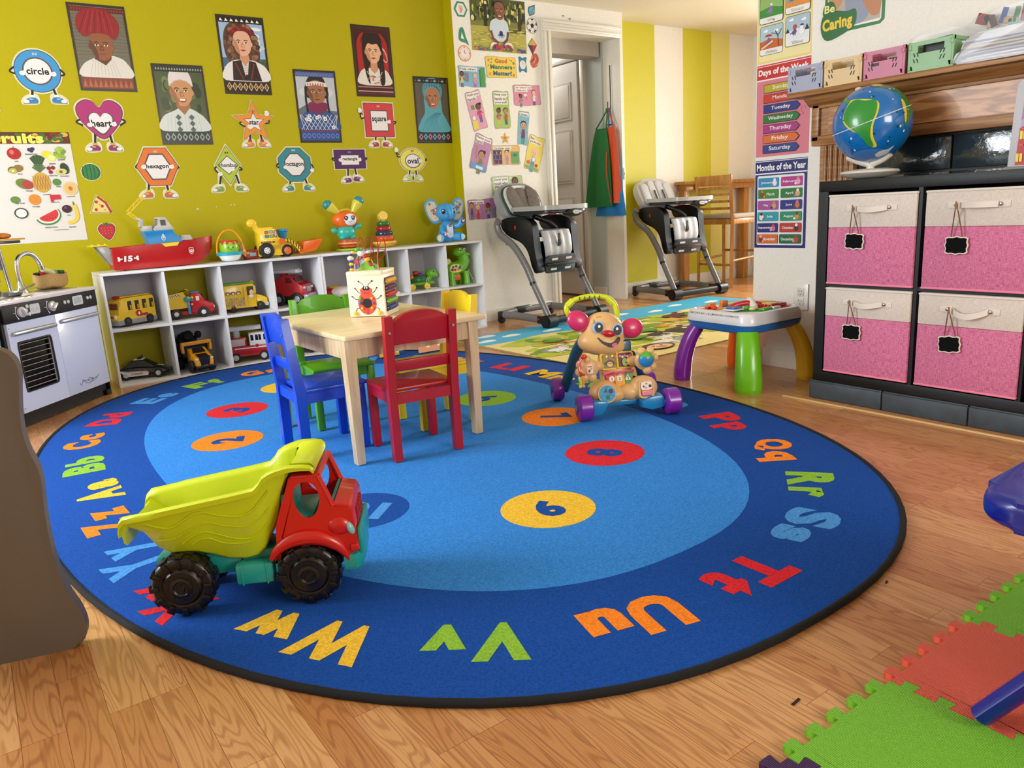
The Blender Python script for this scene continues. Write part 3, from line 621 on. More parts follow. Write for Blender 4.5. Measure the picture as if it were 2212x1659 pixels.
# feet
for s,x,z in ((-1,-.063,.094),(1,.092,.098)):
    b = MB(TAN); b.ell((x,.055,z),(.058,.048,.048),rot=RX(-12),n=24,k=16); b.ell((x * .45,.06,z - .012),(.055,.04,.034)); b.build('foot',WK)
fm = lambda x,z,y=.008: frame((x,y,z),(1,0,0),(0,.22,1))
P = Pic(fm(-.063,.100),step=.0003,z=.0); P.sheet([(.036 * cos(radians(q)),.036 * sin(radians(q))) for q in range(0,360,12)],'#e2b474',.012); P.z = .002; P.ell(0,0,.031,.031,'#2c9cc8',n=28)
P.poly([(-.014,.005),(-.002,.005),(-.004,.024),(-.014,.018)][:3],'#5a3028'); P.ell(.014,.008,.009,.009,'#4a2040'); P.poly([(-.006,-.022),(.008,-.022),(.008,-.007),(-.006,-.007)],'#2f6a34'); P.line([(0,.03),(0,0),(-.028,-.012)],.0015,'#1d7ca4'); P.line([(0,0),(.028,-.012)],.0015,'#1d7ca4')
P.build('shape_dial',WK)
P = Pic(fm(.092,.104),step=.0003,z=.0); P.sheet(rrect(-.030,-.036,.030,.036,.016),'#e2b474',.012); P.z = .002; P.poly(rrect(-.023,-.029,.023,.029,.010),'#c42a58'); P.poly(rrect(-.022,-.004,.022,.028,.009),'#f0e6d0')
P.poly([(-.016,.006),(-.006,.006),(-.011,.015)],'#1e1e1e'); P.ell(.014,.010,.006,.006,'#1e1e1e'); P.ell(0,.020,.005,.004,'#c99a5a'); P.ell(-.002,.004,.004,.003,'#d08a6a')
P.b.box((0,-.016,.004),(.040,.018,.010),pl('#d8437a'),bev=.003); P.build('light_switch',WK)
# hands with toe bumps
b = MB(TAN); hx,hz = -.128,.198; b.ell((hx,.03,hz),(.040,.022,.038),n=22)
for a,r in ((100,.017),(150,.018),(195,.018),(240,.019),(290,.020)): b.ell((hx + .034 * cos(radians(a)),.028,hz + .036 * sin(radians(a))),(r,.018,r))
b.ell((-.080,.085,.192),(.03,.02,.020)); b.build('paw',WK)
P = Pic(frame((hx,.0075,hz + .002),(1,0,0),(0,.1,1)),step=.0002,z=.0); P.sheet(rrect(-.010,-.016,.012,.016,.003),'#f0e2c6',.003); P.ell(-.002,-.006,.005,.006,'#c22c34'); P.ell(.006,.002,.003,.005,'#d8a23a'); P.rect(-.008,.008,.010,.012,'#d45a5a'); P.build('paw_sticker',WK)
b = MB(TAN); hx,hz = .096,.212; b.ell((hx,.03,hz),(.042,.022,.040),n=22)
for a,r in ((118,.017),(60,.016),(10,.016),(-45,.018),(-80,.018)): b.ell((hx + .036 * cos(radians(a)),.028,hz + .038 * sin(radians(a))),(r,.018,r))
b.ell((.068,.085,.200),(.03,.02,.020)); b.build('paw',WK)
b = MB(BLUP); b.ell((.092,.006,.218),(.030,.020,.030),n=26,k=16); rb = b.build('roller_ball',WK)
b = MB(pl('#5cae3c')); b.lathe([(.0308 * cos(radians(q)),.0308 * sin(radians(q))) for q in (22,35,50,65,80,89)],26,M=T(.092,.006,.218) @ SX(1,.67,1) @ RY(10)); b.build('green_cap',rb)
# beads ring hanging at the left paw
b = MB(pl('#d8382c')); b.tube([(p.x,p.y,p.z) for p in catmull([(-.135,.02,.245),(-.160,.01,.240),(-.170,.005,.215),(-.165,.0,.190),(-.150,.01,.180)],6)],.005,8); b.ell((-.150,.01,.250),(.012,.009,.010)); b.build('teether',WK)
for x,c,r in ((-.168,'#c6cf3a',-14),(-.156,'#e09a3a',6)):
    b = MB(c); b.ell((x,.0,.160),(.006,.005,.020),rot=RY(r)); b.ell((x,0,.140),(.007,.005,.007)); b.build('charm',WK)
# head
HM = T(-.032,.150,.304) @ RY(12) @ RX(-12) @ SX(1.06,1.0,1.0)
b = MB(TAN); hr = []
for z,hw,hd in ((-.085,.030,.022),(-.078,.065,.045),(-.062,.088,.060),(-.042,.096,.066),(-.022,.090,.062),(-.004,.080,.056),(.018,.078,.055),(.045,.072,.052),(.068,.055,.042),(.082,.030,.025),(.086,.008,.008)):
    hr.append([(hw * cos(q * pi / 14),hd * sin(q * pi / 14) * (1 if sin(q * pi / 14) < 0 else .7),z) for q in range(28)])
b.rings(hr,M=HM); b.build('head',WK,sub=1)
for s in (-1,1):
    b = MB(PINK); b.ell((s * .103,-.014,.036),(.044,.020,.039),M=HM,rot=RY(s * -28),n=24,k=16); b.build('ear',WK)
def hface(y): return HM @ frame((0,y,0),(1,0,0),(0,0,1))
for s in (-1,1):
    P = Pic(hface(-.0585),step=.0004,z=.0)
    cx = s * .037; P.sheet([(cx + .020 * cos(radians(q)),.018 + .0235 * sin(radians(q))) for q in range(0,360,15)],'#a8cce8',.012); P.z = .0008
    P.ell(cx - s * .001,.017,.0165,.0205,'#3672ac'); P.ell(cx - s * .002,.015,.0145,.0185,'#030305'); P.ell(cx - s * .003 - .001,.021,.0048,.0055,'#ffffff'); P.z = .0
    for k in range(3): P.line([(cx + s * .014,.030 + k * .003),(cx + s * .024,.034 + k * .006)],.0016,'#1a1210')
    P.line([(cx + s * .012,.052),(cx + s * .002,.058),(cx - s * .006,.058)],.002,'#2a1a14'); P.build('eye',WK)
P = Pic(hface(-.0675),step=.0004,z=.0)
mo = c2([(-.036,-.022),(-.022,-.032),(.0,-.037),(.020,-.034),(.036,-.020),(.044,-.009),(.047,-.020),(.038,-.042),(.018,-.053),(.0,-.049),(-.020,-.040)],4); P.sheet(mo,'#14100e',.022); P.z = .0016
P.ell(.027,-.042,.011,.007,'#d85a78',rot=25); P.build('mouth',WK)
b = MB(mat('#c01822',.25,0,.3)); b.ell((.002,-.066,-.002),(.024,.013,.0135),M=HM,n=24); b.build('nose',WK)
b = MB(YG); hp = catmull([(-.100,.20,.330),(-.140,.205,.365),(-.160,.21,.405),(-.136,.215,.432),(-.075,.215,.446),(-.012,.215,.442),(.022,.21,.426),(.040,.205,.395),(.045,.20,.33)],6)
b.tube([tuple(p) for p in hp],.0105,12); b.cyl((-.156,.21,.416),(-.133,.215,.434),.0135,n=12); b.cyl((.010,.212,.434),(.030,.21,.414),.0135,n=12); hnd = b.build('handle',WK)
b = MB(mat('#5a6a10',.5))
for i in range(5): x = -.106 + i * .020; b.box((x,.2050,.4440 - abs(i - 2) * .0012),(.005,.004,.013),bev=.001)
b.build('grip_slot',hnd)

# ---------------------------------------------------------------- activity play table with four coloured legs
AT = thing('toy_learning_table','white and blue toddler learning table on purple, green, orange, yellow legs','toy table',(2.785,2.145,0),-3)
b = MB('#dcdde2')
def sq(h,r,z): return [(x,y,z) for x,y in rrect(-h,-h,h,h,r,6)]
b.rings([sq(.183,.05,.272),sq(.190,.055,.278),sq(.190,.055,.300),sq(.178,.05,.325),sq(.165,.045,.328),sq(.160,.045,.322)]); b.build('tray',AT)
b = MB(pl('#1272c4')); b.rings([sq(.172,.05,.240),sq(.182,.052,.250),sq(.188,.054,.272)]); b.build('blue_base',AT)
for (sx,sy,c) in ((-1,1,'#7a1c96'),(-1,-1,'#6cbc14'),(1,1,'#ea6410'),(1,-1,'#e2b016')):
    b = MB(pl(c)); pts = catmull([(sx * .140,sy * .140,.25),(sx * .165,sy * .165,.19),(sx * .183,sy * .183,.11),(sx * .190,sy * .190,.04),(sx * .190,sy * .190,.0)],5)
    b.tube([tuple(p) for p in pts],[lerp(.044,.057,min(i / 14,1)) - (.004 if i >= 19 else 0) for i in range(len(pts))],20,flat=.72,up=(sx,sy,0))
    b.build('leg',AT)
    b = MB(pl(c)); b.tube([(sx * .190 + .0375 * cos(q * pi / 12),sy * .190 + .0435 * 1.0 * sin(q * pi / 12),.022) for q in range(24)],.0022,6,closed=True) if 0 else None
P = Pic(frame((0,0,.322),(1,0,0),(0,1,0)),step=.0004,z=0); P.poly(rrect(-.160,-.160,.160,.160,.045,6),'#e3e1dc')
P.poly([(-.15,-.05),(-.05,-.15),(0,-.10),(-.10,0)],'#3a9a3c'); P.rect(-.15,.03,-.06,.13,'#e6a22a',.02); P.rect(.03,.05,.14,.14,'#c9d032',.02); P.rect(.06,-.14,.15,-.05,'#d5392c',.02); P.ell(0,.09,.04,.04,'#2a77c0'); P.build('deck',AT)
def deco(c,name,f):
    b = MB(pl(c)); f(b); b.build(name,AT)
deco('#cf1f2c','arch',lambda b: b.tube([tuple(p) for p in catmull([(-.085,.01,.326),(-.06,.0,.338),(-.02,-.02,.345),(.02,-.045,.340),(.05,-.07,.328)],5)],.013,10))
deco('#cf1f2c','piano_keys',lambda b: [b.box((.085 + .0,-.115 + i * .018,.332),(.10,.014,.018),bev=.003) for i in range(5)])
deco('#e9b21c','book_page',lambda b: (b.box((.085,-.02,.345),(.075,.06,.006),M=RY(4),bev=.002),b.box((.05,-.10,.343),(.05,.05,.006),bev=.002)))
deco('#eceae4','roller',lambda b: b.tube([tuple(p) for p in catmull([(.0,-.06,.325),(.01,-.03,.350),(.03,.0,.350),(.04,.03,.325)],5)],.016,10))
deco('#3d68a8','flip_book',lambda b: (b.box((-.105,-.035,.336),(.055,.045,.010),M=RZ(0),bev=.003),))
deco('#e4e4ea','book_cover',lambda b: b.box((-.105,-.035,.330),(.075,.062,.006),bev=.002))
deco('#45a32c','slider',lambda b: b.ell((-.065,-.07,.335),(.012,.012,.010)))
deco('#45a32c','slider',lambda b: b.box((-.015,-.135,.330),(.07,.03,.012),bev=.004))
deco('#d0342c','spinner',lambda b: (b.ell((-.135,.05,.334),(.014,.014,.010)),b.box((-.12,.09,.330),(.05,.018,.012),bev=.004)))
deco('#e8d9a0','dial',lambda b: b.ell((-.04,-.085,.330),(.025,.016,.010)))
deco('#f0f0f4','phone',lambda b: b.box((.03,-.145,.332),(.05,.022,.010),bev=.004))
deco('#e37b1e','gate',lambda b: (b.box((-.02,.10,.335),(.04,.02,.03),bev=.004),b.box((-.08,.12,.332),(.04,.02,.02),bev=.004)))
al = 'ABCDEFGHIJKLMNOPQRSTUVWXYZ'; cs = ('#c83a2c','#d98b2c','#4a8c3a','#3a5fa8','#8a4a92')
P = Pic(frame((-.1848,0,.3128),(0,-1,0),(.45,0,1)),step=0,z=.0012)
for i,ch in enumerate(al): P.text(ch,-.142 + i * .0107,0,.0085,cs[(i * 2) % 5],bold=.02)
P.build('alphabet_strip',AT)

# ---------------------------------------------------------------- printed play mat with animals
MT = thing('animal_play_mat','thin foam play mat printed with sky, meadow and cartoon animals','play mat',(2.465,2.765,0),0)
MX = frame((0,0,0),(2.44,.03,0),(0,1,0)); MW,MH = 2.44,1.345
b = MB(mat('#2a2626',.6)); b.box((MW / 2,MH / 2,.004),(MW,MH,.007),M=MX); b.build('foam_sheet',MT)
P = Pic(MX,step=.00002,z=.0080,rough=.45); rnd = random.Random(3)
P.sheet([(0,0),(MW,0),(MW,MH),(0,MH)],'#ecd98c',.0); P.z = .0081
sky = [(0,MH),(0,1.02)] + c2([(.2,1.00),(.5,1.05),(.8,.98),(1.1,1.02),(1.5,.96),(1.9,1.0),(2.3,.92),(MW,.95)],4,False) + [(MW,MH)]
P.poly(sky,'#3cb0dc')
def blob(cx,cy,rx,ry,c,n=9,j=.25): P.poly(c2([(cx + rx * (1 + rnd.uniform(-j,j)) * cos(2 * pi * i / n),cy + ry * (1 + rnd.uniform(-j,j)) * sin(2 * pi * i / n)) for i in range(n)],4),c)
for x,y in ((.10,1.13),(.33,1.18),(.62,1.12),(.9,1.24),(1.05,1.10),(1.35,1.22),(1.6,1.12),(1.9,1.2),(2.2,1.1),(.2,1.28),(.75,1.3)): P.ell(x,y,.075,.030,'#f2f6f4'); P.ell(x + .02,y + .015,.045,.026,'#f2f6f4')
G = ('#8cae22','#a9be2a','#7a9c26','#b9c63a','#5f9030')
for i in range(95):
    x,y = rnd.uniform(.10,2.34),rnd.uniform(.16,.96); blob(x,y,rnd.uniform(.05,.17),rnd.uniform(.03,.09),rnd.choice(G))
for i in range(18): 
    x,y = rnd.uniform(.1,2.2),rnd.uniform(.2,.9); P.line([(x,y),(x + rnd.uniform(.15,.4),y + rnd.uniform(-.15,.15)),(x + rnd.uniform(.4,.6),y + rnd.uniform(-.15,.2))],.035,'#efe08e')
def animal(x,y,c,c2_,s=1.0):
    P.ell(x,y,.075 * s,.042 * s,c); P.ell(x + .075 * s,y + .04 * s,.034 * s,.032 * s,c)
    for k in (-.05,-.02,.03,.055): P.rect(x + k * s,y - .085 * s,x + (k + .016) * s,y - .02 * s,c)
    P.ell(x + .088 * s,y + .036 * s,.018 * s,.014 * s,c2_); P.ell(x + .072 * s,y + .052 * s,.005 * s,.006 * s,'#1a1a1a'); P.line([(x - .07 * s,y),(x - .10 * s,y + .03 * s)],.008 * s,c)
for i in range(26):
    c = rnd.choice((('#9aa2b4','#c9cdd8'),('#e2922c','#f4d6a0'),('#2a2622','#f0ece0'),('#5a3822','#e8b88a'),('#f0ede4','#e0a0a0'),('#d9a648','#8a5a2a')))
    animal(rnd.uniform(.15,2.2),rnd.uniform(.2,.95),c[0],c[1],rnd.uniform(.7,1.5))
# monkey face near the front edge and trees
P.ell(.60,.16,.11,.075,'#4a2c1c'); P.ell(.60,.15,.085,.055,'#eec08e'); P.ell(.60,.135,.04,.022,'#d88a7a'); P.ell(.57,.17,.008,.01,'#1a1210'); P.ell(.63,.17,.008,.01,'#1a1210')
for x,y in ((.95,.55),(1.5,.6),(.35,.75),(1.9,.5),(.72,.42)):
    P.rect(x - .012,y - .10,x + .012,y,'#6a4424'); blob(x,y + .03,.08,.055,'#4f8c2c'); blob(x + .03,y + .05,.05,.04,'#6aa434')
P.build('printed_top',MT)

# ---------------------------------------------------------------- interlocking foam tiles
def tile(cx,cy,c,label):
    S = .283; h = S / 2; per = S / 5; r = []
    def edge(p0,p1,sgn):
        ux,uy = (p1[0] - p0[0]) / S,(p1[1] - p0[1]) / S; nx,ny = uy,-ux; o = []
        for i in range(5):
            m = (i + .5) * per; d = .021
            for q,e in ((-.010,0),(-.0135,d * .9),(-.011,d),(.011,d),(.0135,d * .9),(.010,0)): o.append((p0[0] + ux * (m + q) + nx * sgn * e,p0[1] + uy * (m + q) + ny * sgn * e))
        return o
    g = .0008
    c_ = [(-h + g,-h + g),(h - g,-h + g),(h - g,h - g),(-h + g,h - g)]
    S = .283 - 2 * g; per = S / 5
    pts = [c_[0]] + edge(c_[0],c_[1],-1) + [c_[1]] + edge(c_[1],c_[2],1) + [c_[2]] + edge(c_[2],c_[3],1) + [c_[3]] + edge(c_[3],c_[0],-1)
    m = foam(c); b = MB(m); b.prism(pts,0,.0118); o = b.build('foam_tile',None,(cx,cy,0.0)); tag(o,label,'foam tile','interlocking foam floor tiles'); return o
def foam(h):
    m = mat(h,.62,0,0,1,0,(900,.2)); nt = m.node_tree
    if 'ribs' in nt.nodes: return m
    tc = nt.nodes.new('ShaderNodeTexCoord'); wv = nt.nodes.new('ShaderNodeTexWave'); wv.name = 'ribs'; wv.bands_direction = 'X'; wv.inputs['Scale'].default_value = 95
    mp = nt.nodes.new('ShaderNodeMapping'); mp.inputs['Rotation'].default_value = (0,0,0); nt.links.new(tc.outputs['Object'],mp.inputs['Vector'])
    nt.links.new(mp.outputs[0],wv.inputs['Vector']); bp = nt.nodes.new('ShaderNodeBump'); bp.inputs['Strength'].default_value = .7; bp.inputs['Distance'].default_value = .004
    nt.links.new(wv.outputs['Fac'],bp.inputs['Height']); nt.links.new(bp.outputs[0],nt.nodes['Principled BSDF'].inputs['Normal']); return m
GR,RD,PP = '#7cc626','#ee634a','#3c1250'
x0,y0 = .854,.57
for i,j,c,lb in ((0,0,GR,'green foam tile in the nearest corner with the blue leg on its edge'),(1,0,RD,'red foam tile between two green foam tiles'),(2,0,GR,'green foam tile farthest up the mat edge, beyond the red one'),(-1,0,PP,'dark purple foam tile corner at the bottom of the picture'),
                    (0,1,RD,'red foam tile behind the near green one, by the right frame edge'),(1,1,GR,'green foam tile under the blue plastic bench'),(2,1,RD,'red foam tile beyond the blue bench leg'),(-1,1,GR,'green foam tile next to the purple one, partly out of view')):
    cx,cy = x0 + .283 * (i + .5),y0 - .283 * (j + .5)
    from_cam = not (j == 1 and i in (-1,))
    if from_cam: tile(cx,cy,c,lb)

# ---------------------------------------------------------------- blue plastic bench corner, grey-brown moulded panel
BB = thing('plastic_bench','dark blue moulded plastic bench with slanted leg at right edge','bench',(1.42,0.30,.0118))
NB = pl('#081a8c',.28)
b = MB(NB); b.prism(rrect(-.170,-.45,.30,.220,.07,8),.272,.322,bev=.018,seg=4); b.build('seat',BB)
for sx,sy in ((-1,1),(1,1)):
    b = MB(NB); b.tube([(-.28 if sx < 0 else .33,.13,.012),(-.15 if sx < 0 else .2,-.065,.285)],[.030,.034],12,flat=.55,up=(0,1,.3)); b.build('leg',BB)
GP = thing('plastic_play_panel','tall grey-brown moulded plastic panel with wavy edge at left foreground','play panel',(-.08,1.70,0),-15.4)
ol = [(-.30,.0),(.110,.0),(.138,.006),(.152,.022),(.156,.05),(.150,.085),(.138,.12),(.128,.17),(.1245,.23),(.126,.30),(.131,.355),(.129,.39),(.120,.43),(.118,.48),(.126,.54),(.132,.575),(.127,.602),(.113,.618),(.09,.628),(-.30,.64)]
sm = [(-.30,0),(.09,.0)] + c2(ol[1:-1],4,False) + [(.07,.63),(-.30,.64)]
b = MB(mat('#60554a',.5,bump=(200,.15,.04))); b.prism(sm,-.030,0,M=XZF,bev=.006,seg=3); b.build('panel_shell',GP)
if 0: b.tube([(p.x,-.002,p.y) for p in catmull([(.02,.60,0),(.085,.585,0),(.10,.55,0),(.085,.48,0),(.09,.40,0),(.096,.30,0),(.09,.2,0)],5)],[.002 + .003 * sin(pi * i / 30) for i in range(31)],8)
if 0: b.tube([(p.x,-.0015,p.y) for p in catmull([(-.28,.03,0),(0,.032,0),(.09,.035,0),(.12,.05,0),(.115,.075,0)],5)],.0025,6)
# ---------------------------------------------------------------- white cube shelves along the lime wall
WHS = mat('#e6e6e9',.35,0,.1); GREYB = mat('#b8b4b6',.6)
def shelf_unit(x0,x1,backs,label):
    t = thing('cube_shelf',label,'shelf',(0,0,0),0,'white cube shelves along the lime wall'); th = .0135; y0,y1 = 4.41,4.715; n = 4; pw = (x1 - x0 - th) / n
    for z,nm in ((th / 2,'bottom_board'),(.302,'middle_board'),(.602 - th / 2,'top_board')):
        b = MB(WHS); b.box(((x0 + x1) / 2,(y0 + y1) / 2 + (0 if z != .302 else .001),z),(x1 - x0 - (0 if nm == 'top_board' else 2 * th),y1 - y0,th),bev=.001); b.build(nm,t)
    for i in range(n + 1):
        x = x0 + th / 2 + i * pw; b = MB(WHS)
        if i in (0,n): b.box((x,(y0 + y1) / 2,.294),(th,y1 - y0,.588),bev=.001)
        else: b.box((x,(y0 + y1) / 2 + .001,.448),(th,y1 - y0 - .002,.276)); b.box((x,(y0 + y1) / 2 + .001,.1545),(th,y1 - y0 - .002,.281))
        b.build('side_panel' if i in (0,n) else 'divider',t)
    for i,r in backs:
        b = MB(GREYB); b.box((x0 + th + (i + .5) * pw - th / 2,y1 - .004,.155 + r * .294),(pw - th,.004,.285)); b.build('back_panel',t)
shelf_unit(.555,1.741,((0,1),(2,1),(1,0),(3,0),(3,1)),'left white cube shelf unit holding buses and trucks by the play kitchen')
shelf_unit(1.743,2.905,((0,1),(2,1),(0,0),(2,0)),'right white cube shelf unit ending at the white wall, with dinosaur')
YEL = pl('#e8be10'); RED = pl('#b01016'); BLK = pl('#121214'); GRY = pl('#8a8c92'); WIN = mat('#5a4a14',.3)
XZ = lambda y=0: frame((0,y,0),(1,0,0),(0,0,1))       # draw in x/z, extruded along -y
def side_prism(b,pts,y0,y1,m=None,bev=0): b.prism(pts,-y1,-y0,m,XZ(),bev)
def wheels(t,xs,hw,r,w,hubc='#d8d8da',hr=.5,tyre='#141414',n=22):
    for x in xs:
        for s in (-1,1):
            b = MB(mat(tyre,.5)); M = T(x,s * hw,r) @ RX(-90 * s); b.lathe([(r * .5,-w),(r * .92,-w),(r,-w * .8),(r,-w * .15),(r * .9,0),(r * .6,.001)],n,M=M); q = b.build('wheel',t)
            b = MB(pl(hubc)); b.lathe([(r * hr,-.002),(r * hr,.002),(r * hr * .8,.003),(.001,.003)],14,M=M)
            for k in range(5): b.box((r * hr * .62 * cos(k * 1.257),r * hr * .62 * sin(k * 1.257),.0034),(r * .10,r * .10,.001),mat(tyre,.5),M=M)
            b.build('hub',q)
SHZ = .3092; SLZ = .0140
# --- yellow school bus
t = thing('toy_school_bus','yellow toy bus with red stop sign in the upper left cube','toy bus',(.697,4.560,SHZ),207)
b = MB(YEL); side_prism(b,[(-.125,.035),(-.125,.150),(-.112,.165),(.085,.163),(.108,.150),(.112,.085),(.128,.075),(.130,.035)],-.050,.050,bev=.008); body = b.build('body',t)
b = MB(GRY); side_prism(b,[(-.122,.012),(-.128,.040),(.134,.040),(.130,.012)],-.052,.052,bev=.004); b.build('skirt',t)
b = MB(YEL); b.box((-.01,0,.169),(.19,.075,.006),bev=.002); b.build('roof_ridge',t)
b = MB(RED); b.ell((.085,0,.168),(.022,.030,.010)); b.build('roof_button',t)
for s in (-1,1):
    for i,x in enumerate((-.100,-.052,-.004,.044)):
        b = MB(mat('#2a2418',.6)); b.box((x,s * .0505,.118),(.026,.003,.052),bev=.001); q = b.build('window',t); b = MB(mat('#c79a12',.4)); b.box((x - .005,s * .0512,.108),(.010,.003,.026),bev=.001); b.build('seat_back',q)
    b = MB(RED); P8 = [(.019 * cos(pi / 8 + i * pi / 4),.019 * sin(pi / 8 + i * pi / 4)) for i in range(8)]; b.prism(P8,0,.004,M=T(-.006,s * .051,.068) @ RX(90 if s < 0 else -90)); b.box((-.04,s * .052,.058),(.05,.004,.014),bev=.001); q = b.build('stop_sign',t)
    b = MB(mat('#f0ece4',.4)); b.ell((-.006,s * .0558,.068),(.006,.001,.009)); b.build('hand_print',q)
b = MB(mat('#7a3a1c',.3)); b.box((.1105,0,.118),(.004,.070,.036),bev=.003); b.build('windshield',t)
b = MB(mat('#f4f0e8',.3)); b.box((.118,.030,.062),(.0,.0,.0)) if 0 else b.ell((.129,.030,.060),(.004,.012,.012)); b.ell((.129,-.030,.060),(.004,.012,.012)); hd = b.build('headlights',t)
b = MB(RED); b.box((.130,0,.060),(.004,.022,.014),bev=.002); b.build('grille',t)
wheels(t,(-.075,.070),.052,.028,.020,'#1c1c1e'); t.scale = (.93,.93,.93)
# --- red and yellow dumper
t = thing('toy_dumper','red toy dumper with yellow bed and blue lever in the second upper cube','toy truck',(1.000,4.555,SHZ),-10)
b = MB(YEL); side_prism(b,[(-.118,.055),(-.128,.128),(-.135,.138),(-.045,.150),(.000,.152),(-.008,.162),(-.020,.165),(-.035,.152),(-.02,.130),(-.005,.060)],-.048,.048,bev=.004); bd = b.build('dump_bed',t)
b = MB(mat('#f0ead8',.5)); 
b.prism([(-.120,.128),(-.050,.140),(-.050,.128),(-.122,.117)],.0482,.0490,M=XZ()); bq = b.build('checker_band',bd)
b = MB(mat('#1a1a1a',.5))
for i in range(12):
    for j in range(2):
        if (i + j) % 2: x = -.117 + i * .0058; z = .119 + i * .00095 + j * .0055; b.box((x,-.0492,z + .002),(.0056,.0006,.0052))
b.build('checks',bd)
b = MB(RED); side_prism(b,[(-.005,.030),(-.005,.120),(.012,.140),(.050,.140),(.060,.132),(.070,.088),(.112,.080),(.122,.062),(.122,.030)],-.044,.044,bev=.008); b.build('cab',t)
b = MB(BLUP); b.box((.028,0,.142),(.045,.070,.008),bev=.003); b.build('cab_roof',t)
b = MB(RED); b.box((0,0,.032),(.22,.070,.02)); b.build('chassis',t)
for s in (-1,1):
    for x,z,w_,h_,c in ((.012,.115,.014,.012,'#ccd23a'),(.010,.100,.016,.010,'#3a8cd0'),(.040,.108,.018,.026,'#e8c8c0'),(.008,.078,.010,.010,'#e8c030')):
        b = MB(mat(c,.4)); b.box((x,s * .0445,z),(w_,.003,h_),bev=.001); b.build('sticker',t)
b = MB(BLUP); b.box((-.010,-.054,.060),(.014,.010,.070),bev=.004); lv = b.build('lever',t)
b = MB(pl('#3a8a78')); b.lathe([(.018,0),(.018,.007),(.006,.009)],10,M=T(-.014,-.050,.108) @ RX(90)); b.build('gear',lv)
b = MB(mat('#1c2a30',.2)); b.box((.066,0,.112),(.004,.06,.026),M=None); b.build('windshield',t)
b = MB(mat('#f0efe6',.3)); b.ell((.121,-.03,.055),(.004,.010,.010)); b.ell((.121,.03,.055),(.004,.010,.010)); b.build('headlights',t)
wheels(t,(-.080,.062),.050,.030,.022,'#e8e8e8',.42)
# --- yellow alphabet bus
t = thing('toy_alphabet_bus','yellow toy bus printed with letters and a green roof, third upper cube','toy bus',(1.312,4.560,SHZ),-4)
b = MB(YEL); side_prism(b,[(-.130,.022),(-.130,.150),(-.122,.158),(.038,.158),(.048,.148),(.050,.022)],-.052,.052,bev=.004); b.build('body',t)
b = MB(YEL); side_prism(b,[(.048,.022),(.048,.095),(.062,.092),(.100,.078),(.116,.064),(.118,.022)],-.044,.044,bev=.008); b.build('hood',t)
b = MB(pl('#5aa81c')); b.box((-.04,0,.163),(.17,.085,.010),bev=.004); b.build('roof_panel',t)
b = MB(YEL); b.box((.042,0,.164),(.022,.045,.018),bev=.006); b.build('roof_sign',t)
b = MB(mat('#cfe0e0',.2)); b.box((.052,0,.122),(.006,.082,.045),bev=.001); b.build('windshield',t)
b = MB(mat('#3a2a18',.5)); b.box((.020,-.0525,.118),(.036,.002,.052),bev=.002); dr = b.build('side_window',t)
b = MB(mat('#e2b890',.5)); b.ell((.026,-.056,.108),(.013,.008,.016)); b.ell((.022,-.056,.086),(.016,.008,.012),mat('#d8d0b8',.5)); b.build('driver_figure',t)
b = MB(mat('#b6b8bc',.3)); b.box((.110,0,.032),(.024,.098,.022),bev=.006); b.build('bumper',t)
P = Pic(frame((0,-.0524,0),(1,0,0),(0,0,1)),step=.0001,z=.0002)
for r in range(3):
    for i in range(9):
        x,z = -.118 + i * .0122,.078 - r * .017; P.ell(x,z,.0052,.0058,cs[(i + r) % 5],n=10); P.text(al[(r * 9 + i) % 26],x,z,.007,'#f4e9c0',bold=.03)
for x in (-.108,-.078,-.048): P.ell(x,.112,.013,.010,'#5a3a20'); P.ell(x,.110,.008,.007,'#e8c8a8')
P.rect(-.018,.03,-.004,.140,'#dcae10'); P.build('printed_side',t)
wheels(t,(-.085,.070),.050,.026,.018,'#1c1c1e')
# --- red fire truck, front turned to the room
t = thing('toy_fire_engine','big red toy fire engine with grey bumper and white ladder, upper cube','toy truck',(1.600,4.560,SHZ),-50)
b = MB(RED); side_prism(b,[(-.11,.060),(-.115,.160),(-.06,.165),(-.04,.190),(.010,.195),(.040,.185),(.060,.140),(.105,.130),(.116,.112),(.118,.055),(.095,.058),(.080,.085),(.045,.090),(.022,.060)],-.058,.058,bev=.007); b.build('body',t)
for s in (-1,1):
    b = MB(mat('#5a0c10',.3)); side_prism(b,[(-.01,.145),(-.008,.178),(.026,.176),(.038,.145)],s * .0585 - .001,s * .0585 + .001); b.build('side_window',t)
b = MB(mat('#3a080c',.25)); b.box((.052,0,.165),(.006,.095,.034),M=T(0,0,0)); b.build('windshield',t)
b = MB(mat('#b8b8bc',.35)); b.box((.118,0,.100),(.008,.050,.034),bev=.006)
for i in range(4): b.box((.1225,0,.089 + i * .007),(.002,.04,.002),mat('#7a7a80',.4))
b.build('grille',t)
for s in (-1,1): b = MB(mat('#e8d8cc',.3)); b.ell((.115,s * .046,.112),(.006,.014,.008)); b.build('headlight',t)
b = MB(pl('#9a9ca2')); b.box((.125,0,.052),(.030,.130,.034),bev=.006); 
for i in (-1,0,1): b.box((.139,i * .026,.060),(.008,.012,.030),bev=.002)
b.build('front_bumper',t)
b = MB(mat('#d9d7dc',.35)); b.box((-.03,.0,.214),(.20,.056,.018),bev=.003); 
for i in range(9): b.box((-.115 + i * .021,0,.226),(.006,.05,.006))
b.build('ladder',t)
b = MB(RED); b.box((-.05,0,.195),(.04,.04,.03),bev=.004); b.build('ladder_mount',t)
b = MB(BLK); b.box((0,0,.055),(.22,.09,.03)); b.build('chassis',t)
wheels(t,(-.07,.062),.064,.042,.028,'#a8aab0',.45); t.scale = (.94,.94,.94)
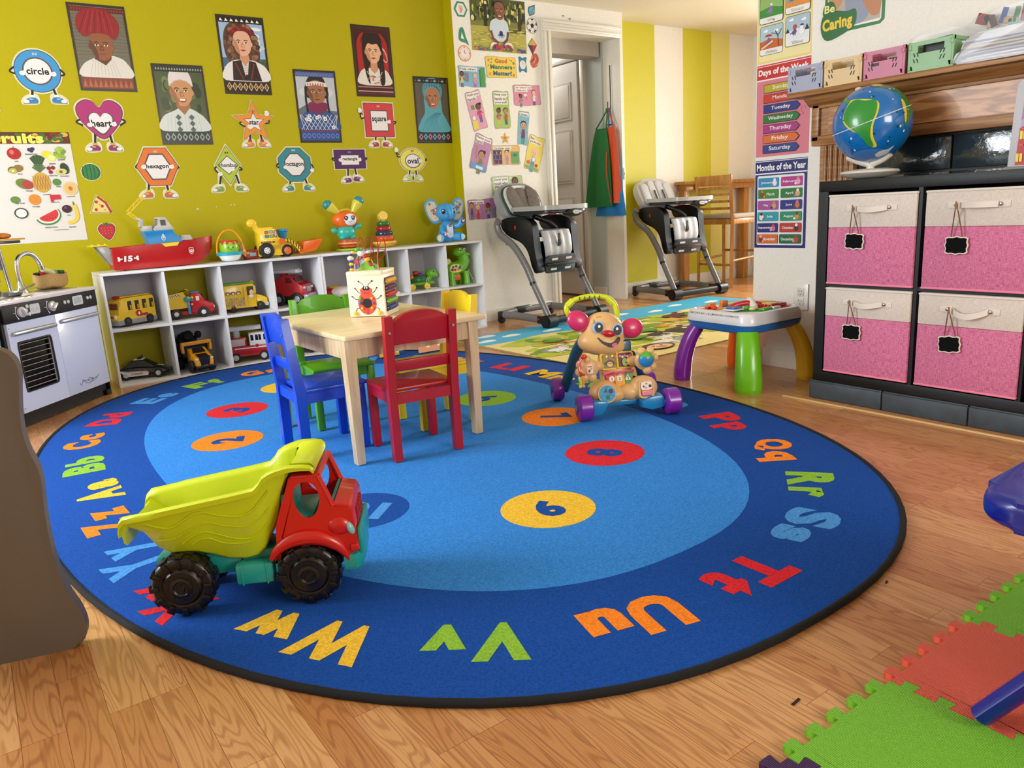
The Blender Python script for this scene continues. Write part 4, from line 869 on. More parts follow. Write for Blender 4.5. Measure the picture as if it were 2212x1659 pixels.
# --- lower row: police car
t = thing('toy_police_car','black and white toy police car in the lower left cube','toy car',(.708,4.555,SLZ),-20)
BG = pl('#0c0c0e',.15)
b = MB(BG); R = []
for x,zt,hw in ((-.135,.048,.040),(-.128,.062,.052),(-.09,.068,.056),(-.02,.068,.057),(.06,.062,.057),(.11,.052,.055),(.135,.040,.044)):
    R.append([(x,-hw,.016),(x,-hw - .002,.034),(x,-hw + .004,zt - .006),(x,-hw + .018,zt),(x,hw - .018,zt),(x,hw - .004,zt - .006),(x,hw + .002,.034),(x,hw,.016)])
b.rings(R); b.build('body',t)
b = MB(BG); R = []
for x,zt,hw in ((-.105,.064,.050),(-.06,.096,.040),(-.03,.103,.038),(.015,.101,.038),(.065,.064,.050)):
    R.append([(x,-hw - .004,.060),(x,-hw + .004,zt - .004),(x,-hw + .012,zt),(x,hw - .012,zt),(x,hw - .004,zt - .004),(x,hw + .004,.060)])
b.rings(R,m=mat('#0c1014',.3)); b.build('cabin',t)
b = MB(pl('#dcdce0')); b.box((-.015,0,.1045),(.055,.060,.004),bev=.001); b.build('roof_panel',t)
b = MB(BLK); b.box((-.01,0,.112),(.018,.074,.012),bev=.003); b.build('light_bar',t)
P = Pic(frame((0,-.0588,.040),(1,0,0),(0,-.05,1)),step=.0003,z=.0004); P.poly([(-.120,.016),(-.07,.008),(.025,.004),(.033,-.006),(.028,-.020),(-.07,-.021),(-.095,-.008)],'#dcd6d4'); P.line([(-.10,.006),(.03,.0),(.028,-.018)],.002,'#a8423a'); P.text('CHARGER',-.028,-.008,.010,'#1a1a1a',bold=.02,w=.060,shear=.2); P.build('door_decal',t)
P = Pic(frame((.09,0,.0585),(1,0,-.2),(0,1,0)),step=.0003,z=.0015); P.rect(-.016,-.018,.014,.018,'#cfd4dc'); P.build('hood_badge',t)
wheels(t,(-.085,.078),.0575,.026,.020,'#c8cacc',.5)
# --- yellow/black construction dumper, nose to the room
t = thing('toy_construction_truck','yellow and black toy construction dumper facing out of the second lower cube','toy truck',(.975,4.530,SLZ),-82)
CY = pl('#e09a12')
b = MB(CY); side_prism(b,[(.02,.045),(.02,.130),(.045,.130),(.075,.100),(.125,.086),(.140,.070),(.140,.040)],-.050,.050,bev=.006); b.build('cab',t)
b = MB(mat('#101010',.2)); b.prism([(-.036,-.016),(.036,-.016),(.028,.016),(-.028,.016)],0,.003,M=frame((.0625,0,.118),(0,1,0),(-.7,0,.75))); b.build('windshield',t)
b = MB(BLK); b.prism([(-.032,.092),(.032,.092),(.020,.030),(-.020,.030)],0,.004,M=frame((.140,0,0),(0,1,0),(0,0,1))); b.prism([(-.030,-.02),(.030,-.02),(.030,.03),(-.030,.03)],0,.004,M=frame((.118,0,.090),(0,1,0),(-.95,0,.25))); gr_ = b.build('grille',t)
P = Pic(frame((.1445,0,.038),(0,1,0),(0,0,1)),step=.0002,z=0); P.text('CAT',0,0,.009,'#e8e8e8',bold=.03); P.build('badge',gr_)
for s in (-1,1): b = MB(mat('#f4e6a0',.3)); b.box((.137,s * .040,.078),(.008,.020,.012),bev=.002); b.build('headlight',t)
b = MB(BLK); b.box((.01,0,.050),(.24,.080,.030),bev=.004); b.box((.138,0,.030),(.020,.110,.022),bev=.004); b.build('chassis',t)
b = MB(CY); b.box((.045,0,.160),(.030,.165,.020),bev=.003); b.box((.045,-.078,.135),(.028,.012,.05),bev=.003); b.box((.045,.078,.135),(.028,.012,.05),bev=.003)
for i in range(13): b.box((.0605,-.066 + i * .011,.160),(.003,.004,.014))
b.build('bed_guard',t)
b = MB(BLK); side_prism(b,[(-.13,.085),(-.14,.150),(.030,.160),(.025,.085)],-.072,.072,bev=.004); b.build('dump_bed',t)
b = MB(mat('#0e0e10',.8)); [b.ell((random.uniform(-.10,0),random.uniform(-.05,.05),random.uniform(.16,.20)),random.uniform(.018,.030),n=8,k=5) for i in range(14)]; tag(b.build('load',t),kind='stuff')
wheels(t,(-.085,.092),.068,.036,.028,'#2a2a2c')
# --- white and red fire truck
t = thing('toy_fire_truck','white and red toy fire truck with ladder in third lower cube','toy truck',(1.288,4.545,SLZ),-14)
b = MB(pl('#b0161c')); b.box((-.01,0,.065),(.25,.096,.060),bev=.004); b.build('body',t)
b = MB(pl('#e8e8ec')); b.box((.060,0,.130),(.110,.096,.075),bev=.008); b.box((.02,0,.082),(.20,.098,.006)); b.build('cab',t)
b = MB(RED); b.box((-.072,0,.118),(.125,.094,.055),bev=.003); b.build('rear_box',t)
b = MB(mat('#c8b8b8',.4)); b.box((-.072,-.0478,.118),(.105,.003,.040),bev=.001); b.build('panel',t)
for x,w_ in ((.022,.016),(.048,.016),(.066,.014),(.098,.024)): b = MB(mat('#101216',.15)); b.box((x,-.0485,.140),(w_,.002,.034),bev=.001); b.build('window',t)
b = MB(mat('#101216',.15)); b.box((.1145,0,.138),(.003,.075,.036)); b.build('windshield',t)
b = MB(pl('#dcdce2')); b.box((-.03,0,.190),(.22,.045,.012),bev=.002)
for s in (-1,1): b.box((-.03,s * .021,.200),(.22,.004,.012))
for i in range(10): b.box((-.13 + i * .022,0,.199),(.004,.04,.004))
b.build('ladder',t)
b = MB(pl('#c8c8cc')); b.cyl((-.06,0,.145),(-.06,0,.186),.02); b.build('turntable',t)
b = MB(RED); b.ell((.045,-.049,.092),(.010,.002,.010)); b.build('emblem',t)
wheels(t,(-.080,.078),.050,.030,.022,'#c8c8cc',.55)
# --- lower fourth cube: dark trucks behind the chairs
t = thing('toy_black_truck','black toy truck in the lower fourth cube behind the green chair','toy truck',(1.600,4.545,SLZ),-30)
b = MB(BLK); b.box((0,0,.075),(.22,.09,.045),bev=.005); b.build('body',t)
b = MB(pl('#2a2a30')); b.box((.05,0,.125),(.07,.085,.055),bev=.008); b.build('cab',t)
b = MB(pl('#a8252a')); b.box((-.045,0,.11),(.10,.08,.02),bev=.003); b.build('cargo',t)
wheels(t,(-.07,.07),.052,.038,.026,'#5a5a60')
# --- second unit, upper row
t = thing('rounded_toy','red and white rounded toy with yellow dial in the upper cube behind the busy cube','toy',(1.88,4.56,SHZ),-10)
b = MB(RED); b.ell((0,0,.045),(.10,.085,.042)); b.build('body',t)
b = MB(mat('#e8e2e0',.3)); b.ell((.02,-.03,.048),(.085,.070,.036)); b.build('white_panel',t)
b = MB(YEL); b.ell((-.01,-.02,.078),(.040,.040,.010)); b.build('dial',t)
wheels(t,(-.05,.05),.055,.018,.012)
t = thing('pull_along_turtle','green pull-along turtle toy with yellow wheels in the upper cube','toy turtle',(2.485,4.53,SHZ),-12)
GN = pl('#6cb81e')
b = MB(pl('#1c6a34')); b.ell((-.03,0,.062),(.068,.048,.042)); b.build('shell',t)
b = MB(GN); b.ell((-.03,0,.040),(.075,.052,.016)); b.ell((.055,0,.040),(.03,.02,.014)); b.tube([tuple(p) for p in catmull([(.02,0,.045),(.040,0,.060),(.052,0,.085)],5)],.018,12); b.build('body',t)
b = MB(GN); b.ell((.062,0,.100),(.040,.028,.028)); b.ell((.090,0,.088),(.020,.022,.018)); b.build('head',t)
for s in (-1,1): b = MB(mat('#101010',.2)); b.ell((.075,s * .024,.110),(.005,.003,.006)); b.build('eye',t)
for x,z,c in ((-.085,.085,'#e07818'),(-.02,.098,'#5a2a86'),(-.05,.112,'#c01c20')): b = MB(c); b.ell((x,-.02,z),(.022,.018,.014)); b.build('knob',t)
b = MB(RED); b.box((-.05,0,.118),(.030,.010,.012),bev=.003); b.build('carry_handle',t)
for x in (-.085,.015):
    for s in (-1,1): b = MB(pl('#e8cc2a')); b.lathe([(.008,-.006),(.020,-.006),(.022,0),(.020,.006),(.008,.008)],20,M=T(x,s * .048,.022) @ RX(90)); b.build('wheel',t)
b = MB(mat('#e8e2c0',.6)); b.tube([tuple(p) for p in catmull([(.03,-.03,.08),(.01,-.055,.05),(.02,-.06,.015),(.05,-.06,.006),(.08,-.05,.006)],5)],.0018,6); b.build('cord',t)
t = thing('toy_dinosaur','lime green toy dinosaur with open red mouth in the upper right cube','toy dinosaur',(2.770,4.535,SHZ),0)
b = MB(GN); b.ell((-.035,0,.105),(.062,.045,.055)); b.tube([tuple(p) for p in catmull([(-.005,0,.11),(.035,0,.135),(.050,0,.17),(.035,0,.205)],5)],[.050 - .0008 * i for i in range(16)],16); b.build('body',t)
b = MB(GN); b.ell((.020,0,.222),(.050,.040,.034)); b.ell((.062,-.004,.206),(.042,.036,.017),rot=RY(10)); b.build('head',t)
b = MB(GN); b.ell((.058,-.004,.160),(.042,.034,.012),rot=RY(-6)); b.build('jaw',t)
b = MB(mat('#7a1210',.4)); b.ell((.052,-.004,.178),(.036,.034,.018)); b.build('mouth_inside',t)
for s in (-1,1): b = MB(mat('#eef0e0',.2)); b.ell((.020 + s * .018 + .01,-.030,.236),(.010,.006,.012)); q = b.build('eye',t); b = MB(mat('#101010',.2)); b.ell((.020 + s * .018 + .01,-.0355,.235),(.005,.003,.006)); b.build('pupil',q)
b = MB(pl('#a02038')); b.ell((.030,0,.252),(.020,.012,.008)); b.build('crest',t)
for x,s in ((-.070,-1),(.045,-1),(-.070,1),(.045,1)): b = MB(GN); b.tube([(x,s * .030,.09),(x,s * .034,.04),(x,s * .034,.002)],[.022,.022,.027],16); b.build('leg',t)
P = Pic(frame((-.035,-.0455,.112),(1,0,0),(0,.12,1)),step=.0004,z=.0); P.sheet(c2([(-.052,0),(-.035,.028),(.005,.034),(.040,.018),(.048,-.004),(.030,-.020),(-.035,-.022)],4),'#f0e08a',.016); P.z = .001
for x,y,c in ((-.026,.014,'#2a6a8a'),(-.002,.018,'#3a7a34'),(-.014,-.006,'#c03028'),(.012,-.004,'#d88a2a'),(-.036,-.004,'#3a3a3a'),(.026,.006,'#3a5aa0')): P.ell(x,y,.010,.009,c)
P.build('button_panel',t)
b = MB(pl('#d86a14')); b.box((-.028,-.034,.055),(.048,.020,.042),bev=.008); b.build('orange_door',t)
b = MB(mat('#e0d8a0',.4)); b.ell((-.075,0,.158),(.028,.010,.026)); b.build('spine_wheel',t)
b = MB(mat('#e8e2c0',.6)); b.tube([tuple(p) for p in catmull([(.075,-.02,.10),(.085,-.03,.06),(.100,-.04,.02),(.105,-.04,.004)],5)],.0016,6); b.build('cord',t)
t = thing('bead_coaster_toy','small wire bead toy peeking out beside the busy cube','bead toy',(2.22,4.47,SHZ),0)
b = MB(NAT); b.box((0,0,.006),(.09,.06,.012),bev=.002); b.build('base',t)
for i,c in enumerate(('#2c6a9a','#c8a02a','#b8323a')): b = MB(c); b.tube([tuple(p) for p in catmull([(-.03,-.015 + i * .015,.01),(-.02,-.015 + i * .015,.055),(.02,-.015 + i * .015,.055),(.03,-.015 + i * .015,.01)],5)],.0016,6); w_ = b.build('wire',t); b = MB(c); b.ell((-.01 + i * .01,-.015 + i * .015,.058),.008,n=10,k=6); b.build('bead',w_)

# ---------------------------------------------------------------- toys on top of the shelves
TZ = .6030
t = thing('toy_rescue_ship','long red toy rescue ship with blue deckhouse and yellow crane','toy ship',(.905,4.565,TZ),3)
b = MB(RED); R = []
for x,zt,hw,zb in ((-.270,.115,.050,.012),(-.262,.122,.056,.006),(-.15,.126,.062,.004),(0,.130,.064,.004),(.12,.134,.060,.004),(.19,.140,.048,.018),(.235,.146,.030,.050),(.262,.150,.010,.085),(.272,.152,.003,.13)):
    R.append([(x,-hw * .80,zb),(x,-hw,zt * .55 + zb * .4),(x,-hw,zt),(x,-hw + .006,zt),(x,-hw * .9 + .008,zt - .012)] + [(x,hw * .9 - .008,zt - .012),(x,hw - .006,zt),(x,hw,zt),(x,hw,zt * .55 + zb * .4),(x,hw * .80,zb)])
b.rings(R); b.build('hull',t)
b = MB(mat('#141010',.5)); [b.cyl((x,-.045,.006),(x,.045,.006),.008) for x in (-.20,)]; b.build('roller',t)
b = MB(pl('#e6c81a')); side_prism(b,[(-.02,.128),(.075,.131),(.062,.112),(-.002,.110)],-.0665,-.0600); b.box((-.32,0,.138),(.085,.10,.007),bev=.002); [b.box((-.35 + i * .03,-.04,.144),(.010,.010,.008),bev=.002) for i in range(3)]; b.build('yellow_deck',t)
b = MB(pl('#9c9a96')); side_prism(b,[(-.335,.134),(-.285,.134),(-.262,.110),(-.262,.035),(-.278,.035)],-.045,-.038,bev=.002); side_prism(b,[(-.335,.134),(-.285,.134),(-.262,.110),(-.262,.035),(-.278,.035)],.038,.045,bev=.002); b.cyl((-.285,-.046,.098),(-.285,.046,.098),.012); b.build('stern_ramp',t)
SB = pl('#1c86c4'); b = MB(SB); R = []
for z,x0,x1,hw in ((.126,-.075,.100,.048),(.150,-.078,.090,.048),(.180,-.088,.060,.046),(.192,-.094,.055,.050),(.198,-.094,.053,.050)): R.append([(x0,-hw,z),(x1,-hw,z),(x1,hw,z),(x0,hw,z)])
b.rings(R); dk = b.build('deckhouse',t,smooth=25)
LG = pl('#b9b6b0'); b = MB(LG); side_prism(b,[(-.035,.198),(-.035,.222),(-.015,.226),(-.012,.262),(.022,.268),(.030,.262),(.052,.215),(.066,.205),(.064,.198)],-.044,-.036,bev=.002); side_prism(b,[(-.035,.198),(-.035,.222),(-.015,.226),(-.012,.262),(.022,.268),(.030,.262),(.052,.215),(.066,.205),(.064,.198)],.036,.044,bev=.002); b.box((.008,0,.263),(.042,.085,.010),bev=.003); b.box((.010,0,.205),(.10,.08,.014),bev=.003); b.build('bridge',t)
b = MB(mat('#4a4440',.4)); b.box((.010,-.0450,.238),(.026,.002,.030)); b.build('bridge_window',t)
b = MB(LG); b.box((-.068,0,.212),(.050,.060,.030),bev=.004); side_prism(b,[(-.088,.222),(-.078,.256),(-.095,.268),(-.115,.270),(-.110,.258),(-.096,.254),(-.104,.222)],-.022,.022,bev=.002); b.build('crane_seat',t)
b = MB(LG); b.box((.125,0,.150),(.070,.060,.030),bev=.006,taper=(.75,.8)); b.build('cargo_hatch',t)
b = MB(pl('#e2bc1c'))
def truss(b,p,q,wd=.010):
    p,q = Vector(p),Vector(q); d = (q - p).normalized(); n_ = Vector((-d.z,0,d.x)) * wd
    b.cyl(p + n_,q + n_,.0022,n=6); b.cyl(p - n_,q - n_,.0022,n=6); k = 7
    for i in range(k): a = p.lerp(q,i / k); e = p.lerp(q,(i + 1) / k); s = 1 if i % 2 else -1; b.cyl(a + n_ * s,e - n_ * s,.0016,n=6)
truss(b,(-.098,0,.258),(-.148,0,.300),.007); b.build('crane_boom',t)
b = MB(pl('#e2bc1c')); truss(b,(-.148,0,.298),(-.052,0,.385),.008); b.build('crane_jib',t)
P = Pic(frame((0,-.0652,.066),(1,0,0),(0,-.02,1)),step=.0003,z=.0)
P.text('15',-.196,-.004,.030,'#e8e4e0',bold=.06,w=.044,shear=.12)
for x,s in ((-.232,1),(-.160,-1)):
    P.rect(x - .008,-.007,x + .008,.0,'#e8e4e0'); P.ell(x - s * .010,.002,.0065,.0065,'#e8e4e0'); P.ell(x - s * .010,-.009,.0065,.0065,'#e8e4e0')
P.z = .0008; P.poly([(.118,.028),(.130,.032),(.142,.028),(.144,.010),(.138,-.002),(.130,-.008),(.122,-.002),(.116,.010)],'#e8e4e0'); P.poly([(.120,.026),(.130,.029),(.140,.026),(.1415,.010),(.136,.0),(.130,-.005),(.124,.0),(.1185,.010)],'#a01418')
P.ell(.130,.008,.006,.005,'#e8e4e0')
for dx,dy in ((-.008,.013),(-.003,.018),(.003,.018),(.008,.013)): P.ell(.130 + dx,dy,.0024,.003,'#e8e4e0')
P.build('hull_markings',t)
P = Pic(frame((.0,-.0482,.158),(1,0,0),(0,.02,1)),step=.0003,z=.0012); P.ell(0,0,.011,.015,'#d6e2ea'); P.ell(0,0,.008,.011,'#2a86be'); P.ell(0,.002,.005,.006,'#d6e2ea'); P.text('+',0,.017,.010,'#d6e2ea',bold=.03); P.build('badge',dk)
# --- bucket toy
t = thing('bucket_toy','green and turquoise smiling bucket toy with orange hoop handle','toy bucket',(1.258,4.555,TZ),0)
b = MB(pl('#e8ecec')); b.lathe([(.030,.0),(.050,.008),(.062,.030),(.064,.036)],28); b.build('white_base',t)
b = MB(pl('#22a0b8')); b.lathe([(.062,.034),(.074,.036),(.076,.046),(.070,.054),(.052,.056)],28); b.build('turquoise_rim',t)
b = MB(pl('#84bc28')); b.lathe([(.052,.054),(.055,.075),(.052,.100),(.046,.110)],28); gb = b.build('green_tub',t)
b = MB(pl('#c82a1c')); b.lathe([(.0475,.104),(.0478,.112),(.044,.118),(.001,.118)],28); [b.ell((.046 * cos(a),.046 * sin(a),.104),(.009,.009,.012),n=8,k=6) for a in (-2.6,-2.0,-1.3,-.7,-.1)]; b.build('red_lid',t)
b = MB(mat('#101410',.3)); b.ell((-.020,-.0515,.078),(.003,.002,.004),n=8,k=6); b.ell((.006,-.055,.078),(.003,.002,.004),n=8,k=6); b.tube([(-.014,-.0545,.070),(-.007,-.0555,.067),(.0,-.0556,.070)],.001,5); b.build('face',gb)
b = MB(pl('#e89a1c')); b.tube([(p.x,p.y,p.z) for p in catmull([(-.072,0,.05),(-.060,0,.12),(-.02,-.0,.168),(.03,-.005,.17),(.066,-.012,.12),(.078,-.02,.05),(.080,-.022,.020)],6)],.0048,8); b.ell((.078,-.02,.045),(.012,.008,.022)); b.build('handle',t)
t = thing('wooden_jar_toy','small red and wooden block toy behind the bucket toy','toy',(1.372,4.60,TZ),0)
b = MB(mat('#c8a070',.5)); b.box((-.03,.02,.045),(.04,.04,.09),bev=.004); b.build('wooden_block',t)
b = MB(pl('#a01a2a')); b.box((.01,-.02,.028),(.075,.05,.054),bev=.008); b.build('red_block',t)
b = MB(pl('#8ab0b8')); b.box((.015,-.047,.028),(.040,.006,.022),bev=.004); b.build('grey_panel',t)
# --- yellow front loader
t = thing('toy_front_loader','yellow toy front loader with orange scoop and blue hopper','toy loader',(1.555,4.555,TZ),0)
LY = pl('#ecc428')
b = MB(LY); side_prism(b,[(-.135,.012),(-.130,.100),(-.128,.170),(-.120,.178),(-.045,.178),(-.022,.110),(.020,.104),(.050,.080),(.062,.030),(.04,.012)],-.048,.048,bev=.006); bd = b.build('body',t)
b = MB(LY); b.tube([(-.118,0,.150),(-.142,0,.195),(-.150,0,.200)],[.018,.018,.020],14); b.ell((-.152,0,.204),(.030,.018,.026)); b.build('rear_knob',t)
P = Pic(frame((0,-.0484,0),(1,0,0),(0,0,1)),step=.0003,z=.0004)
P.poly(rrect(-.110,.108,-.030,.166,.010),'#f2d650'); 
for x,z,w_,h_,c in ((-.100,.140,.024,.018,'#d8603a'),(-.072,.142,.024,.018,'#a8aab2'),(-.100,.117,.024,.018,'#3a8ab0'),(-.072,.117,.024,.018,'#8cae50')): P.poly(rrect(x,z,x + w_,z + h_,.005),'#5a4a20'); P.poly(rrect(x + .002,z + .002,x + w_ - .002,z + h_ - .002,.004),c)
P.ell(-.036,.138,.010,.022,'#5a2a30'); P.ell(-.036,.138,.007,.018,'#c8a8a0')
for i in range(7): P.poly([(-.126 + i * .009,.086),(-.121 + i * .009,.086),(-.124 + i * .009,.098),(-.129 + i * .009,.098)],'#2a2418')
for i in range(6): P.poly([(-.062 + i * .008,.050),(-.059 + i * .008,.050),(-.047 + i * .007,.075),(-.050 + i * .007,.075)],'#a88a18')
P.ell(-.054,.092,.009,.0045,'#2a2418'); P.build('control_stickers',bd)
b = MB(BLUP); b.lathe([(.020,.100),(.026,.132),(.030,.150)],22,M=T(.022,0,0),cap=(True,False)); b.lathe([(.030,.146),(.035,.150),(.035,.160),(.030,.162),(.026,.152),(.010,.140)],22,M=T(.026,0,0)); b.build('hopper',t)
for s in (-1,1):
    b = MB(LY); b.tube([tuple(p) for p in catmull([(-.005,s * .052,.092),(.040,s * .055,.092),(.080,s * .055,.062),(.108,s * .055,.022)],5)],.0105,10,flat=1.0); am = b.build('lift_arm',t)
    b = MB(mat('#181410',.4)); cc = catmull([(-.005,s * .052,.092),(.040,s * .055,.092),(.080,s * .055,.062),(.108,s * .055,.022)],8)
    for i in range(3,24,3): q = cc[i]; b.box(tuple(q),(.005,.0225,.0215),M=None) 
    b.build('stripes',am)
    b = MB(pl('#e06018')); b.cyl((-.005,s * .050,.092),(-.005,s * .066,.092),.018); b.cyl((.106,s * .050,.022),(.106,s * .066,.022),.013); b.build('pivot',am)
b = MB(pl('#e06418')); side_prism(b,[(.110,.010),(.200,.024),(.252,.092),(.240,.088),(.130,.082)],-.060,.060,bev=.003); b.build('scoop',t)
wheels(t,(-.098,),.056,.045,.026,'#dcdcdc',.42); wheels(t,(.025,),.052,.036,.022,'#e06a1c',.6)
# --- dancing robot toy with bean ears
t = thing('dancing_toy','orange and turquoise toy with round white face and two bean ears','toy',(2.010,4.590,TZ),-8)
ORG = pl('#e8641c'); TQ = pl('#2cb4a4')
b = MB(pl('#a8c83a')); b.lathe([(.07,0),(.085,.006),(.080,.014),(.04,.02)],28); b.build('base',t)
b = MB(pl('#c8501c')); b.lathe([(.045,.018),(.072,.024),(.074,.034),(.06,.040)],28); b.lathe([(.05,.052),(.070,.056),(.070,.066),(.05,.074)],28); b.build('stand',t)
b = MB(mat('#d8a060',.4)); b.lathe([(.055,.038),(.068,.042),(.068,.054),(.055,.056)],28); b.build('middle_ring',t)
b = MB(TQ); b.ell((-.010,0,.115),(.060,.050,.050)); [b.ell((x,-.01,.085),(.026,.026,.020)) for x in (-.035,.020)]; b.build('body',t)
for s,x,z in ((-1,-.085,.130),(1,.070,.150)): b = MB(TQ); b.tube([(s * .045,0,.13),(x * .8,-.01,z - .005),(x,-.01,z)],[.014,.014,.016],12); b.ell((x,-.01,z),(.022,.018,.018)); b.build('arm',t)
b = MB(ORG); b.ell((-.008,0,.192),(.082,.058,.056),n=28,k=18); b.build('head',t)
b = MB(mat('#e8ecf4',.25)); b.ell((.004,-.022,.192),(.054,.042,.042),n=26,k=16); fc = b.build('face_screen',t)
P = Pic(frame((.006,-.064,.194),(1,0,0),(0,0,1)),step=.0004,z=.0); 
for s in (-1,1): P.sheet([(s * .022 + .011 * cos(radians(q)),.008 + .014 * sin(radians(q))) for q in range(0,360,20)],'#14202c',.008); P.ell(s * .022 - .003,.012,.0035,.005,'#ffffff'); P.ell(s * .022 + .003,.004,.005,.004,'#3a8ab0')
P.line([(-.010,-.012),(-.003,-.017),(.006,-.017),(.012,-.011)],.002,'#14202c'); P.build('face',fc)
for s,a,c in ((-1,-50,'#2a8a94'),(1,34,'#2a8a94')):
    p0 = Vector((s * .045,0,.235)); d = Vector((sin(radians(a)),0,cos(radians(a)))); b = MB(pl('#d6cc40')); b.tube([p0,p0 + d * .03,p0 + d * .06,p0 + d * .075],[.015,.024,.033,.032],16); er = b.build('bean_ear',t)
    b = MB(pl(c)); b.ell(tuple(p0 + d * .082),(.033,.028,.030)); b.build('ear_tip',er)
    P = Pic(frame(tuple(p0 + d * .058 + Vector((0,-.027,0))),(1,0,0),(0,0,1)),step=.0003,z=.0012); P.text('A' if s < 0 else '123',0,0,.016 if s < 0 else .014,'#a02a1c' if s > 0 else '#184a50',bold=.02,rot=0 if s < 0 else 35); P.build('ear_print',er)
b = MB(pl('#c8b82c')); b.tube([tuple(p) for p in catmull([(-.05,0,.238),(-.02,0,.252),(.02,0,.252),(.04,0,.240)],5)],.009,10); b.build('head_band',t)
# --- stacking rings
t = thing('stacking_rings','stack of glossy coloured rings with star topper on yellow rocker','stacking toy',(2.263,4.590,TZ),0)
b = MB(pl('#e8b83a')); b.lathe([(.02,.0),(.06,.010),(.082,.030),(.080,.040),(.03,.044)],30,M=SX(1.05,.8,1)); b.build('rocker_base',t)
for i,(c,r) in enumerate((('#d0501a',.066),('#123a50',.060),('#a81420',.052),('#1c6a2c',.046))):
    z = .058 + i * .031; b = MB(pl(c,.15)); b.tube([(r * .62 * cos(q * pi / 12),r * .55 * sin(q * pi / 12),z) for q in range(24)],[r * .36 * (1 + .06 * cos(q * pi / 2)) for q in range(24)],12,closed=True); b.build('ring',t)
b = MB(pl('#e8c85a')); sp = [((.038 if i % 2 == 0 else .026) * cos(i * pi / 5 + .3),(.038 if i % 2 == 0 else .026) * sin(i * pi / 5 + .3)) for i in range(10)]; b.prism(sp,-.018,.018,M=T(0,0,.200) @ RX(75),bev=.007,seg=3); st_ = b.build('star_topper',t,sub=1)
b = MB('#e8b83a'); b.cyl((0,0,.03),(0,0,.175),.012); b.build('post',t)
# --- blue elephant
t = thing('toy_elephant','light blue sitting toy elephant with patterned ears and heart on hand','toy elephant',(2.742,4.590,TZ),-12)
EB = mat('#3f97d2',.4,0,.1)
b = MB(EB); b.rings([[(hw * cos(q * pi / 12),hw * .85 * sin(q * pi / 12),z) for q in range(24)] for z,hw in ((.004,.045),(.02,.060),(.06,.062),(.10,.050),(.130,.034),(.145,.020))]); b.build('body',t)
b = MB(EB); b.ell((.0,-.01,.200),(.072,.060,.062),n=28,k=18); b.ell((.0,-.035,.178),(.045,.035,.030)); hd = b.build('head',t)
b = MB(EB); b.tube([tuple(p) for p in catmull([(.004,-.060,.225),(.006,-.082,.205),(.006,-.088,.180),(.010,-.080,.160)],5)],[.026,.025,.024,.023,.022,.021,.020,.019,.018,.017,.016,.016,.016,.016,.016,.014],14); b.build('trunk',t)
for s in (-1,1):
    b = MB(mat('#16283a',.15)); b.ell((s * .036 - .002,-.062,.206),(.014,.007,.018),rot=RZ(s * 20)); e_ = b.build('eye',t); b = MB(mat('#ffffff',.2)); b.ell((s * .036 - .006,-.0690,.213),(.004,.002,.005)); b.build('glint',e_)
    EM = T(s * .075,.010,.215) @ RZ(s * 14) @ RY(s * 12); ep = c2([(-.03 * s,-.060),(.01 * s,-.088),(.046 * s,-.062),(.062 * s,.0),(.056 * s,.055),(.018 * s,.082),(-.022 * s,.055)],5)
    b = MB(EB); b.prism(ep,-.006,.006,M=EM @ XZF,bev=.003); er = b.build('ear',t)
    P = Pic(EM @ frame((0,-.0063,0),(1,0,0),(0,0,1)),step=.0003,z=.0004); P.poly([(x * .78 + s * .004,y * .8) for x,y in ep],'#c8b89c')
    rn = random.Random(5 + s)
    for i in range(26):
        x,y = rn.uniform(-.02,.036) * s,rn.uniform(-.05,.048); P.rect(x,y,x + rn.uniform(.008,.014),y + rn.uniform(.008,.014),rn.choice(('#a8442c','#3a7aa8','#d8cda8','#5a8aa0','#c88a5a')))
    P.build('ear_pattern',er)
for s in (-1,1):
    b = MB(EB); b.tube([(s * .035,-.02,.035),(s * .065,-.055,.032),(s * .078,-.075,.032)],[.030,.028,.027],16); lg = b.build('leg',t)
    b = MB(mat('#9ccbe4' if s > 0 else '#e8d8b0',.4)); M_ = frame((s * .080,-.0775,.032),(1,-s * .2,0),(0,0,1)); b.lathe([(.020,0),(.020,.003),(.001,.003)],20,M=M_); b.build('foot_pad',lg)
b = MB(EB); b.tube([(.040,-.02,.105),(.070,-.045,.105),(.090,-.055,.130)],[.020,.020,.024],14); b.ell((.092,-.057,.135),(.026,.020,.026)); ar = b.build('arm',t)
P = Pic(frame((.094,-.0775,.137),(1,0,0),(0,0,1)),step=.0004,z=.001); P.ell(0,0,.017,.017,'#3a2a50'); P.poly(c2([(0,.006),(.006,.011),(.011,.006),(.008,-.002),(0,-.010),(-.008,-.002),(-.011,.006),(-.006,.011)],3),'#f0a8b8'); P.build('heart_button',ar)
b = MB(EB); b.tube([(-.038,-.02,.105),(-.052,-.050,.075),(-.040,-.065,.060)],[.020,.018,.018],14); b.build('arm',t)
P = Pic(frame((.006,-.053,.075),(1,0,0),(0,-.05,1)),step=.0005,z=.001); P.sheet(rrect(-.022,-.045,.020,.045,.016),'#c8d4e2',.012); P.ell(0,.036,.014,.009,'#14204a'); P.text('vtech',0,.036,.006,'#e8e8f0',bold=.02); P.build('tag_panel',t)
P = Pic(frame((-.036,-.070,.058),(1,0,0),(0,0,1)),step=.0005,z=.012)
for i,c in enumerate(('#f0e6e0','#d87a5a','#e8c8d0','#f0e6e0','#b86aa0')): a = i * 1.257; P.ell(.009 * cos(a),.009 * sin(a),.007,.005,c,rot=math.degrees(a))
P.build('flower',t)
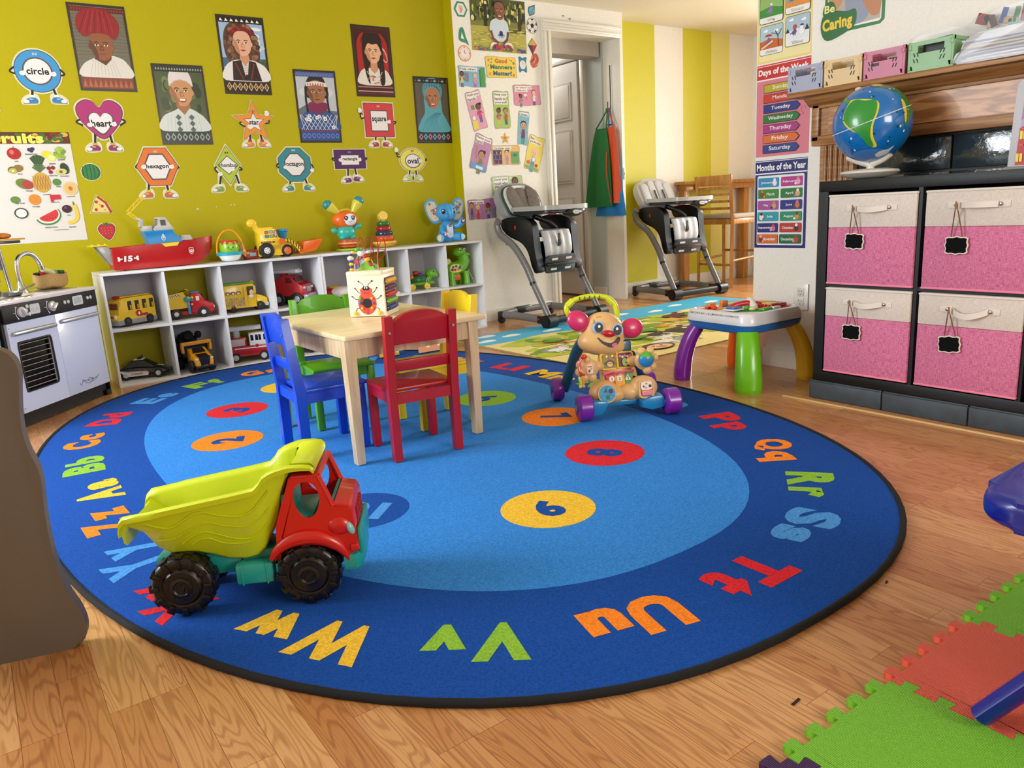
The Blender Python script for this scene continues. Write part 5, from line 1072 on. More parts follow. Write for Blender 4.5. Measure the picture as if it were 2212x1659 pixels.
# --- boards standing on the rug behind the chairs
t = thing('yellow_activity_board','yellow board book with a slot and white dot behind the chairs','board book',(1.905,3.94,RUGZ + .002),-4,rot=None)
b = MB(mat('#e8b42a',.4)); b.box((0,0,.075),(.115,.028,.150),M=RX(-12),bev=.003); q = b.build('cover',t)
P = Pic(RX(-12) @ frame((0,-.0144,.075),(1,0,0),(0,0,1)),step=.0003,z=.0004); P.line([(-.02,.045),(-.01,.052),(.03,.050),(.04,.042),(-.01,.036),(-.02,.045)],.003,'#3a2418'); P.ell(-.036,.025,.009,.012,'#f4f0e4'); P.rect(-.04,-.01,.05,.004,'#b8a0c8'); P.rect(.038,-.06,.054,.070,'#e8e8e0'); P.build('cover_print',q)
t = thing('letter_board','orange board with a big white letter A behind the chairs','board book',(2.155,3.875,RUGZ + .002),-2)
b = MB(mat('#e8a070',.4)); b.prism([(-.085,0),(.105,0),(.06,.150),(-.085,.150)],-.014,.014,M=RX(-12) @ XZ()); q = b.build('board',t)
P = Pic(RX(-12) @ frame((0,-.0144,0),(1,0,0),(0,0,1)),step=.0003,z=.0004); P.text('A',.004,.078,.105,'#f4efe4',bold=.03,w=.10); P.poly([(-.02,.112),(.012,.118),(.010,.075)],'#4a7a6a'); P.poly([(.02,.062),(.04,.068),(.044,.05)],'#3a5a70'); P.rect(-.082,.10,-.055,.145,'#e8c8d8'); P.ell(-.070,.135,.010,.008,'#c03a78'); P.ell(-.068,.112,.010,.008,'#c03a78'); P.build('board_print',q)
# ---------------------------------------------------------------- play kitchen in the left corner (front faces -y locally)
K = thing('play_kitchen','white play kitchen with dark control panel and chrome tap','play kitchen',(.505,4.31,0),49)
DK = mat('#110b09',.5,spec=.3); KW = mat('#c9d2ee',.3,0,.15); ALU = mat('#c4c6ca',.28,.9)
b = MB(DK); b.box((-.3175,.15,.262),(.625,.28,.40)); b.box((-.3175,.15,.035),(.61,.26,.065)); 
b.box((-.0035,.15,.27),(.007,.29,.54)); b.box((-.6365,.15,.27),(.010,.29,.54)); b.build('cabinet_body',K)
for x in (-.02,): b = MB(DK); b.box((x,.02,.012),(.03,.03,.03)); b.build('foot',K)
for nm,x0,x1 in (('oven',-.622,-.321),('fridge',-.319,-.010)):
    b = MB(KW); cx = (x0 + x1) / 2
    if nm == 'oven':
        for (a0,a1,z0,z1) in ((x0,-.582,.066,.456),(-.370,x1,.066,.456),(-.582,-.370,.372,.456),(-.582,-.370,.066,.150)): b.box(((a0 + a1) / 2,.004,(z0 + z1) / 2),(a1 - a0,.016,z1 - z0))
    else: b.box((cx,.004,.261),(x1 - x0,.016,.390),bev=.001)
    d = b.build('oven_door' if nm == 'oven' else 'cupboard_door',K)
    b = MB(ALU); hx0,hx1 = (-.604,-.328) if nm == 'oven' else (-.294,-.014); hz = .411 if nm == 'oven' else .418
    b.prism(rrect(hx0,hz - .010,hx1,hz + .010,.0098),0,.016,M=frame((0,-.004,0),(1,0,0),(0,0,1)),bev=.006,seg=3); b.build('handle',d)
    for z in (.086,.436):
        b = MB(mat('#a8a8b0',.3,.8)); b.cyl(((x0 if nm == 'oven' else x1) + (.008 if nm == 'oven' else -.008),-.004,z),((x0 if nm == 'oven' else x1) + (.008 if nm == 'oven' else -.008),-.0055,z),.003,n=10); b.build('screw',d)
    if nm == 'oven':
        b = MB(mat('#0a0a10',.15)); b.box((-.476,.012,.261),(.214,.004,.224)); gl = b.build('oven_glass',d)
        b = MB(mat('#0e0e10',.4)); b.tube([(x,-.0045,z) for x,z in rrect(-.580,.152,-.372,.370,.016)],.004,6,closed=True); b.build('window_frame',d)
        for i in range(9): b = MB(mat('#c8b8a8',.3,.7)); b.cyl((-.579,-.001,.168 + i * .0238),(-.373,-.001,.168 + i * .0238),.0016,n=8); b.build('rack_bar',d)
        b = MB(mat('#1c2450',.4)); b.ell((-.44,.016,.20),(.05,.004,.03)); b.build('dim_pot',d)
    else:
        P = Pic(frame((-.160,-.0042,.108),(1,0,0),(0,0,1)),step=.0002,z=.0002,rough=.2); P.line([(p.x,p.y) for p in catmull([(-.078,.004,0),(-.066,-.010,0),(-.050,.014,0),(-.03,-.006,0),(0,-.012,0),(.020,.004,0),(0,.014,0),(-.012,.0,0),(.03,-.008,0),(.075,.016,0)],6)],.0022,mat('#8a92a8',.2,.8)); P.text('Vintage',.0,.004,.010,mat('#8a92a8',.2,.8),bold=0,w=.11,shear=.3); P.build('script_logo',d)
b = MB(DK); b.box((-.3175,.002,.4965),(.63,.018,.076),bev=.001); cp = b.build('control_panel',K)
for x in (-.529,-.334):
    b = MB(mat('#d6d6d8',.25,.3)); b.lathe([(.023,0),(.023,.010),(.019,.013),(.001,.013)],26,M=T(x,-.007,.4965) @ RX(90)); kb = b.build('knob',cp)
    b = MB(mat('#d6d6d8',.22,.4)); b.box((0,-.0245 if 0 else 0,0),(.038,.018,.010),M=T(x,-.026,.4965) @ RY(-40 if x > -.4 else 60),bev=.004); b.build('grip',kb)
    P = Pic(frame((x,-.0072,.4965),(1,0,0),(0,0,1)),step=.0001,z=.0002)
    P.line([(.030 * cos(radians(q)),.033 * sin(radians(q))) for q in range(130,241,10)],.004,'#d6d6d8')
    for q in (132,180,236): P.line([(.034 * cos(radians(q)),.034 * sin(radians(q))),(.044 * cos(radians(q)),.034 * sin(radians(q)))],.0022,'#d6d6d8')
    P.build('dial_scale',cp)
for x,w_,t_ in ((-.440,.062,'12:30'),(-.146,.074,'')):
    P = Pic(frame((x,-.0072,.5),(1,0,0),(0,0,1)),step=.0002,z=.0006); P.sheet(rrect(-w_ / 2,-.022,w_ / 2,.022,.008),'#c9cacc'); 
    if t_: P.text(t_,0,-.004,.015,'#9a9aa0',bold=0,w=.044)
    else: P.poly(rrect(-.026,-.013,.026,.013,.003),'#a8b0b4'); P.ell(-.02,-.012,.002,.002,'#303030')
    P.build('display',cp)
for x,z in ((-.241,.502),(-.216,.502),(-.073,.503),(-.050,.503),(-.487,.516),(-.480,.482),(-.495,.499)):
    b = MB(mat('#c9cacc',.35)); b.lathe([(.0085,0),(.0085,.003),(.001,.0035)],16,M=T(x,-.007,z) @ RX(90)); b.build('button',cp)
b = MB(mat('#dcd4d6',.25,0,.2)); b.prism(rrect(-.640,-.012,.008,.296,.006),.535,.552,bev=.004); ct = b.build('countertop',K)
b = MB(ALU)
for x in (-.545,-.425): b.lathe([(.045,0),(.045,.003),(.038,.004),(.001,.004)],26,M=T(x,.06,.5522)); 
b.build('burner_plate',ct)
b = MB(mat('#c2c4c8',.25,.6)); b.prism(rrect(-.27,.05,-.03,.24,.03),.5522,.5545,bev=.001); b.build('sink_rim',ct)
b = MB(mat('#8c8e92',.3,.6)); b.prism(rrect(-.255,.062,-.045,.228,.024),.5546,.5552); b.build('sink_bowl',ct)
b = MB(CHROME()); b.lathe([(.030,0),(.030,.006),(.020,.03),(.013,.055)],22,M=T(-.235,.20,.552)); b.tube([tuple(p) for p in catmull([(-.235,.20,.60),(-.237,.20,.66),(-.228,.195,.71),(-.19,.185,.735),(-.15,.175,.725),(-.125,.170,.69),(-.118,.168,.665)],7)],.0115,14); b.cyl((-.118,.168,.672),(-.116,.168,.655),.014,n=14); b.build('tap',K)
b = MB(mat('#d8d8a0',.35)); b.tube([(-.112,.168,.652),(-.08,.168,.642),(-.04,.165,.628)],[.012,.014,.012],12); b.build('tap_tip',K)
b = MB(mat('#d8d8da',.3)); b.box((.004,.045,.43),(.006,.034,.060),bev=.002); sw = b.build('side_plate',K)
b = MB(BLK); b.cyl((.006,.045,.432),(.020,.045,.432),.007,n=14); b.build('hook_stem',sw)
b = MB(mat('#e0e0e2',.3)); b.ell((.026,.045,.428),(.010,.009,.010)); b.build('hook_knob',sw)
# rack post and burger shelf at the kitchen's left
b = MB(mat('#b8bcc2',.15,1.0)); b.cyl((-.300,.20,.554),(-.335,.20,.85),.0085,n=14); b.build('rack_post',K)
b = MB(mat('#c9cacd',.35)); b.box((-.350,.215,.705),(.09,.008,.075)); 
for i in range(5): b.box((-.350,.2095,.678 + i * .014),(.088,.004,.004),mat('#9a9ca0',.4))
b.build('grille_panel',K)
b = MB(pl('#d8a01c')); b.prism(rrect(-.42,.13,-.215,.27,.03),.800,.808,bev=.002); b.build('rack_shelf',K)
b = MB(BLK); b.prism(rrect(-.42,.14,-.235,.26,.03),.786,.798,bev=.002); b.build('rack_tray',K)
_kr = Matrix.Rotation(radians(49),4,'Z'); kw = lambda x,y,z: tuple(_kr @ Vector((x,y,z)) + Vector((.505,4.31,0)))
# separate things on the kitchen
t = thing('toy_bun','small toy burger bun on the yellow rack shelf','toy food',kw(-.285,.20,.8085),0)
b = MB(mat('#b4682c',.5)); b.ell((0,0,.012),(.035,.03,.014)); b.build('bun',t)
def pan(label,x,y,r,hl,ang,h=.018):
    t = thing('toy_pan',label,'toy pan',kw(x,y,.5565),49,'toy pans on the play kitchen'); m = mat('#9a9c9e',.28,.9)
    b = MB(m); b.lathe([(r * .75,0),(r * .9,h * .3),(r,h),(r * .96,h),(r * .84,h * .35),(.001,h * .28)],28); b.build('bowl',t)
    a = radians(ang); b = MB(m); b.tube([(r * cos(a) * .97,r * sin(a) * .97,h * .85),(hl * cos(a),hl * sin(a),h * 2.2)],[.004,.0055],8); b.build('handle',t)
pan('toy steel frying pan with its handle pointing right, by the tap',-.405,.12,.050,.135,-8); pan('toy steel saucepan at the left edge of the counter',-.530,.12,.046,.11,14,.032)
t = thing('wooden_spoon','small pale wooden spoon on the counter in front of the pan','toy utensil',kw(-.43,.03,.5572),60)
b = MB(mat('#d8c8a0',.5)); b.ell((0,0,.004),(.022,.014,.004)); b.tube([(.015,0,.004),(.07,0,.005)],.004,8); b.build('spoon',t)
t = thing('play_appliance','pale mint play appliance edge left of the white play kitchen','play kitchen',kw(-.80,.0,0),49)
b = MB(mat('#bfd8d0',.35)); b.box((0,.14,.29),(.28,.27,.50),bev=.006); b.build('cabinet_body',t)
b = MB(DK); b.box((0,.14,.02),(.27,.25,.04)); b.build('plinth',t)
b = MB(mat('#2a6a60',.4)); b.box((.05,.0,.40),(.16,.008,.05),bev=.002); b.build('vent',t)
# burlap basket of felt vegetables
t = thing('burlap_basket','round tan burlap basket at the right end of the counter','basket',kw(-.060,.175,.5555),20)
b = MB(mat('#b08c58',.9,bump=(260,.8))); R = []
for z,rx,ry in ((.001,.060,.050),(.010,.074,.062),(.035,.080,.066),(.060,.076,.063),(.070,.078,.064),(.074,.080,.066),(.068,.074,.060),(.030,.072,.058),(.008,.06,.05)):
    R.append([(rx * cos(q * pi / 16) * (1 + .02 * sin(q * 1.7)),ry * sin(q * pi / 16),z + .004 * sin(q * .9)) for q in range(32)])
b.rings(R); b.build('basket_body',t,sub=1)
for nm,lb,c,p,r,leaf in (('felt_strawberry','red felt strawberry with green leaf in burlap basket','#a8141c',(-.024,.0,.078),.022,'#2c6a34'),('felt_lettuce','pale green felt leaf in the burlap basket','#6a9a64',(.022,.008,.075),.020,'#7fae78'),('felt_pepper','dark green felt leaf standing at the basket rim','#24552c',(.052,-.004,.078),.014,'#3a7a44'),('felt_aubergine','dark felt vegetable at the left of the basket','#141018',(-.058,.004,.076),.014,'#1c3a20')):
    w_ = kw(-.060,.175,.5555); q = thing(nm,lb,'toy food',(w_[0] + p[0] * .94,w_[1] + p[1] + p[0] * .34,w_[2] + p[2] - .006),0)
    b = MB(mat(c,.9,bump=(300,.5))); b.ell((0,0,0),(r * 1.2,r,r),n=14,k=10); b.build('body',q)
    for i in range(4): b = MB(mat(leaf,.9)); b.ell((cos(i * 1.6) * r * .8,sin(i * 1.6) * r * .6,r * .5),(r * .55,r * .15,r * .5),n=10,k=6,rot=RZ(i * 50)); b.build('leaf',q)

# ---------------------------------------------------------------- two folding high chairs (front faces -y locally)
def high_chair(x,y,rz,label,pat):
    t = thing('high_chair',label,'high chair',(x,y,0),rz,'two grey high chairs in the far half of the room')
    GT = mat('#6f6c6a',.35,0,.2); BK = mat('#070708',.36,0,.1); PADG = mat('#b3b3b6' if pat else '#c8c8cc',.4); SHL = mat('#8f8e90',.35) if pat else mat('#bdbdc0',.35)
    for s in (-1,1):
        X = s * .25
        b = MB(GT); b.tube([(X,p.x,p.y) for p in catmull([(.215,.725,0),(.238,.690,0),(.205,.625,0),(.075,.545,0),(-.03,.42,0),(-.098,.299,0)],7)],.021,14,flat=1.25,up=(0,1,0)); lg = b.build('leg',t)
        b = MB(BK); b.cyl((X,-.094,.306),(X,-.102,.290),.0245,n=14); b.build('collar',lg)
        b = MB(GT); b.tube([(X,-.098,.296),(X,-.235,.070)],.0195,14,flat=1.25,up=(0,1,0)); b.build('leg_lower',lg)
        b = MB(BK); b.cyl((s * .215,-.25,.0475),(s * .300,-.25,.0475),.0455,n=26); b.cyl((s * .296,-.25,.0475),(s * .304,-.25,.0475),.032,n=20); b.box((X,-.175,.052),(.036,.09,.055),bev=.008); hb = b.build('front_hub',t)
        b = MB(RED); b.ell((s * .269,-.150,.056),(.002,.008,.006),n=8,k=6); b.build('release_button',hb)
        b = MB(GT); b.tube([(X,-.14,.055),(X * 1.0,.06,.062),(X * 1.0,.235,.060)],.018,10,flat=1.5,up=(0,0,1)); b.build('base_bar',t)
        b = MB(BK); b.box((X,.245,.056),(.040,.055,.060),bev=.010); b.cyl((X - .014,.25,.026),(X + .014,.25,.026),.026,n=18); b.build('rear_caster',t)
        b = MB(BK); b.box((X + s * .004,.155,.59),(.014,.04,.015),bev=.003,M=None); b.build('leg_clip',lg)
        b = MB(RED); b.box((X + s * .004,.135,.560),(.012,.025,.012),bev=.003); b.build('red_latch',lg)
    b = MB(mat('#3c3d42',.25,.6)); b.cyl((-.215,-.25,.05),(.215,-.25,.05),.026,n=20); b.build('front_bar',t)
    b = MB(GT); b.tube([(-.25,.235,.066),(-.08,.262,.070),(.25,.235,.066)],.018,10,flat=1.3,up=(0,0,1)); rb_ = b.build('rear_bar',t)
    b = MB(BK); b.box((-.02,.262,.070),(.15,.045,.050),bev=.008); b.build('bar_sleeve',rb_)
    YZ = frame((0,0,0),(0,1,0),(0,0,1))
    side = c2([(.235,.700),(.215,.728),(.12,.742),(.0,.735),(-.07,.700),(-.085,.640),(-.10,.50),(-.125,.385),(-.100,.362),(-.07,.38),(-.03,.50),(.03,.565),(.12,.60),(.20,.64)],4)
    for s in (-1,1):
        b = MB(BK); b.prism(side,s * .190 - .030,s * .190 + .030,M=YZ,bev=.006); sp = b.build('seat_side',t)
        b = MB(RED); b.ell((s * .2215,.085,.672),(.002,.010,.016),n=10,k=6); b.build('emblem',sp)
    b = MB(BK); b.box((0,.08,.615),(.33,.26,.035),bev=.01); b.box((0,-.055,.47),(.32,.025,.20),M=T(0,0,0) ,bev=.006); b.build('seat_pan',t)
    FRM = frame((0,-.118,.40),(1,0,0),(0,-.22,1))
    b = MB(mat('#34393f',.28,.1)); b.prism(rrect(-.150,-.048,.150,.075,.03),-.012,.010,M=FRM,bev=.006); fr = b.build('footrest',t)
    for sx in (-.07,.07):
        for zz in (-.020,.050): b = MB(mat('#d8d8d8',.4)); b.prism(rrect(sx - .030,zz - .008,sx + .030,zz + .008,.007),.010,.0108,M=FRM); b.build('slot',fr)
    b = MB(BK); b.tube([(-.155,-.014,.020),(0,-.030,.020),(.155,-.014,.020)],.014,10,M=T(0,-.118,.40) if 0 else FRM @ RX(0) @ SX(1,1,1) @ T(0,.02,.012)) if 0 else b.box((0,.018,.018),(.31,.018,.028),M=FRM,bev=.006); b.build('step',fr)
    # seat cloth hanging in front
    b = MB(PADG); R = []
    for y_,z_,hw in ((.04,.640,.120),(-.04,.648,.135),(-.085,.640,.135),(-.105,.600,.132),(-.115,.54,.130),(-.118,.50,.128),(-.112,.47,.120)):
        R.append([(-hw + 2 * hw * i / 16,y_ - .006 * abs(sin(i * pi / 4)),z_) for i in range(17)] + [(hw - 2 * hw * i / 16,y_ + .014,z_ - .010) for i in range(17)])
    b.rings(R); b.build('leg_pad',t)
    b = MB(mat('#18181a',.6)); b.box((-.005,-.124,.575),(.022,.004,.09)); b.box((-.005,-.128,.56),(.030,.010,.034),bev=.004); b.build('crotch_strap',t)
    # reclined seat back: shell and padding
    BMt = T(0,.195,.735) @ RX(-28)
    bk = c2([(-.150,.0),(-.192,.09),(-.190,.19),(-.140,.250),(0,.268),(.140,.250),(.190,.19),(.192,.09),(.150,.0)],4,True)
    b = MB(SHL); b.prism(bk,-.050,.012,M=BMt @ XZF,bev=.018,seg=3); b.build('backrest_shell',t)
    if pat:
        PM = mat('#6b625a',.8,bump=(150,.9,.45))
        b = MB(pl('#14463c',.6)); b.prism([(x * .90,z * .90 + .006) for x,z in bk],.012,.026,M=BMt @ XZF,bev=.005); b.build('teal_piping',t)
        b = MB(mat('#dcdcda',.6)); b.prism([(x * .84 - .0,z * .86 + .008) for x,z in bk],.026,.032,M=BMt @ XZF,bev=.003); b.build('white_lining',t)
        for s in (-1,1):
            b = MB(PM); b.prism(c2([(s * .030,.05),(s * .115,.04),(s * .145,.12),(s * .120,.205),(s * .070,.225),(s * .045,.15)],4),.030,.050,M=BMt @ XZF,bev=.008,seg=3); b.build('side_cushion',t)
        b = MB(PM); b.prism(rrect(-.052,.03,.052,.215,.03),.030,.042,M=BMt @ XZF,bev=.006); b.build('centre_cushion',t)
    else:
        for x0,x1 in ((-.16,-.085),(-.080,-.004),(.004,.080),(.085,.16)):
            b = MB(PADG); h_ = .24 if abs(x0 + x1) < .12 else .215
            b.prism(rrect(x0,.02,x1,h_,.03),.006,.034,M=BMt @ XZF,bev=.012,seg=3); b.build('back_cushion',t)
    for s in (-1,1): b = MB(mat('#1a1a1c',.6)); b.box((s * .045,-.045,.085),(.016,.004,.11),M=BMt); b.build('harness_strap',t)
    b = MB(mat('#222326',.3)); b.prism(rrect(-.20,-.245,.20,.175,.09,6),.755,.778,bev=.006); b.build('tray_base',t)
    b = MB(mat('#a5a49f' if pat else '#b7b6b0',.3,0,.3)); TR = rrect(-.212,-.258,.212,.185,.10,6)
    b.rings([[(x,y_,.778) for x,y_ in TR],[(x,y_,.808) for x,y_ in TR],[(x * .93,y_ * .93 - .002,.806) for x,y_ in TR],[(x * .90,y_ * .90 - .003,.790) for x,y_ in TR]]); tr = b.build('tray_top',t)
    b = MB(BK); b.ell((.02,-.235,.755),(.09,.045,.030)); lt = b.build('tray_latch',t)
    P = Pic(frame((.01,-.2815,.757),(1,0,0),(0,-.1,1)),step=.0003,z=.001); P.sheet([(.030 * cos(radians(q)),.013 * sin(radians(q))) for q in range(0,360,15)],'#c8ccd0',.02); P.text('GRACO',0,0,.008,'#6a6a70',bold=.02,w=.036); P.build('logo_badge',lt)
    b = MB(RED); b.box((-.14,-.20,.752),(.06,.02,.008),bev=.002); b.build('red_lever',t)
    b = MB(BK); b.tube([(-.12,.0,.74),(-.02,-.04,.70),(.06,-.02,.66)],.030,10,flat=.6); b.build('tray_arm',t)
    return t
high_chair(3.36,4.27,7,'grey high chair with patterned grey and teal seat insert, beside the doorway',True)
high_chair(4.89,4.455,-4,'grey high chair with plain light grey padding before the striped wall',False)

# ---------------------------------------------------------------- counter stool, bar table, twig wreath
OAK = wood_mat('stool_oak','#c08a45','#a9722f',(8,8,1.2),.35,3.0,rings=2)
t = thing('counter_stool','tall light oak counter stool with striped seat cushion, far room','stool',(5.66,4.545,0),0)
for y_ in (-.185,.185):
    b = MB(OAK); b.tube([(-.185,y_,0),(-.175,y_,.58),(-.215,y_,.975)],.019,4,up=(0,1,0)); b.build('back_post',t)
    b = MB(OAK); b.tube([(.175,y_,0),(.165,y_,.58)],.019,4,up=(0,1,0)); b.build('front_leg',t)
    b = MB(OAK); b.cyl((-.18,y_,.235),(.17,y_,.255),.010,n=10); b.build('side_rung',t)
b = MB(OAK); b.box((0,0,.575),(.37,.38,.045),bev=.003); b.build('seat_frame',t)
for z,nm in ((.30,'foot_rung'),(.20,'foot_rung')): b = MB(OAK); b.cyl((.172 if z == .30 else -.182,-.185,z),(.172 if z == .30 else -.182,.185,z),.011,n=10); b.build(nm,t)
b = MB(OAK); b.box((-.208,0,.930),(.020,.40,.085),bev=.004); b.build('top_rail',t)
for z in (.865,.81,.75,.69): b = MB(OAK); b.box((-.196 + (.81 - z) * .06,0,z),(.012,.35,.022),bev=.002); b.build('back_slat',t)
b = MB(mat('#b0a290',.8)); b.prism(rrect(-.175,-.19,.19,.19,.04),.598,.640,bev=.016,seg=3); cu = b.build('cushion',t)
for i in range(13): b = MB(mat('#8c7a68',.8)); b.box((.0,-.165 + i * .0275,.6402),(.33,.007,.0016)); b.build('stripe',cu)
t = thing('bar_table','narrow oak bar table against the striped wall behind the stool','table',(5.83,4.79,0),0)
b = MB(OAK); b.box((0,0,.925),(1.06,.12,.03),bev=.004); b.build('tabletop',t)
b = MB(OAK); b.box((0,0,.885),(1.0,.09,.05)); b.build('apron',t)
for x in (-.48,.36): b = MB(OAK); b.box((x,0,.43),(.07,.07,.86),bev=.004); b.build('leg',t)
t = thing('floral_swag','cream flower and green twig swag hanging on the far wall','wreath',(6.37,4.62,1.19),0)
for i in range(9):
    a = i * .9; b = MB(mat('#5f7a34' if i % 2 else '#87904c',.7)); b.tube([(0,0,0),(-.03,.05 * cos(a),.06 * sin(a)),(-.04,.10 * cos(a),.13 * sin(a) - .02)],[.004,.008,.001],6); b.build('twig',t)
for i in range(4): b = MB(mat('#d8cdb0',.7)); b.ell((-.04,.03 * cos(i * 1.6),.03 * sin(i * 1.6)),(.02,.028,.028),n=12,k=8); b.build('blossom',t)
b = MB(mat('#a8763c',.8)); b.ell((-.03,.0,-.11),(.014,.016,.03)); b.build('cone',t)

# ---------------------------------------------------------------- aprons on hooks in the passage
t = thing('wall_hook_rack','thin black metal hook rods on the passage wall','hook',(4.446,4.745,1.53),0)
b = MB(mat('#141414',.5)); b.cyl((0,0,0),(0,0,.33),.004,n=8); b.build('long_rod',t)
b = MB(mat('#141414',.5)); b.cyl((0,.035,-.02),(0,.035,.06),.0035,n=8); b.box((-.006,.01,-.12),(.014,.06,.008),bev=.002); b.build('short_hook',t)
def apron(c,label,x,y0t,y1t,y0b,y1b,zt,zb,sc):
    t = thing('hanging_apron',label,'apron',(x,4.74,0),0,'craft aprons hanging in the passage')
    m = mat(c,.75,bump=(160,.3,.05)); b = MB(m); R = []; N_ = 14
    for k in range(13):
        u = k / 12; z = lerp(zt,zb,u); sh = min(1,.5 + 2.2 * u) if u < .25 else 1; a0 = lerp(y0t,y0b,u ** .7) ; a1 = lerp(y1t,y1b,u ** .7)
        row = [(-.010 - .012 * sin(i * .9 + sc + u * 1.2) * u - .004,lerp(a0,a1,i / N_),z) for i in range(N_ + 1)]
        R.append(row + [(q[0] + .003,q[1],q[2]) for q in reversed(row)])
    b.rings(R); cl = b.build('bib',t)
    b = MB(m); zc = 1.50; b.tube([tuple(p) for p in catmull([(-.012,y0t,zt),(-.012,.01,zc),(-.012,.0,zc + .03),(-.012,-.01,zc),(-.012,y1t,zt)],6)],.006,6); b.build('neck_strap',t)
    return t
apron('#1f7cc0','blue craft apron hanging behind the green and red aprons',4.440,.02,-.06,.20,-.165,1.22,.69,2)
apron('#d8542a','orange-red craft apron partly covered by the green apron',4.424,.03,-.07,.12,-.13,1.39,.79,4)
t = apron('#146a2c','green craft apron hanging in front with trailing red ties',4.405,.13,.005,.28,-.055,1.385,.765,0)
b = MB(mat('#c83a30',.7)); b.tube([tuple(p) for p in catmull([(-.03,-.01,1.20),(-.035,-.005,1.05),(-.03,-.02,.92),(-.028,-.045,.80)],5)],.005,6,flat=.4); b.build('tie',t)
t = None
# ---------------------------------------------------------------- fireplace surround, mantel, hearth
OKM = wood_mat('oak_mantel','#c8925a','#9a6432',(5,1.0,9),.38,2.2,rings=5)
OKD = wood_mat('oak_trim','#ab7a48','#8c5a2c',(16,1.2,22),.42,3.0,rings=2)
M_ = thing('fireplace_mantel','oak fireplace mantel with deep shelf and carved grain panel','mantel',(0,0,0)); M_['kind'] = 'structure'; del M_['category']
b = MB(OKD); b.box((2.995,.62,1.1995),(.17,2.84,.021),bev=.003); b.build('mantel_shelf',M_)
b = MB(OKD); b.prism([(3.08,1.188),(2.945,1.188),(2.950,1.176),(2.968,1.165),(2.980,1.155),(2.992,1.150),(3.08,1.150)],-1.985,.75,M=XZF); b.build('crown_moulding',M_)
b = MB(OKD); b.box((3.03,.62,1.072),(.06,2.70,.160)); b.build('header_backing',M_)
b = MB(OKM); b.box((2.999,.62,1.088),(.006,2.56,.105)); b.build('grain_panel',M_)
b = MB(OKD)
for z in (1.012,): b.box((2.994,.62,z),(.016,2.70,.040),bev=.004)
b.box((2.994,1.955,1.090),(.016,.035,.16),bev=.004); b.box((2.994,.62,1.150),(.016,2.70,.018),bev=.003); b.build('panel_frame',M_)
b = MB(OKD); b.box((3.035,1.86,.52),(.07,.15,.955))
for i in range(5): b.cyl((3.000,1.812 + i * .024,.08),(3.000,1.812 + i * .024,.990),.009,n=10)
b.build('pilaster',M_)
SL = bpy.data.materials.new('black_slate'); SL.use_nodes = True; nt = SL.node_tree; pb = nt.nodes['Principled BSDF']
pb.inputs['Base Color'].default_value = lin('#2c363c') + (1,); pb.inputs['Roughness'].default_value = .06; pb.inputs['Coat Weight'].default_value = .6
tc = nt.nodes.new('ShaderNodeTexCoord'); nz = nt.nodes.new('ShaderNodeTexNoise'); nz.inputs['Scale'].default_value = 38; nz.inputs['Detail'].default_value = 4; nt.links.new(tc.outputs['Object'],nz.inputs['Vector'])
bp = nt.nodes.new('ShaderNodeBump'); bp.inputs['Strength'].default_value = .42; bp.inputs['Distance'].default_value = .004; nt.links.new(nz.outputs['Fac'],bp.inputs['Height']); nt.links.new(bp.outputs[0],pb.inputs['Normal'])
b = MB(mat('#4a4238',.7)); b.box((3.060,.62,.53),(.03,2.34,.92)); struct(b,'wall_grout')
b = MB(SL)
for i in range(8):
    y1 = 1.785 - i * .385; 
    if i == 0: y1,y0 = 1.785,1.420
    else: y1 = 1.412 - (i - 1) * .31; y0 = y1 - .300
    for z0,z1 in ((.865,.985),(.56,.855),(.25,.55)): b.box((3.038,(y0 + y1) / 2,(z0 + z1) / 2),(.02,y1 - y0,z1 - z0),bev=.001)
struct(b,'wall_slate_tiles')
HM_ = bpy.data.materials.new('hearth_slate'); HM_.use_nodes = True; nt = HM_.node_tree; pb = nt.nodes['Principled BSDF']; pb.inputs['Roughness'].default_value = .55
tc = nt.nodes.new('ShaderNodeTexCoord'); nz = nt.nodes.new('ShaderNodeTexNoise'); nz.inputs['Scale'].default_value = 22; nz.inputs['Detail'].default_value = 6; nt.links.new(tc.outputs['Object'],nz.inputs['Vector'])
cr = nt.nodes.new('ShaderNodeMix'); cr.data_type = 'RGBA'; cr.inputs['A'].default_value = lin('#232c30') + (1,); cr.inputs['B'].default_value = lin('#46525a') + (1,); nt.links.new(nz.outputs['Fac'],cr.inputs['Factor']); nt.links.new(cr.outputs['Result'],pb.inputs['Base Color'])
b = MB(mat('#6a6258',.8)); b.box((2.885,.6,.034),(.392,2.28,.066)); struct(b,'floor_hearth')
b = MB(HM_)
for i in range(7): y1 = 1.742 - i * .303; b.box((2.6855,y1 - .1485,.035),(.010,.297,.066),bev=.001); b.box((2.885,y1 - .1485,.0705),(.400,.297,.007),bev=.001)
struct(b,'floor_hearth_tiles')
b = MB(mat('#d8b47a',.4)); b.box((2.628,.6,.003),(.012,2.45,.006),bev=.001); struct(b,'trim_5')

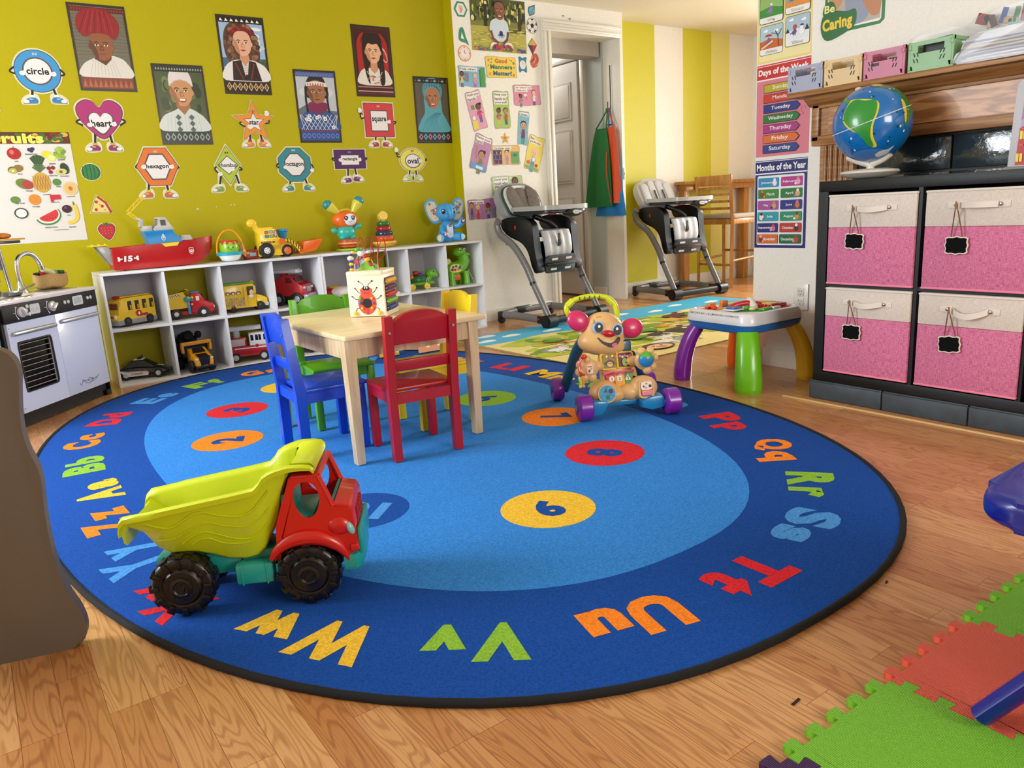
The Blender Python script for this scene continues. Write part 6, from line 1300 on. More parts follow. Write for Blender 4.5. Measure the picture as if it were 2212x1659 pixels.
# ---------------------------------------------------------------- black cube cabinet with four pink bins in view
CBK = mat('#08090c',.45,0,.0,1,0,(40,.1,.1),spec=.35)
K4 = thing('black_cube_cabinet','black wood-effect cube cabinet on the slate hearth holding pink bins','cabinet',(0,0,0))
y1_,yL,zB,zT = 1.731,1.731 - 1.47,.0742,.8442; xf,xb = 2.686,3.030
b = MB(CBK); b.box(((xf + xb) / 2,(y1_ + yL) / 2,zT - .0195),(xb - xf,1.47,.039),bev=.001); b.build('top_panel',K4)
b = MB(CBK); b.box(((xf + xb) / 2,(y1_ + yL) / 2,zB + .0195),(xb - xf,1.47,.039),bev=.001); b.build('bottom_panel',K4)
for y in (y1_ - .0195,yL + .0195): b = MB(CBK); b.box(((xf + xb) / 2,y,(zB + zT) / 2),(xb - xf,.039,.692)); b.build('side_panel',K4)
pit = (1.47 - .078 + .0155) / 4
for i in range(1,4): b = MB(CBK); b.box(((xf + xb) / 2,y1_ - .039 - i * pit + .00775,(zB + zT) / 2),(xb - xf - .002,.0155,.692)); b.build('divider',K4)
for i in range(4): b = MB(CBK); b.box(((xf + xb) / 2,y1_ - .039 - (i + .5) * pit + .00775,(zB + zT) / 2),(xb - xf - .004,pit - .0155,.0155)); b.build('shelf',K4)
b = MB(mat('#101114',.7)); b.box((xb - .003,(y1_ + yL) / 2,(zB + zT) / 2),(.004,1.42,.70)); b.build('back_panel',K4)
def fabric(name,h1,h2):
    if name in _M: return _M[name]
    m = bpy.data.materials.new(name); m.use_nodes = True; nt = m.node_tree; pb = nt.nodes['Principled BSDF']; pb.inputs['Roughness'].default_value = .85
    tc = nt.nodes.new('ShaderNodeTexCoord'); mp = nt.nodes.new('ShaderNodeMapping'); mp.inputs['Scale'].default_value = (1,70,520); nt.links.new(tc.outputs['Object'],mp.inputs['Vector'])
    nz = nt.nodes.new('ShaderNodeTexNoise'); nz.inputs['Scale'].default_value = 1.0; nz.inputs['Detail'].default_value = 3; nt.links.new(mp.outputs[0],nz.inputs['Vector'])
    mp2 = nt.nodes.new('ShaderNodeMapping'); mp2.inputs['Scale'].default_value = (1,520,60); nt.links.new(tc.outputs['Object'],mp2.inputs['Vector'])
    n2 = nt.nodes.new('ShaderNodeTexNoise'); n2.inputs['Scale'].default_value = 1.0; n2.inputs['Detail'].default_value = 2; nt.links.new(mp2.outputs[0],n2.inputs['Vector'])
    ad = nt.nodes.new('ShaderNodeMath'); nt.links.new(nz.outputs['Fac'],ad.inputs[0]); nt.links.new(n2.outputs['Fac'],ad.inputs[1])
    mr = nt.nodes.new('ShaderNodeMapRange'); mr.inputs['From Min'].default_value = .75; mr.inputs['From Max'].default_value = 1.25; nt.links.new(ad.outputs[0],mr.inputs['Value'])
    mx = nt.nodes.new('ShaderNodeMix'); mx.data_type = 'RGBA'; mx.inputs['A'].default_value = lin(h1) + (1,); mx.inputs['B'].default_value = lin(h2) + (1,); nt.links.new(mr.outputs[0],mx.inputs['Factor']); nt.links.new(mx.outputs['Result'],pb.inputs['Base Color'])
    bp = nt.nodes.new('ShaderNodeBump'); bp.inputs['Strength'].default_value = .5; bp.inputs['Distance'].default_value = .0008; nt.links.new(ad.outputs[0],bp.inputs['Height']); nt.links.new(bp.outputs[0],pb.inputs['Normal'])
    _M[name] = m; return m
PK = fabric('pink_linen','#b5507c','#de88aa'); CRM = fabric('cream_linen','#cbbfb4','#dfd5cb'); HEM = mat('#e0d6cc',.8); PHEM = mat('#e8849e',.7)
# bins: centre y, bottom z, size, tag position; every bin a thing of its own
pos = {}
bins = [(1.518,.462,'top left pink and cream fabric bin in the black cabinet',.333,.330),(1.160,.462,'top right pink and cream fabric bin, half cut by the frame edge',.333,.330),
        (1.518,.120,'bottom left pink and cream fabric bin in the black cabinet',.333,.328),(1.163,.120,'bottom right pink and cream fabric bin with slack handle',.333,.328),
        (.805,.462,'pink fabric bin of the upper row beyond the frame edge',.333,.330),(.805,.120,'pink fabric bin of the lower row just at the frame edge',.333,.328)]
for i,(yc,zb,lb,bw,bh) in enumerate(bins):
    t = thing('fabric_storage_bin',lb,'storage bin',(2.676,yc,zb),0,'pink fabric bins in the black cabinet')
    hw = bw / 2 - .003; zs = bh * .64 if zb > .3 else bh * .67
    b = MB(PK); b.box((.15,0,zs / 2),(.30,2 * hw,zs),bev=.004); b.build('pink_body',t)
    b = MB(CRM); b.box((.15,0,(zs + bh) / 2),(.300,2 * hw,bh - zs),bev=.003); b.build('cream_band',t)
    b = MB(HEM); b.box((.15,0,bh - .003),(.306,2 * hw + .003,.008),bev=.003); b.build('top_hem',t)
    b = MB(PHEM); b.box((.15,0,.004),(.304,2 * hw + .002,.008),bev=.003); b.build('bottom_hem',t)
    hz = bh - .050; sag = (.006,.0,.008,.018,0,0)[i]; L = .085
    b = MB(HEM); cy = -.004
    for s in (-1,1): b.box((-.0022,cy + s * (L - .012),hz),(.003,.040,.020),bev=.001)
    pts = [(cy - (L - .025) + 2 * (L - .025) * k / 12,-.004 - .020 * sin(pi * k / 12),hz - sag * sin(pi * k / 12)) for k in range(13)]
    b._put([(x_,y_,z_ + dz) for dz in (-.0095,.0095) for (y_,x_,z_) in pts] + [(x_ - .0025,y_,z_ + dz) for dz in (-.0095,.0095) for (y_,x_,z_) in pts],
           [(k,k + 1,k + 14,k + 13) for k in range(12)] + [(k + 26,k + 39,k + 40,k + 27) for k in range(12)] + [(k,k + 26,k + 27,k + 1) for k in range(12)] + [(k + 13,k + 14,k + 40,k + 39) for k in range(12)],HEM)
    hd = b.build('handle_strap',t)
    for s in (-1,1): b = MB(mat('#c4c6c8',.18,1)); b.ell((-.006,cy + s * (L - .018),hz),(.003,.0068,.0068),n=14,k=8); b.build('rivet',hd)
    if i < 4:
        dy = (.052,.052,.048,.048)[i]; dz = (-.118,-.130,-.112,-.118)[i]; roll = (3,0,0,-4)[i]
        g = thing('chalkboard_tag',('small chalkboard tag on twine hanging on the top left bin','small chalkboard tag on twine hanging on the top right bin','small chalkboard tag on twine hanging on the bottom left bin','tilted chalkboard tag on twine hanging on the bottom right bin')[i],'tag',(2.676,yc + dy,zb + hz),0,'chalkboard tags on the pink bins')
        TM = T(-.010,0,dz) @ RX(roll) @ frame((0,0,0),(0,-1,0),(0,0,1))
        br_ = [(-.036,-.024),(-.028,-.028),(-.014,-.027),(0,-.031),(.014,-.027),(.028,-.028),(.036,-.024),(.034,-.012),(.038,0),(.034,.012),(.036,.024),(.028,.028),(.014,.027),(0,.031),(-.014,.027),(-.028,.028),(-.036,.024),(-.034,.012),(-.038,0),(-.034,-.012)]
        b = MB(mat('#e0d8c8',.6)); b.prism(br_,-.0035,.0,M=TM); b.build('frame',g)
        b = MB(mat('#030405',.9,spec=.2)); b.prism([(x * .90,y * .87) for x,y in br_],0,.0012,M=TM); b.build('slate',g)
        for s in (-1,1):
            b = MB(mat('#7a5236',.8)); b.tube([(-.026,0,.008),(-.024,s * .004,-.02),(-.010,s * .017 + roll * .0003,dz + .028)],.0011,5); b.tube([(-.026,.003,.008),(-.024,s * .006,-.02),(-.0095,s * .019 + roll * .0003,dz + .030)],.0009,5); b.build('twine',g)
        b = MB(mat('#8a6244',.8)); b.box((-.0275,.001,0),(.0025,.005,.024)); b.build('twine_loop',g)

# ---------------------------------------------------------------- things on the cabinet and mantel
t = thing('light_globe','blue cartoon world globe on a round cream stand on cabinet','globe',(2.815,1.608,.8448),0)
CR_ = mat('#d8d0c4',.35,0,.1)
b = MB(CR_); b.lathe([(.045,0),(.085,.008),(.104,.022),(.098,.030),(.06,.036),(.001,.037)],40); b.build('base',t)
b = MB(CR_); b.tube([tuple(p) for p in catmull([(0,.0,.030),(0,.0,.050),(0,.045,.066),(0,.088,.085)],5)],.013,12); b.tube([tuple(p) for p in catmull([(0,.0,.030),(0,-.006,.050),(0,-.045,.066),(0,-.075,.085)],5)],.013,12); b.build('fork',t)
GC = (0,0,.196); Rg = .136
b = MB(mat('#0a6ab4',.18,0,.5)); GM = T(*GC) @ RX(-22) @ RZ(22); b.ell((0,0,0),Rg,M=GM,n=48,k=32); gl = b.build('ocean_sphere',t)
def land(pts,c,name='land',k=1.004):
    """continent: polygon in (lon, lat) degrees laid on the sphere, filled as a fan of small rings"""
    P2 = c2(pts,3); cx = sum(p[0] for p in P2) / len(P2); cy = sum(p[1] for p in P2) / len(P2); vs = []; n = len(P2); L_ = 6
    for r in range(L_,0,-1):
        for x,y in P2:
            lo,la = radians(cx + (x - cx) * r / L_),radians(cy + (y - cy) * r / L_); vs.append((-cos(la) * cos(lo) * Rg * k,-cos(la) * sin(lo) * Rg * k,sin(la) * Rg * k))
    vs.append((-cos(radians(cy)) * cos(radians(cx)) * Rg * k,-cos(radians(cy)) * sin(radians(cx)) * Rg * k,sin(radians(cy)) * Rg * k))
    fs = [(r * n + i,r * n + (i + 1) % n,(r + 1) * n + (i + 1) % n,(r + 1) * n + i) for r in range(L_ - 1) for i in range(n)] + [((L_ - 1) * n + i,(L_ - 1) * n + (i + 1) % n,L_ * n) for i in range(n)]
    b = MB(mat(c,.3,0,.4)); b._put(vs,fs,None,GM); return b.build(name,gl)
SA = [(-22,30),(-8,34),(6,24),(20,18),(16,2),(4,-14),(-4,-30),(-6,-46),(-14,-44),(-18,-22),(-28,-2),(-32,14)]
land([(x - 0,y) for x,y in [(-20,36),(-14,38),(2,30),(22,16),(18,0),(6,-16),(0,-34),(0,-50),(-12,-46),(-16,-24),(-30,-4),(-34,14)]],'#d8c83a',k=1.003)
land(SA,'#2c8c34',k=1.012); land([(-50,50),(-36,48),(-26,36),(-20,40),(-30,50),(-44,62),(-60,64)],'#3a9638')
land([(30,50),(50,42),(70,40),(78,20),(66,10),(60,-8),(56,-26),(64,-30),(78,-10),(86,10),(88,45),(70,66),(40,66)],'#2c7a34'); land([(34,54),(50,46),(60,56),(48,66)],'#e0c24a',k=1.006); land([(58,8),(64,6),(62,-20),(58,-26),(56,-10)],'#d8c040',k=1.006)
land([(-20,-66),(0,-62),(30,-64),(46,-60),(30,-74),(0,-76),(-20,-74)],'#d0d4d8')
b = MB(mat('#e8ecee',.3)); rn = random.Random(9)
b = MB(mat('#e8ecee',.3)); b.tube([(Rg * 1.003 * cos(q * pi / 40),Rg * 1.003 * sin(q * pi / 40),.012) for q in range(80)],.0014,5,closed=True,M=T(*GC) @ RX(-22) @ RX(8) @ RY(-12)); b.build('equator_line',gl)
for i in range(34):
    lo,la = rn.uniform(-50,70),rn.uniform(-55,60); s_ = rn.uniform(.8,1.5); dk = rn.random() < .45
    land([(lo,la),(lo + 2.2 * s_,la + .6),(lo + 1.6 * s_,la + 2.6 * s_),(lo - .4,la + 2.0 * s_)],'#1c3a28' if dk else rn.choice(('#cfe4f0','#9cc8e4','#e8e4d8')),'map_icon',1.007 if dk else 1.006)
b = MB(CR_); b.ell((0,.058,.196 + .129),(.012,.014,.008)); b.build('pole_cap',t)
# shop play-house box at right
t = thing('playhouse_box','toy town house box with lilac upper floor and red brick base','toy house',(2.76,1.118,.8448),0)
HP_ = [(0,.008),(.008,.20),(.010,.255),(.022,.268),(.30,.268),(.30,.008)]
b = MB(mat('#c4c4cc',.4,0,.1)); b.prism(HP_,-.0,.04,M=frame((0.04,0,0),(0,-1,0),(0,0,1)),bev=.002); bx = b.build('box_panel',t)
P = Pic(frame((-.0003,0,0),(0,-1,0),(0,0,1)),step=.0002,z=.0004)
P.poly([(.022,.012),(.028,.120),(.30,.120),(.30,.012)],'#b83228'); P.poly([(.024,.120),(.045,.135),(.30,.138),(.30,.120)],'#a83a48')
P.poly([(.030,.148),(.034,.210),(.044,.215),(.046,.150)],'#9c7aa0'); P.poly([(.030,.128),(.032,.150),(.30,.150),(.30,.128)],'#b89ac0')
P.poly([(.050,.160),(.055,.205),(.085,.205),(.085,.160)],'#e8e6ec'); P.poly([(.052,.205),(.056,.235),(.30,.240),(.30,.205)],'#a07aa4'); P.poly([(.040,.215),(.070,.245),(.30,.250),(.30,.240)],'#8a5a8c')
for x,z in ((.030,.090),(.024,.022)): P.rect(x,z,x + .008,z + .025,'#e8d24a',.002); P.rect(x + .010,z,x + .018,z + .025,'#e8d24a',.002)
P.rect(.052,.090,.070,.115,'#e8e4da'); P.rect(.055,.094,.070,.112,'#2a2420'); P.ell(.060,.045,.010,.014,'#8c2018'); P.ell(.060,.045,.006,.009,'#b83228')
for x,z in ((.030,.070),(.048,.062),(.034,.118),(.044,.125)): P.rect(x,z,x + .012,z + .005,'#c85a48')
P.build('printed_front',bx)
b = MB(mat('#7a7a70',.5)); b.box((.02,-.15,.004),(.05,.31,.008)); b.build('base_strip',t)
# folding crates on the mantel
def crate(yc,c,label,hh=.098,w_=.158):
    t = thing('folding_crate',label,'crate',(2.970,yc,1.2102),0,'pastel folding crates on the mantel shelf'); m = mat(c,.4); d = .105; hx,hy = d / 2,w_ / 2
    b = MB(m); b.box((0,0,.003),(d,w_,.005)); b.build('base',t)
    for s in (-1,1):                      # long sides with a grip opening and slots
        b = MB(m); X = s * (hx - .0022)
        opn = [(-.044,.085),(-.040,.066),(-.028,.060),(.032,.060),(.042,.068),(.044,.085)]
        o = [(-hy + .006,.020),(hy - .006,.020),(hy - .006,hh),(-hy + .006,hh),(-hy + .006,.086),(-.0441,.086)] + opn + [(.044,.0861),(-.0442,.0862),(-hy + .006,.0862)]
        b.prism([(-hy + .006,.020),(hy - .006,.020),(hy - .006,.060),(-hy + .006,.060)],-.002,.002,M=frame((X,0,0),(0,-1,0),(0,0,1)))
        for q0,q1 in ((-hy + .006,-.046),(.046,hy - .006)): b.prism([(q0,.060),(q1,.060),(q1,.088),(q0,.088)],-.002,.002,M=frame((X,0,0),(0,-1,0),(0,0,1)))
        b.prism([(-hy + .006,.086),(hy - .006,.086),(hy - .006,hh),(-hy + .006,hh)],-.0025,.0025,M=frame((X,0,0),(0,-1,0),(0,0,1)))
        b.prism([(-hy + .02,0),(hy - .012,0),(hy - .018,.020),(-hy + .014,.020)],-.002,.002,M=frame((X,0,0),(0,-1,0),(0,0,1)))
        wl = b.build('long_side',t)
        b = MB(mat('#2a2a2c',.6))
        for q,sl in ((-.062,1),(-.050,1),(.036,-1),(.047,-1)):
            for zz in (.030,.050):
                if q > 0 or zz < .2: b.prism([(q,zz + .014),(q + .004,zz + .014),(q + .004 + sl * .005,zz),(q + sl * .005,zz)],.0022,.0026,M=frame((X if s < 0 else X,0,0),(0,-s * -1 if 0 else -1,0),(0,0,1)) if s < 0 else frame((X,0,0),(0,1,0),(0,0,1)))
        b.build('slots',wl)
    for s in (-1,1):
        b = MB(m); b.box((0,s * (hy - .002),.052),(d - .008,.0035,.070)); b.box((0,s * (hy - .002),hh - .006),(d,.005,.012)); b.build('short_side',t)
        for q in (-1,1): b = MB(m); b.box((q * (hx - .005),s * (hy - .004),.054),(.012,.009,.096),bev=.001); b.box((q * (hx),s * (hy - .006),hh - .016),(.008,.010,.018),bev=.001); b.build('corner_post',t)
    return t
crate(1.962,'#9ea3ba','grey-blue folding crate at the left end of the mantel shelf'); crate(1.797,'#d8ba88','cream folding crate between the grey and pink crates')
crate(1.632,'#c2708c','pink folding crate between the cream and green crates',.100); crate(1.462,'#84b080','sage green folding crate at the right of the row',.100)
def heap(yc,zc,lb,cols,n,seed):
    t = thing('crate_contents',lb,'craft supplies',(2.970,yc,1.2155),0); r_ = random.Random(seed)
    for i in range(n): b = MB(mat(cols[i % len(cols)],.5)); b.box((r_.uniform(-.03,.03),r_.uniform(-.05,.05),.018 + .009 * i),(.05,.03,.010),M=RZ(0),bev=.001); b.build('piece',t)
for yc,lb,cl,s_ in ((1.962,'small pale beads bag lying inside the grey-blue crate',('#c8b8a8','#8a6a58','#d0c0b0'),1),(1.797,'brown craft pieces inside the cream crate',('#8a6a3c','#a88a50'),2),(1.632,'dark red craft pieces inside the pink crate',('#7a2a34','#3a2a30'),3)): heap(yc,0,lb,cl,6,s_)
t = thing('stacked_cards','black and grey photo cards standing in the green crate','cards',(2.975,1.462,1.2155),0)
for i,c in enumerate(('#2a2a2c','#8a8880','#3c3a38','#b8b4ac')): b = MB(mat(c,.5)); b.box((-.02 + i * .012,-.01,.052),(.003,.10,.098),M=RX((i - 1.5) * 2)); b.build('card',t)
# clear bags with craft paper
def clearbag(name,lb,c,pts,th,z0=0):
    t = thing(name,lb,'plastic bag',c,0); m = mat('#e8eaec',.12,0,0,.2)
    b = MB(m); b.prism(c2(pts,5),-th / 2,th / 2,M=frame((0,0,0),(0,-1,0),(0,0,1)),bev=.006,seg=2); b.build('clear_film',t); return t
t = clearbag('clear_plastic_bag','crumpled clear bag rising behind the pink and green crates',(3.030,1.50,1.30),[(-.105,.0),(-.095,.035),(-.06,.052),(-.01,.050),(.05,.055),(.10,.045),(.10,.0)],.03)
t = clearbag('felt_bag','clear zip bag of red, blue and green felt pieces on top',(3.035,1.285,1.330),[(-.10,-.02),(-.098,.030),(-.04,.052),(0,.058),(.06,.062),(.105,.060),(.11,-.03)],.03)
for x,z,w_,h_,c,r in ((-.060,.030,.045,.035,'#8c1c1c',20),(-.045,.020,.02,.045,'#b8a090',-20),(-.030,.018,.02,.04,'#4a3028',-20),(.004,.030,.016,.05,'#2a56a0',15),(.020,.012,.03,.02,'#c8a078',5),(.034,.006,.03,.02,'#7ab8a0',0),(.044,.024,.014,.05,'#1c7a34',12),(.066,.028,.012,.055,'#8a1c24',8),(.080,.020,.02,.05,'#9a9a98',6)):
    b = MB(mat(c,.8)); b.box((0,0,0),(.010,w_,h_),M=T(0,-x,z) @ RX(r),bev=.002); b.build('felt_piece',t)
t = thing('paper_bag_bundle','clear bag full of white paper sheets lying on mantel right','plastic bag',(2.985,1.21,1.2102),0)
WP = mat('#c8c8d4',.5)
for i in range(7): b = MB(mat(('#c9c6d0','#d8d6e0','#b8bcd0','#cfc9cf','#d8c8a8','#bfc0d4','#d9d9e2')[i],.6)); b.box((.0,-.02 * (i % 2),.006 + i * .0105),(.13,.30,.006),M=RX((-1) ** i * 1.0),bev=.001); b.build('paper_sheet',t)
b = MB(mat('#e8eaf0',.1,0,0,.35)); b.prism(c2([(-.155,.0),(-.150,.03),(-.125,.085),(-.05,.090),(.05,.094),(.16,.092),(.165,.0)],5),-.075,.075,M=frame((0,0,0),(0,-1,0),(0,0,1)),bev=.01); b.build('clear_film',t)
# ---------------------------------------------------------------- printed things on the lime wall
WY = 4.7488
def wb(x,z,rot=0,y=WY): return T(x,y,z) @ RY(-rot) @ XZF
def posterize(P,name,label,cat,group=None):
    o = P.build(name); tag(o,label,cat,group); return o
PWd,PHt = .275,.430
def face(P,cx,cy,s,skin,dark,lips='#a8504a',smile=0,white=True):
    """front view of a face, s = half width; drawn ear to ear with brows, eyes, nose and mouth"""
    P.ell(cx - s * 1.0,cy - s * .05,s * .16,s * .28,dark); P.ell(cx + s * 1.0,cy - s * .05,s * .16,s * .28,skin)
    P.poly(c2([(cx - s,cy + s * .5),(cx - s * .98,cy - s * .2),(cx - s * .78,cy - s * .85),(cx - s * .3,cy - s * 1.28),(cx + s * .3,cy - s * 1.28),(cx + s * .78,cy - s * .85),(cx + s * .98,cy - s * .2),(cx + s,cy + s * .5),(cx + s * .7,cy + s * 1.15),(cx,cy + s * 1.35),(cx - s * .7,cy + s * 1.15)],4),skin)
    P.poly(c2([(cx - s * .99,cy + s * .5),(cx - s * .96,cy - s * .2),(cx - s * .76,cy - s * .85),(cx - s * .4,cy - s * 1.2),(cx - s * .45,cy - s * .5),(cx - s * .7,cy + s * .2)],4),dark)
    for q in (-1,1):
        ex = cx + q * s * .42; P.line([(ex - s * .22,cy + s * .30),(ex,cy + s * .38),(ex + s * .22,cy + s * .30)],s * .09,'#2a1a12')
        P.ell(ex,cy + s * .08,s * .19,s * .085,'#efe6da'); P.ell(ex,cy + s * .08,s * .085,s * .088,'#1a100c'); P.line([(ex - s * .21,cy + s * .12),(ex,cy + s * .19),(ex + s * .21,cy + s * .12)],s * .04,'#2a1a12')
    P.poly(c2([(cx - s * .06,cy + s * .05),(cx - s * .20,cy - s * .36),(cx,cy - s * .44),(cx + s * .20,cy - s * .36),(cx + s * .06,cy + s * .05)],3),dark); P.ell(cx + s * .02,cy - s * .25,s * .10,s * .14,skin)
    if smile: P.poly(c2([(cx - s * .40,cy - s * .62),(cx,cy - s * .70),(cx + s * .40,cy - s * .62),(cx + s * .22,cy - s * .95),(cx - s * .22,cy - s * .95)],4),lips); P.poly([(cx - s * .30,cy - s * .67),(cx + s * .30,cy - s * .67),(cx + s * .22,cy - s * .82),(cx - s * .22,cy - s * .82)],'#f4efe6')
    else: P.poly(c2([(cx - s * .32,cy - s * .70),(cx - s * .1,cy - s * .64),(cx + s * .1,cy - s * .64),(cx + s * .32,cy - s * .70),(cx,cy - s * .84)],4),lips); P.line([(cx - s * .32,cy - s * .70),(cx,cy - s * .73),(cx + s * .32,cy - s * .70)],s * .035,'#5a2420')
def portrait(i,x0,z0,label):
    P = Pic(T(x0,WY,z0) @ XZF,step=.00003,rough=.3,coat=.12); W,H = PWd,PHt; cx = W / 2
    def R_(*a): P.tf = None; P.rect(*a)
    def HD(): P.tf = (.138,.178,1.27)
    P.sheet([(0,0),(W,0),(W,H),(0,H)],'#2c2016',.0008); R_(.010,.012,W - .010,H - .012,'#4a3524')
    rn = random.Random(20 + i); m = .013; X0,X1,Z0,Z1 = m,W - m,.075,H - .040
    if i == 1:
        R_(X0,m,X1,H - m,'#6a6450'); [P.poly(c2([(rn.uniform(X0 + .02,X1 - .04),rn.uniform(.12,H - .08)) for _ in range(4)],3),'#7d7760') for _ in range(0)]
        for k in range(14): P.line([(X0,.16 + k * .018),(cx,.165 + k * .018 + rn.uniform(-.01,.01)),(X1,.16 + k * .018 + rn.uniform(-.008,.008))],.0016,'#4c4638')
        R_(X0,H - .040,X1,H - .016,'#5c1414'); [P.ell(X0 + .008 + k * .0135,H - .028,.004,.007,'#8c2a20') for k in range(19)]
        P.poly(c2([(X0 + .01,.07),(X0 + .02,.13),(.09,.165),(.115,.18),(.17,.18),(.20,.175),(X1 - .02,.15),(X1 - .002,.07)],4),'#d2ccc0'); [P.line([(.06 + k * .018,.075),(.085 + k * .012,.16)],.0016,'#aaa394') for k in range(9)]
        HD(); P.poly([(.10,.165),(.12,.20),(.17,.20),(.165,.165),(.14,.14)],'#5a3018'); face(P,.135,.215,.042,'#8a5028','#5c3218','#8a4438')
        P.poly(c2([(.082,.248),(.108,.262),(.160,.262),(.190,.242),(.212,.285),(.205,.325),(.165,.355),(.11,.360),(.065,.335),(.052,.292),(.062,.262)],5),'#8c1018')
        for k in range(10): P.line([(p.x,p.y) for p in catmull([(.060 + k * .014,.262 + rn.uniform(0,.01),0),(.075 + k * .012,.30,0),(.10 + k * .008,.35,0)],4)],.0022,'#b02430' if k % 2 else '#5e0810')
        R_(X0,m,X1,.068,'#7a3018'); [P.poly([(X0 + .004 + k * .0245,.020),(X0 + .016 + k * .0245,.060),(X0 + .024 + k * .0245,.020)],'#a8582c') for k in range(10)]
    elif i == 2:
        R_(X0,Z0,X1,Z1,'#44502a'); [P.ell(rn.uniform(X0 + .03,X1 - .03),rn.uniform(.12,.34),rn.uniform(.01,.028),rn.uniform(.02,.035),rn.choice(('#5e6a34','#37421f','#2c331c','#70784a'))) for _ in range(26)]
        P.poly(c2([(X0,.076),(X0 + .01,.15),(.09,.185),(.12,.20),(.16,.20),(.20,.185),(X1 - .008,.14),(X1,.076)],4),'#c6ccc4'); [P.line([(.04 + k * .02,.078),(.05 + k * .018,.16)],.0015,'#a2aaa2') for k in range(10)]
        HD(); P.poly([(.11,.20),(.115,.24),(.165,.24),(.17,.20),(.14,.165)],'#9a6438'); face(P,.140,.262,.045,'#c08a58','#9a6438','#a03c34',1)
        P.poly(c2([(.092,.285),(.094,.330),(.115,.360),(.140,.366),(.168,.358),(.186,.328),(.190,.285),(.168,.305),(.140,.312),(.112,.305)],5),'#d8cdc6'); P.line([(.094,.288),(.115,.306),(.140,.313),(.168,.306),(.188,.288)],.004,'#b4a6a0')
        for q in (-1,1): [P.poly([(.14 + q * .028,.09 + k * .026),(.14 + q * .040,.103 + k * .026),(.14 + q * .028,.116 + k * .026),(.14 + q * .016,.103 + k * .026)],'#4a5a50') for k in range(3)]
        R_(X0,m,X1,.072,'#1e2420'); [P.poly([(X0 + .006 + k * .031,.042),(X0 + .020 + k * .031,.064),(X0 + .034 + k * .031,.042),(X0 + .020 + k * .031,.020)],'#8a9a8c') for k in range(8)]; [P.ell(X0 + .020 + k * .031,.042,.006,.009,'#1e2420') for k in range(8)]
        R_(X0,Z1,X1,H - m,'#20261e'); [P.ell(X0 + .01 + k * .014,H - .026,.004,.006,'#8f9a8a') for k in range(18)]
    elif i == 3:
        R_(X0,Z0,X1,Z1,'#9db8d2'); [P.ell(rn.uniform(X0 + .03,X1 - .03),rn.uniform(.22,.37),rn.uniform(.02,.04),rn.uniform(.008,.018),rn.choice(('#d4dce4','#c0ccd8','#e4e8ec'))) for _ in range(22)]; R_(X0,.15,X1,.20,'#46637e'); P.poly([(.17,Z0),(X1,Z0),(X1,.20),(.21,.18)],'#3e5636')
        hr = '#5a3a28'; HD(); P.poly(c2([(.06,.19),(.05,.25),(.06,.31),(.09,.345),(.13,.352),(.17,.34),(.20,.30),(.212,.24),(.205,.185),(.17,.16),(.10,.16)],5),hr); [P.ell(.135 + (.052 + rn.uniform(0,.024)) * cos(a_),.25 + (.07 + rn.uniform(0,.024)) * sin(a_),.009,.009,rn.choice(('#7c5238','#4a2c1e','#946a4c'))) for a_ in [rn.uniform(-.9,4.0) for _ in range(60)]]
        P.tf = None; P.poly(c2([(X0,.076),(X0 + .008,.15),(.07,.185),(.11,.19),(.16,.19),(.20,.185),(X1 - .004,.15),(X1,.076)],4),'#e0dad4'); P.poly([(.055,.076),(.065,.18),(.115,.19),(.13,.10),(.15,.19),(.20,.18),(.225,.076)],'#2a1814'); [P.line([(.078 + .004 * k,.17 - .010 * k),(.086 + .004 * k,.165 - .010 * k)],.004,'#a8402c') for k in range(9)]; [P.line([(.190 - .003 * k,.17 - .010 * k),(.183 - .003 * k,.165 - .010 * k)],.004,'#a8402c') for k in range(9)]; P.poly([(.115,.19),(.16,.19),(.145,.11),(.13,.11)],'#d8d0c8'); [P.line([(.125,.12 + k * .012),(.150,.126 + k * .012)],.0015,'#4a3a34') for k in range(5)]
        HD(); P.poly([(.115,.19),(.118,.22),(.155,.22),(.16,.19),(.137,.16)],'#c8906c'); face(P,.135,.258,.040,'#dca888','#b88462','#b04440'); [P.ell(.135 + .048 * cos(radians(q)),.292 + .030 * sin(radians(q)),.010,.008,rn.choice(('#7c1018','#a01c24'))) for q in range(20,165,14)]
        R_(X0,m,X1,.072,'#241410')
        for k in range(8): px = X0 + .016 + k * .031; P.poly([(px - .015,.042),(px,.066),(px + .015,.042),(px,.018)],'#c8b078'); P.poly([(px - .009,.042),(px,.058),(px + .009,.042),(px,.026)],'#241410'); P.ell(px,.042,.004,.006,'#c86a40')
        R_(X0,Z1,X1,H - m,'#1c1210'); [P.poly([(X0 + .004 + k * .03,H - .034),(X0 + .012 + k * .03,H - .018),(X0 + .024 + k * .03,H - .034)],'#e8e4dc') for k in range(8)]
    elif i == 4:
        R_(X0,Z0,X1,Z1,'#b8bcc0'); P.ell(cx,.30,.11,.04,'#c8cccf'); P.poly([(X0,Z0),(X0,.20),(.06,.225),(.11,.20),(X1,.19),(X1,Z0)],'#5c6470')
        P.poly(c2([(X0,.076),(X0 + .006,.145),(.06,.185),(.11,.20),(.17,.20),(.22,.185),(X1 - .002,.145),(X1,.076)],4),'#2c4a80')
        for k in range(9): P.line([(X0 + .004 + k * .028,.078),(min(X0 + .07 + k * .028,X1 - .002),.078 + .09)],.003,'#cdd4dc'); P.line([(X1 - .004 - k * .028,.078),(max(X1 - .07 - k * .028,X0 + .002),.078 + .09)],.003,'#cdd4dc')
        for k in range(9): a_,b_ = rn.uniform(.04,.23),rn.uniform(.085,.16); P.ell(a_,b_,.012,.010,'#dfe2e6'); P.ell(a_,b_,.004,.004,'#b83a34')
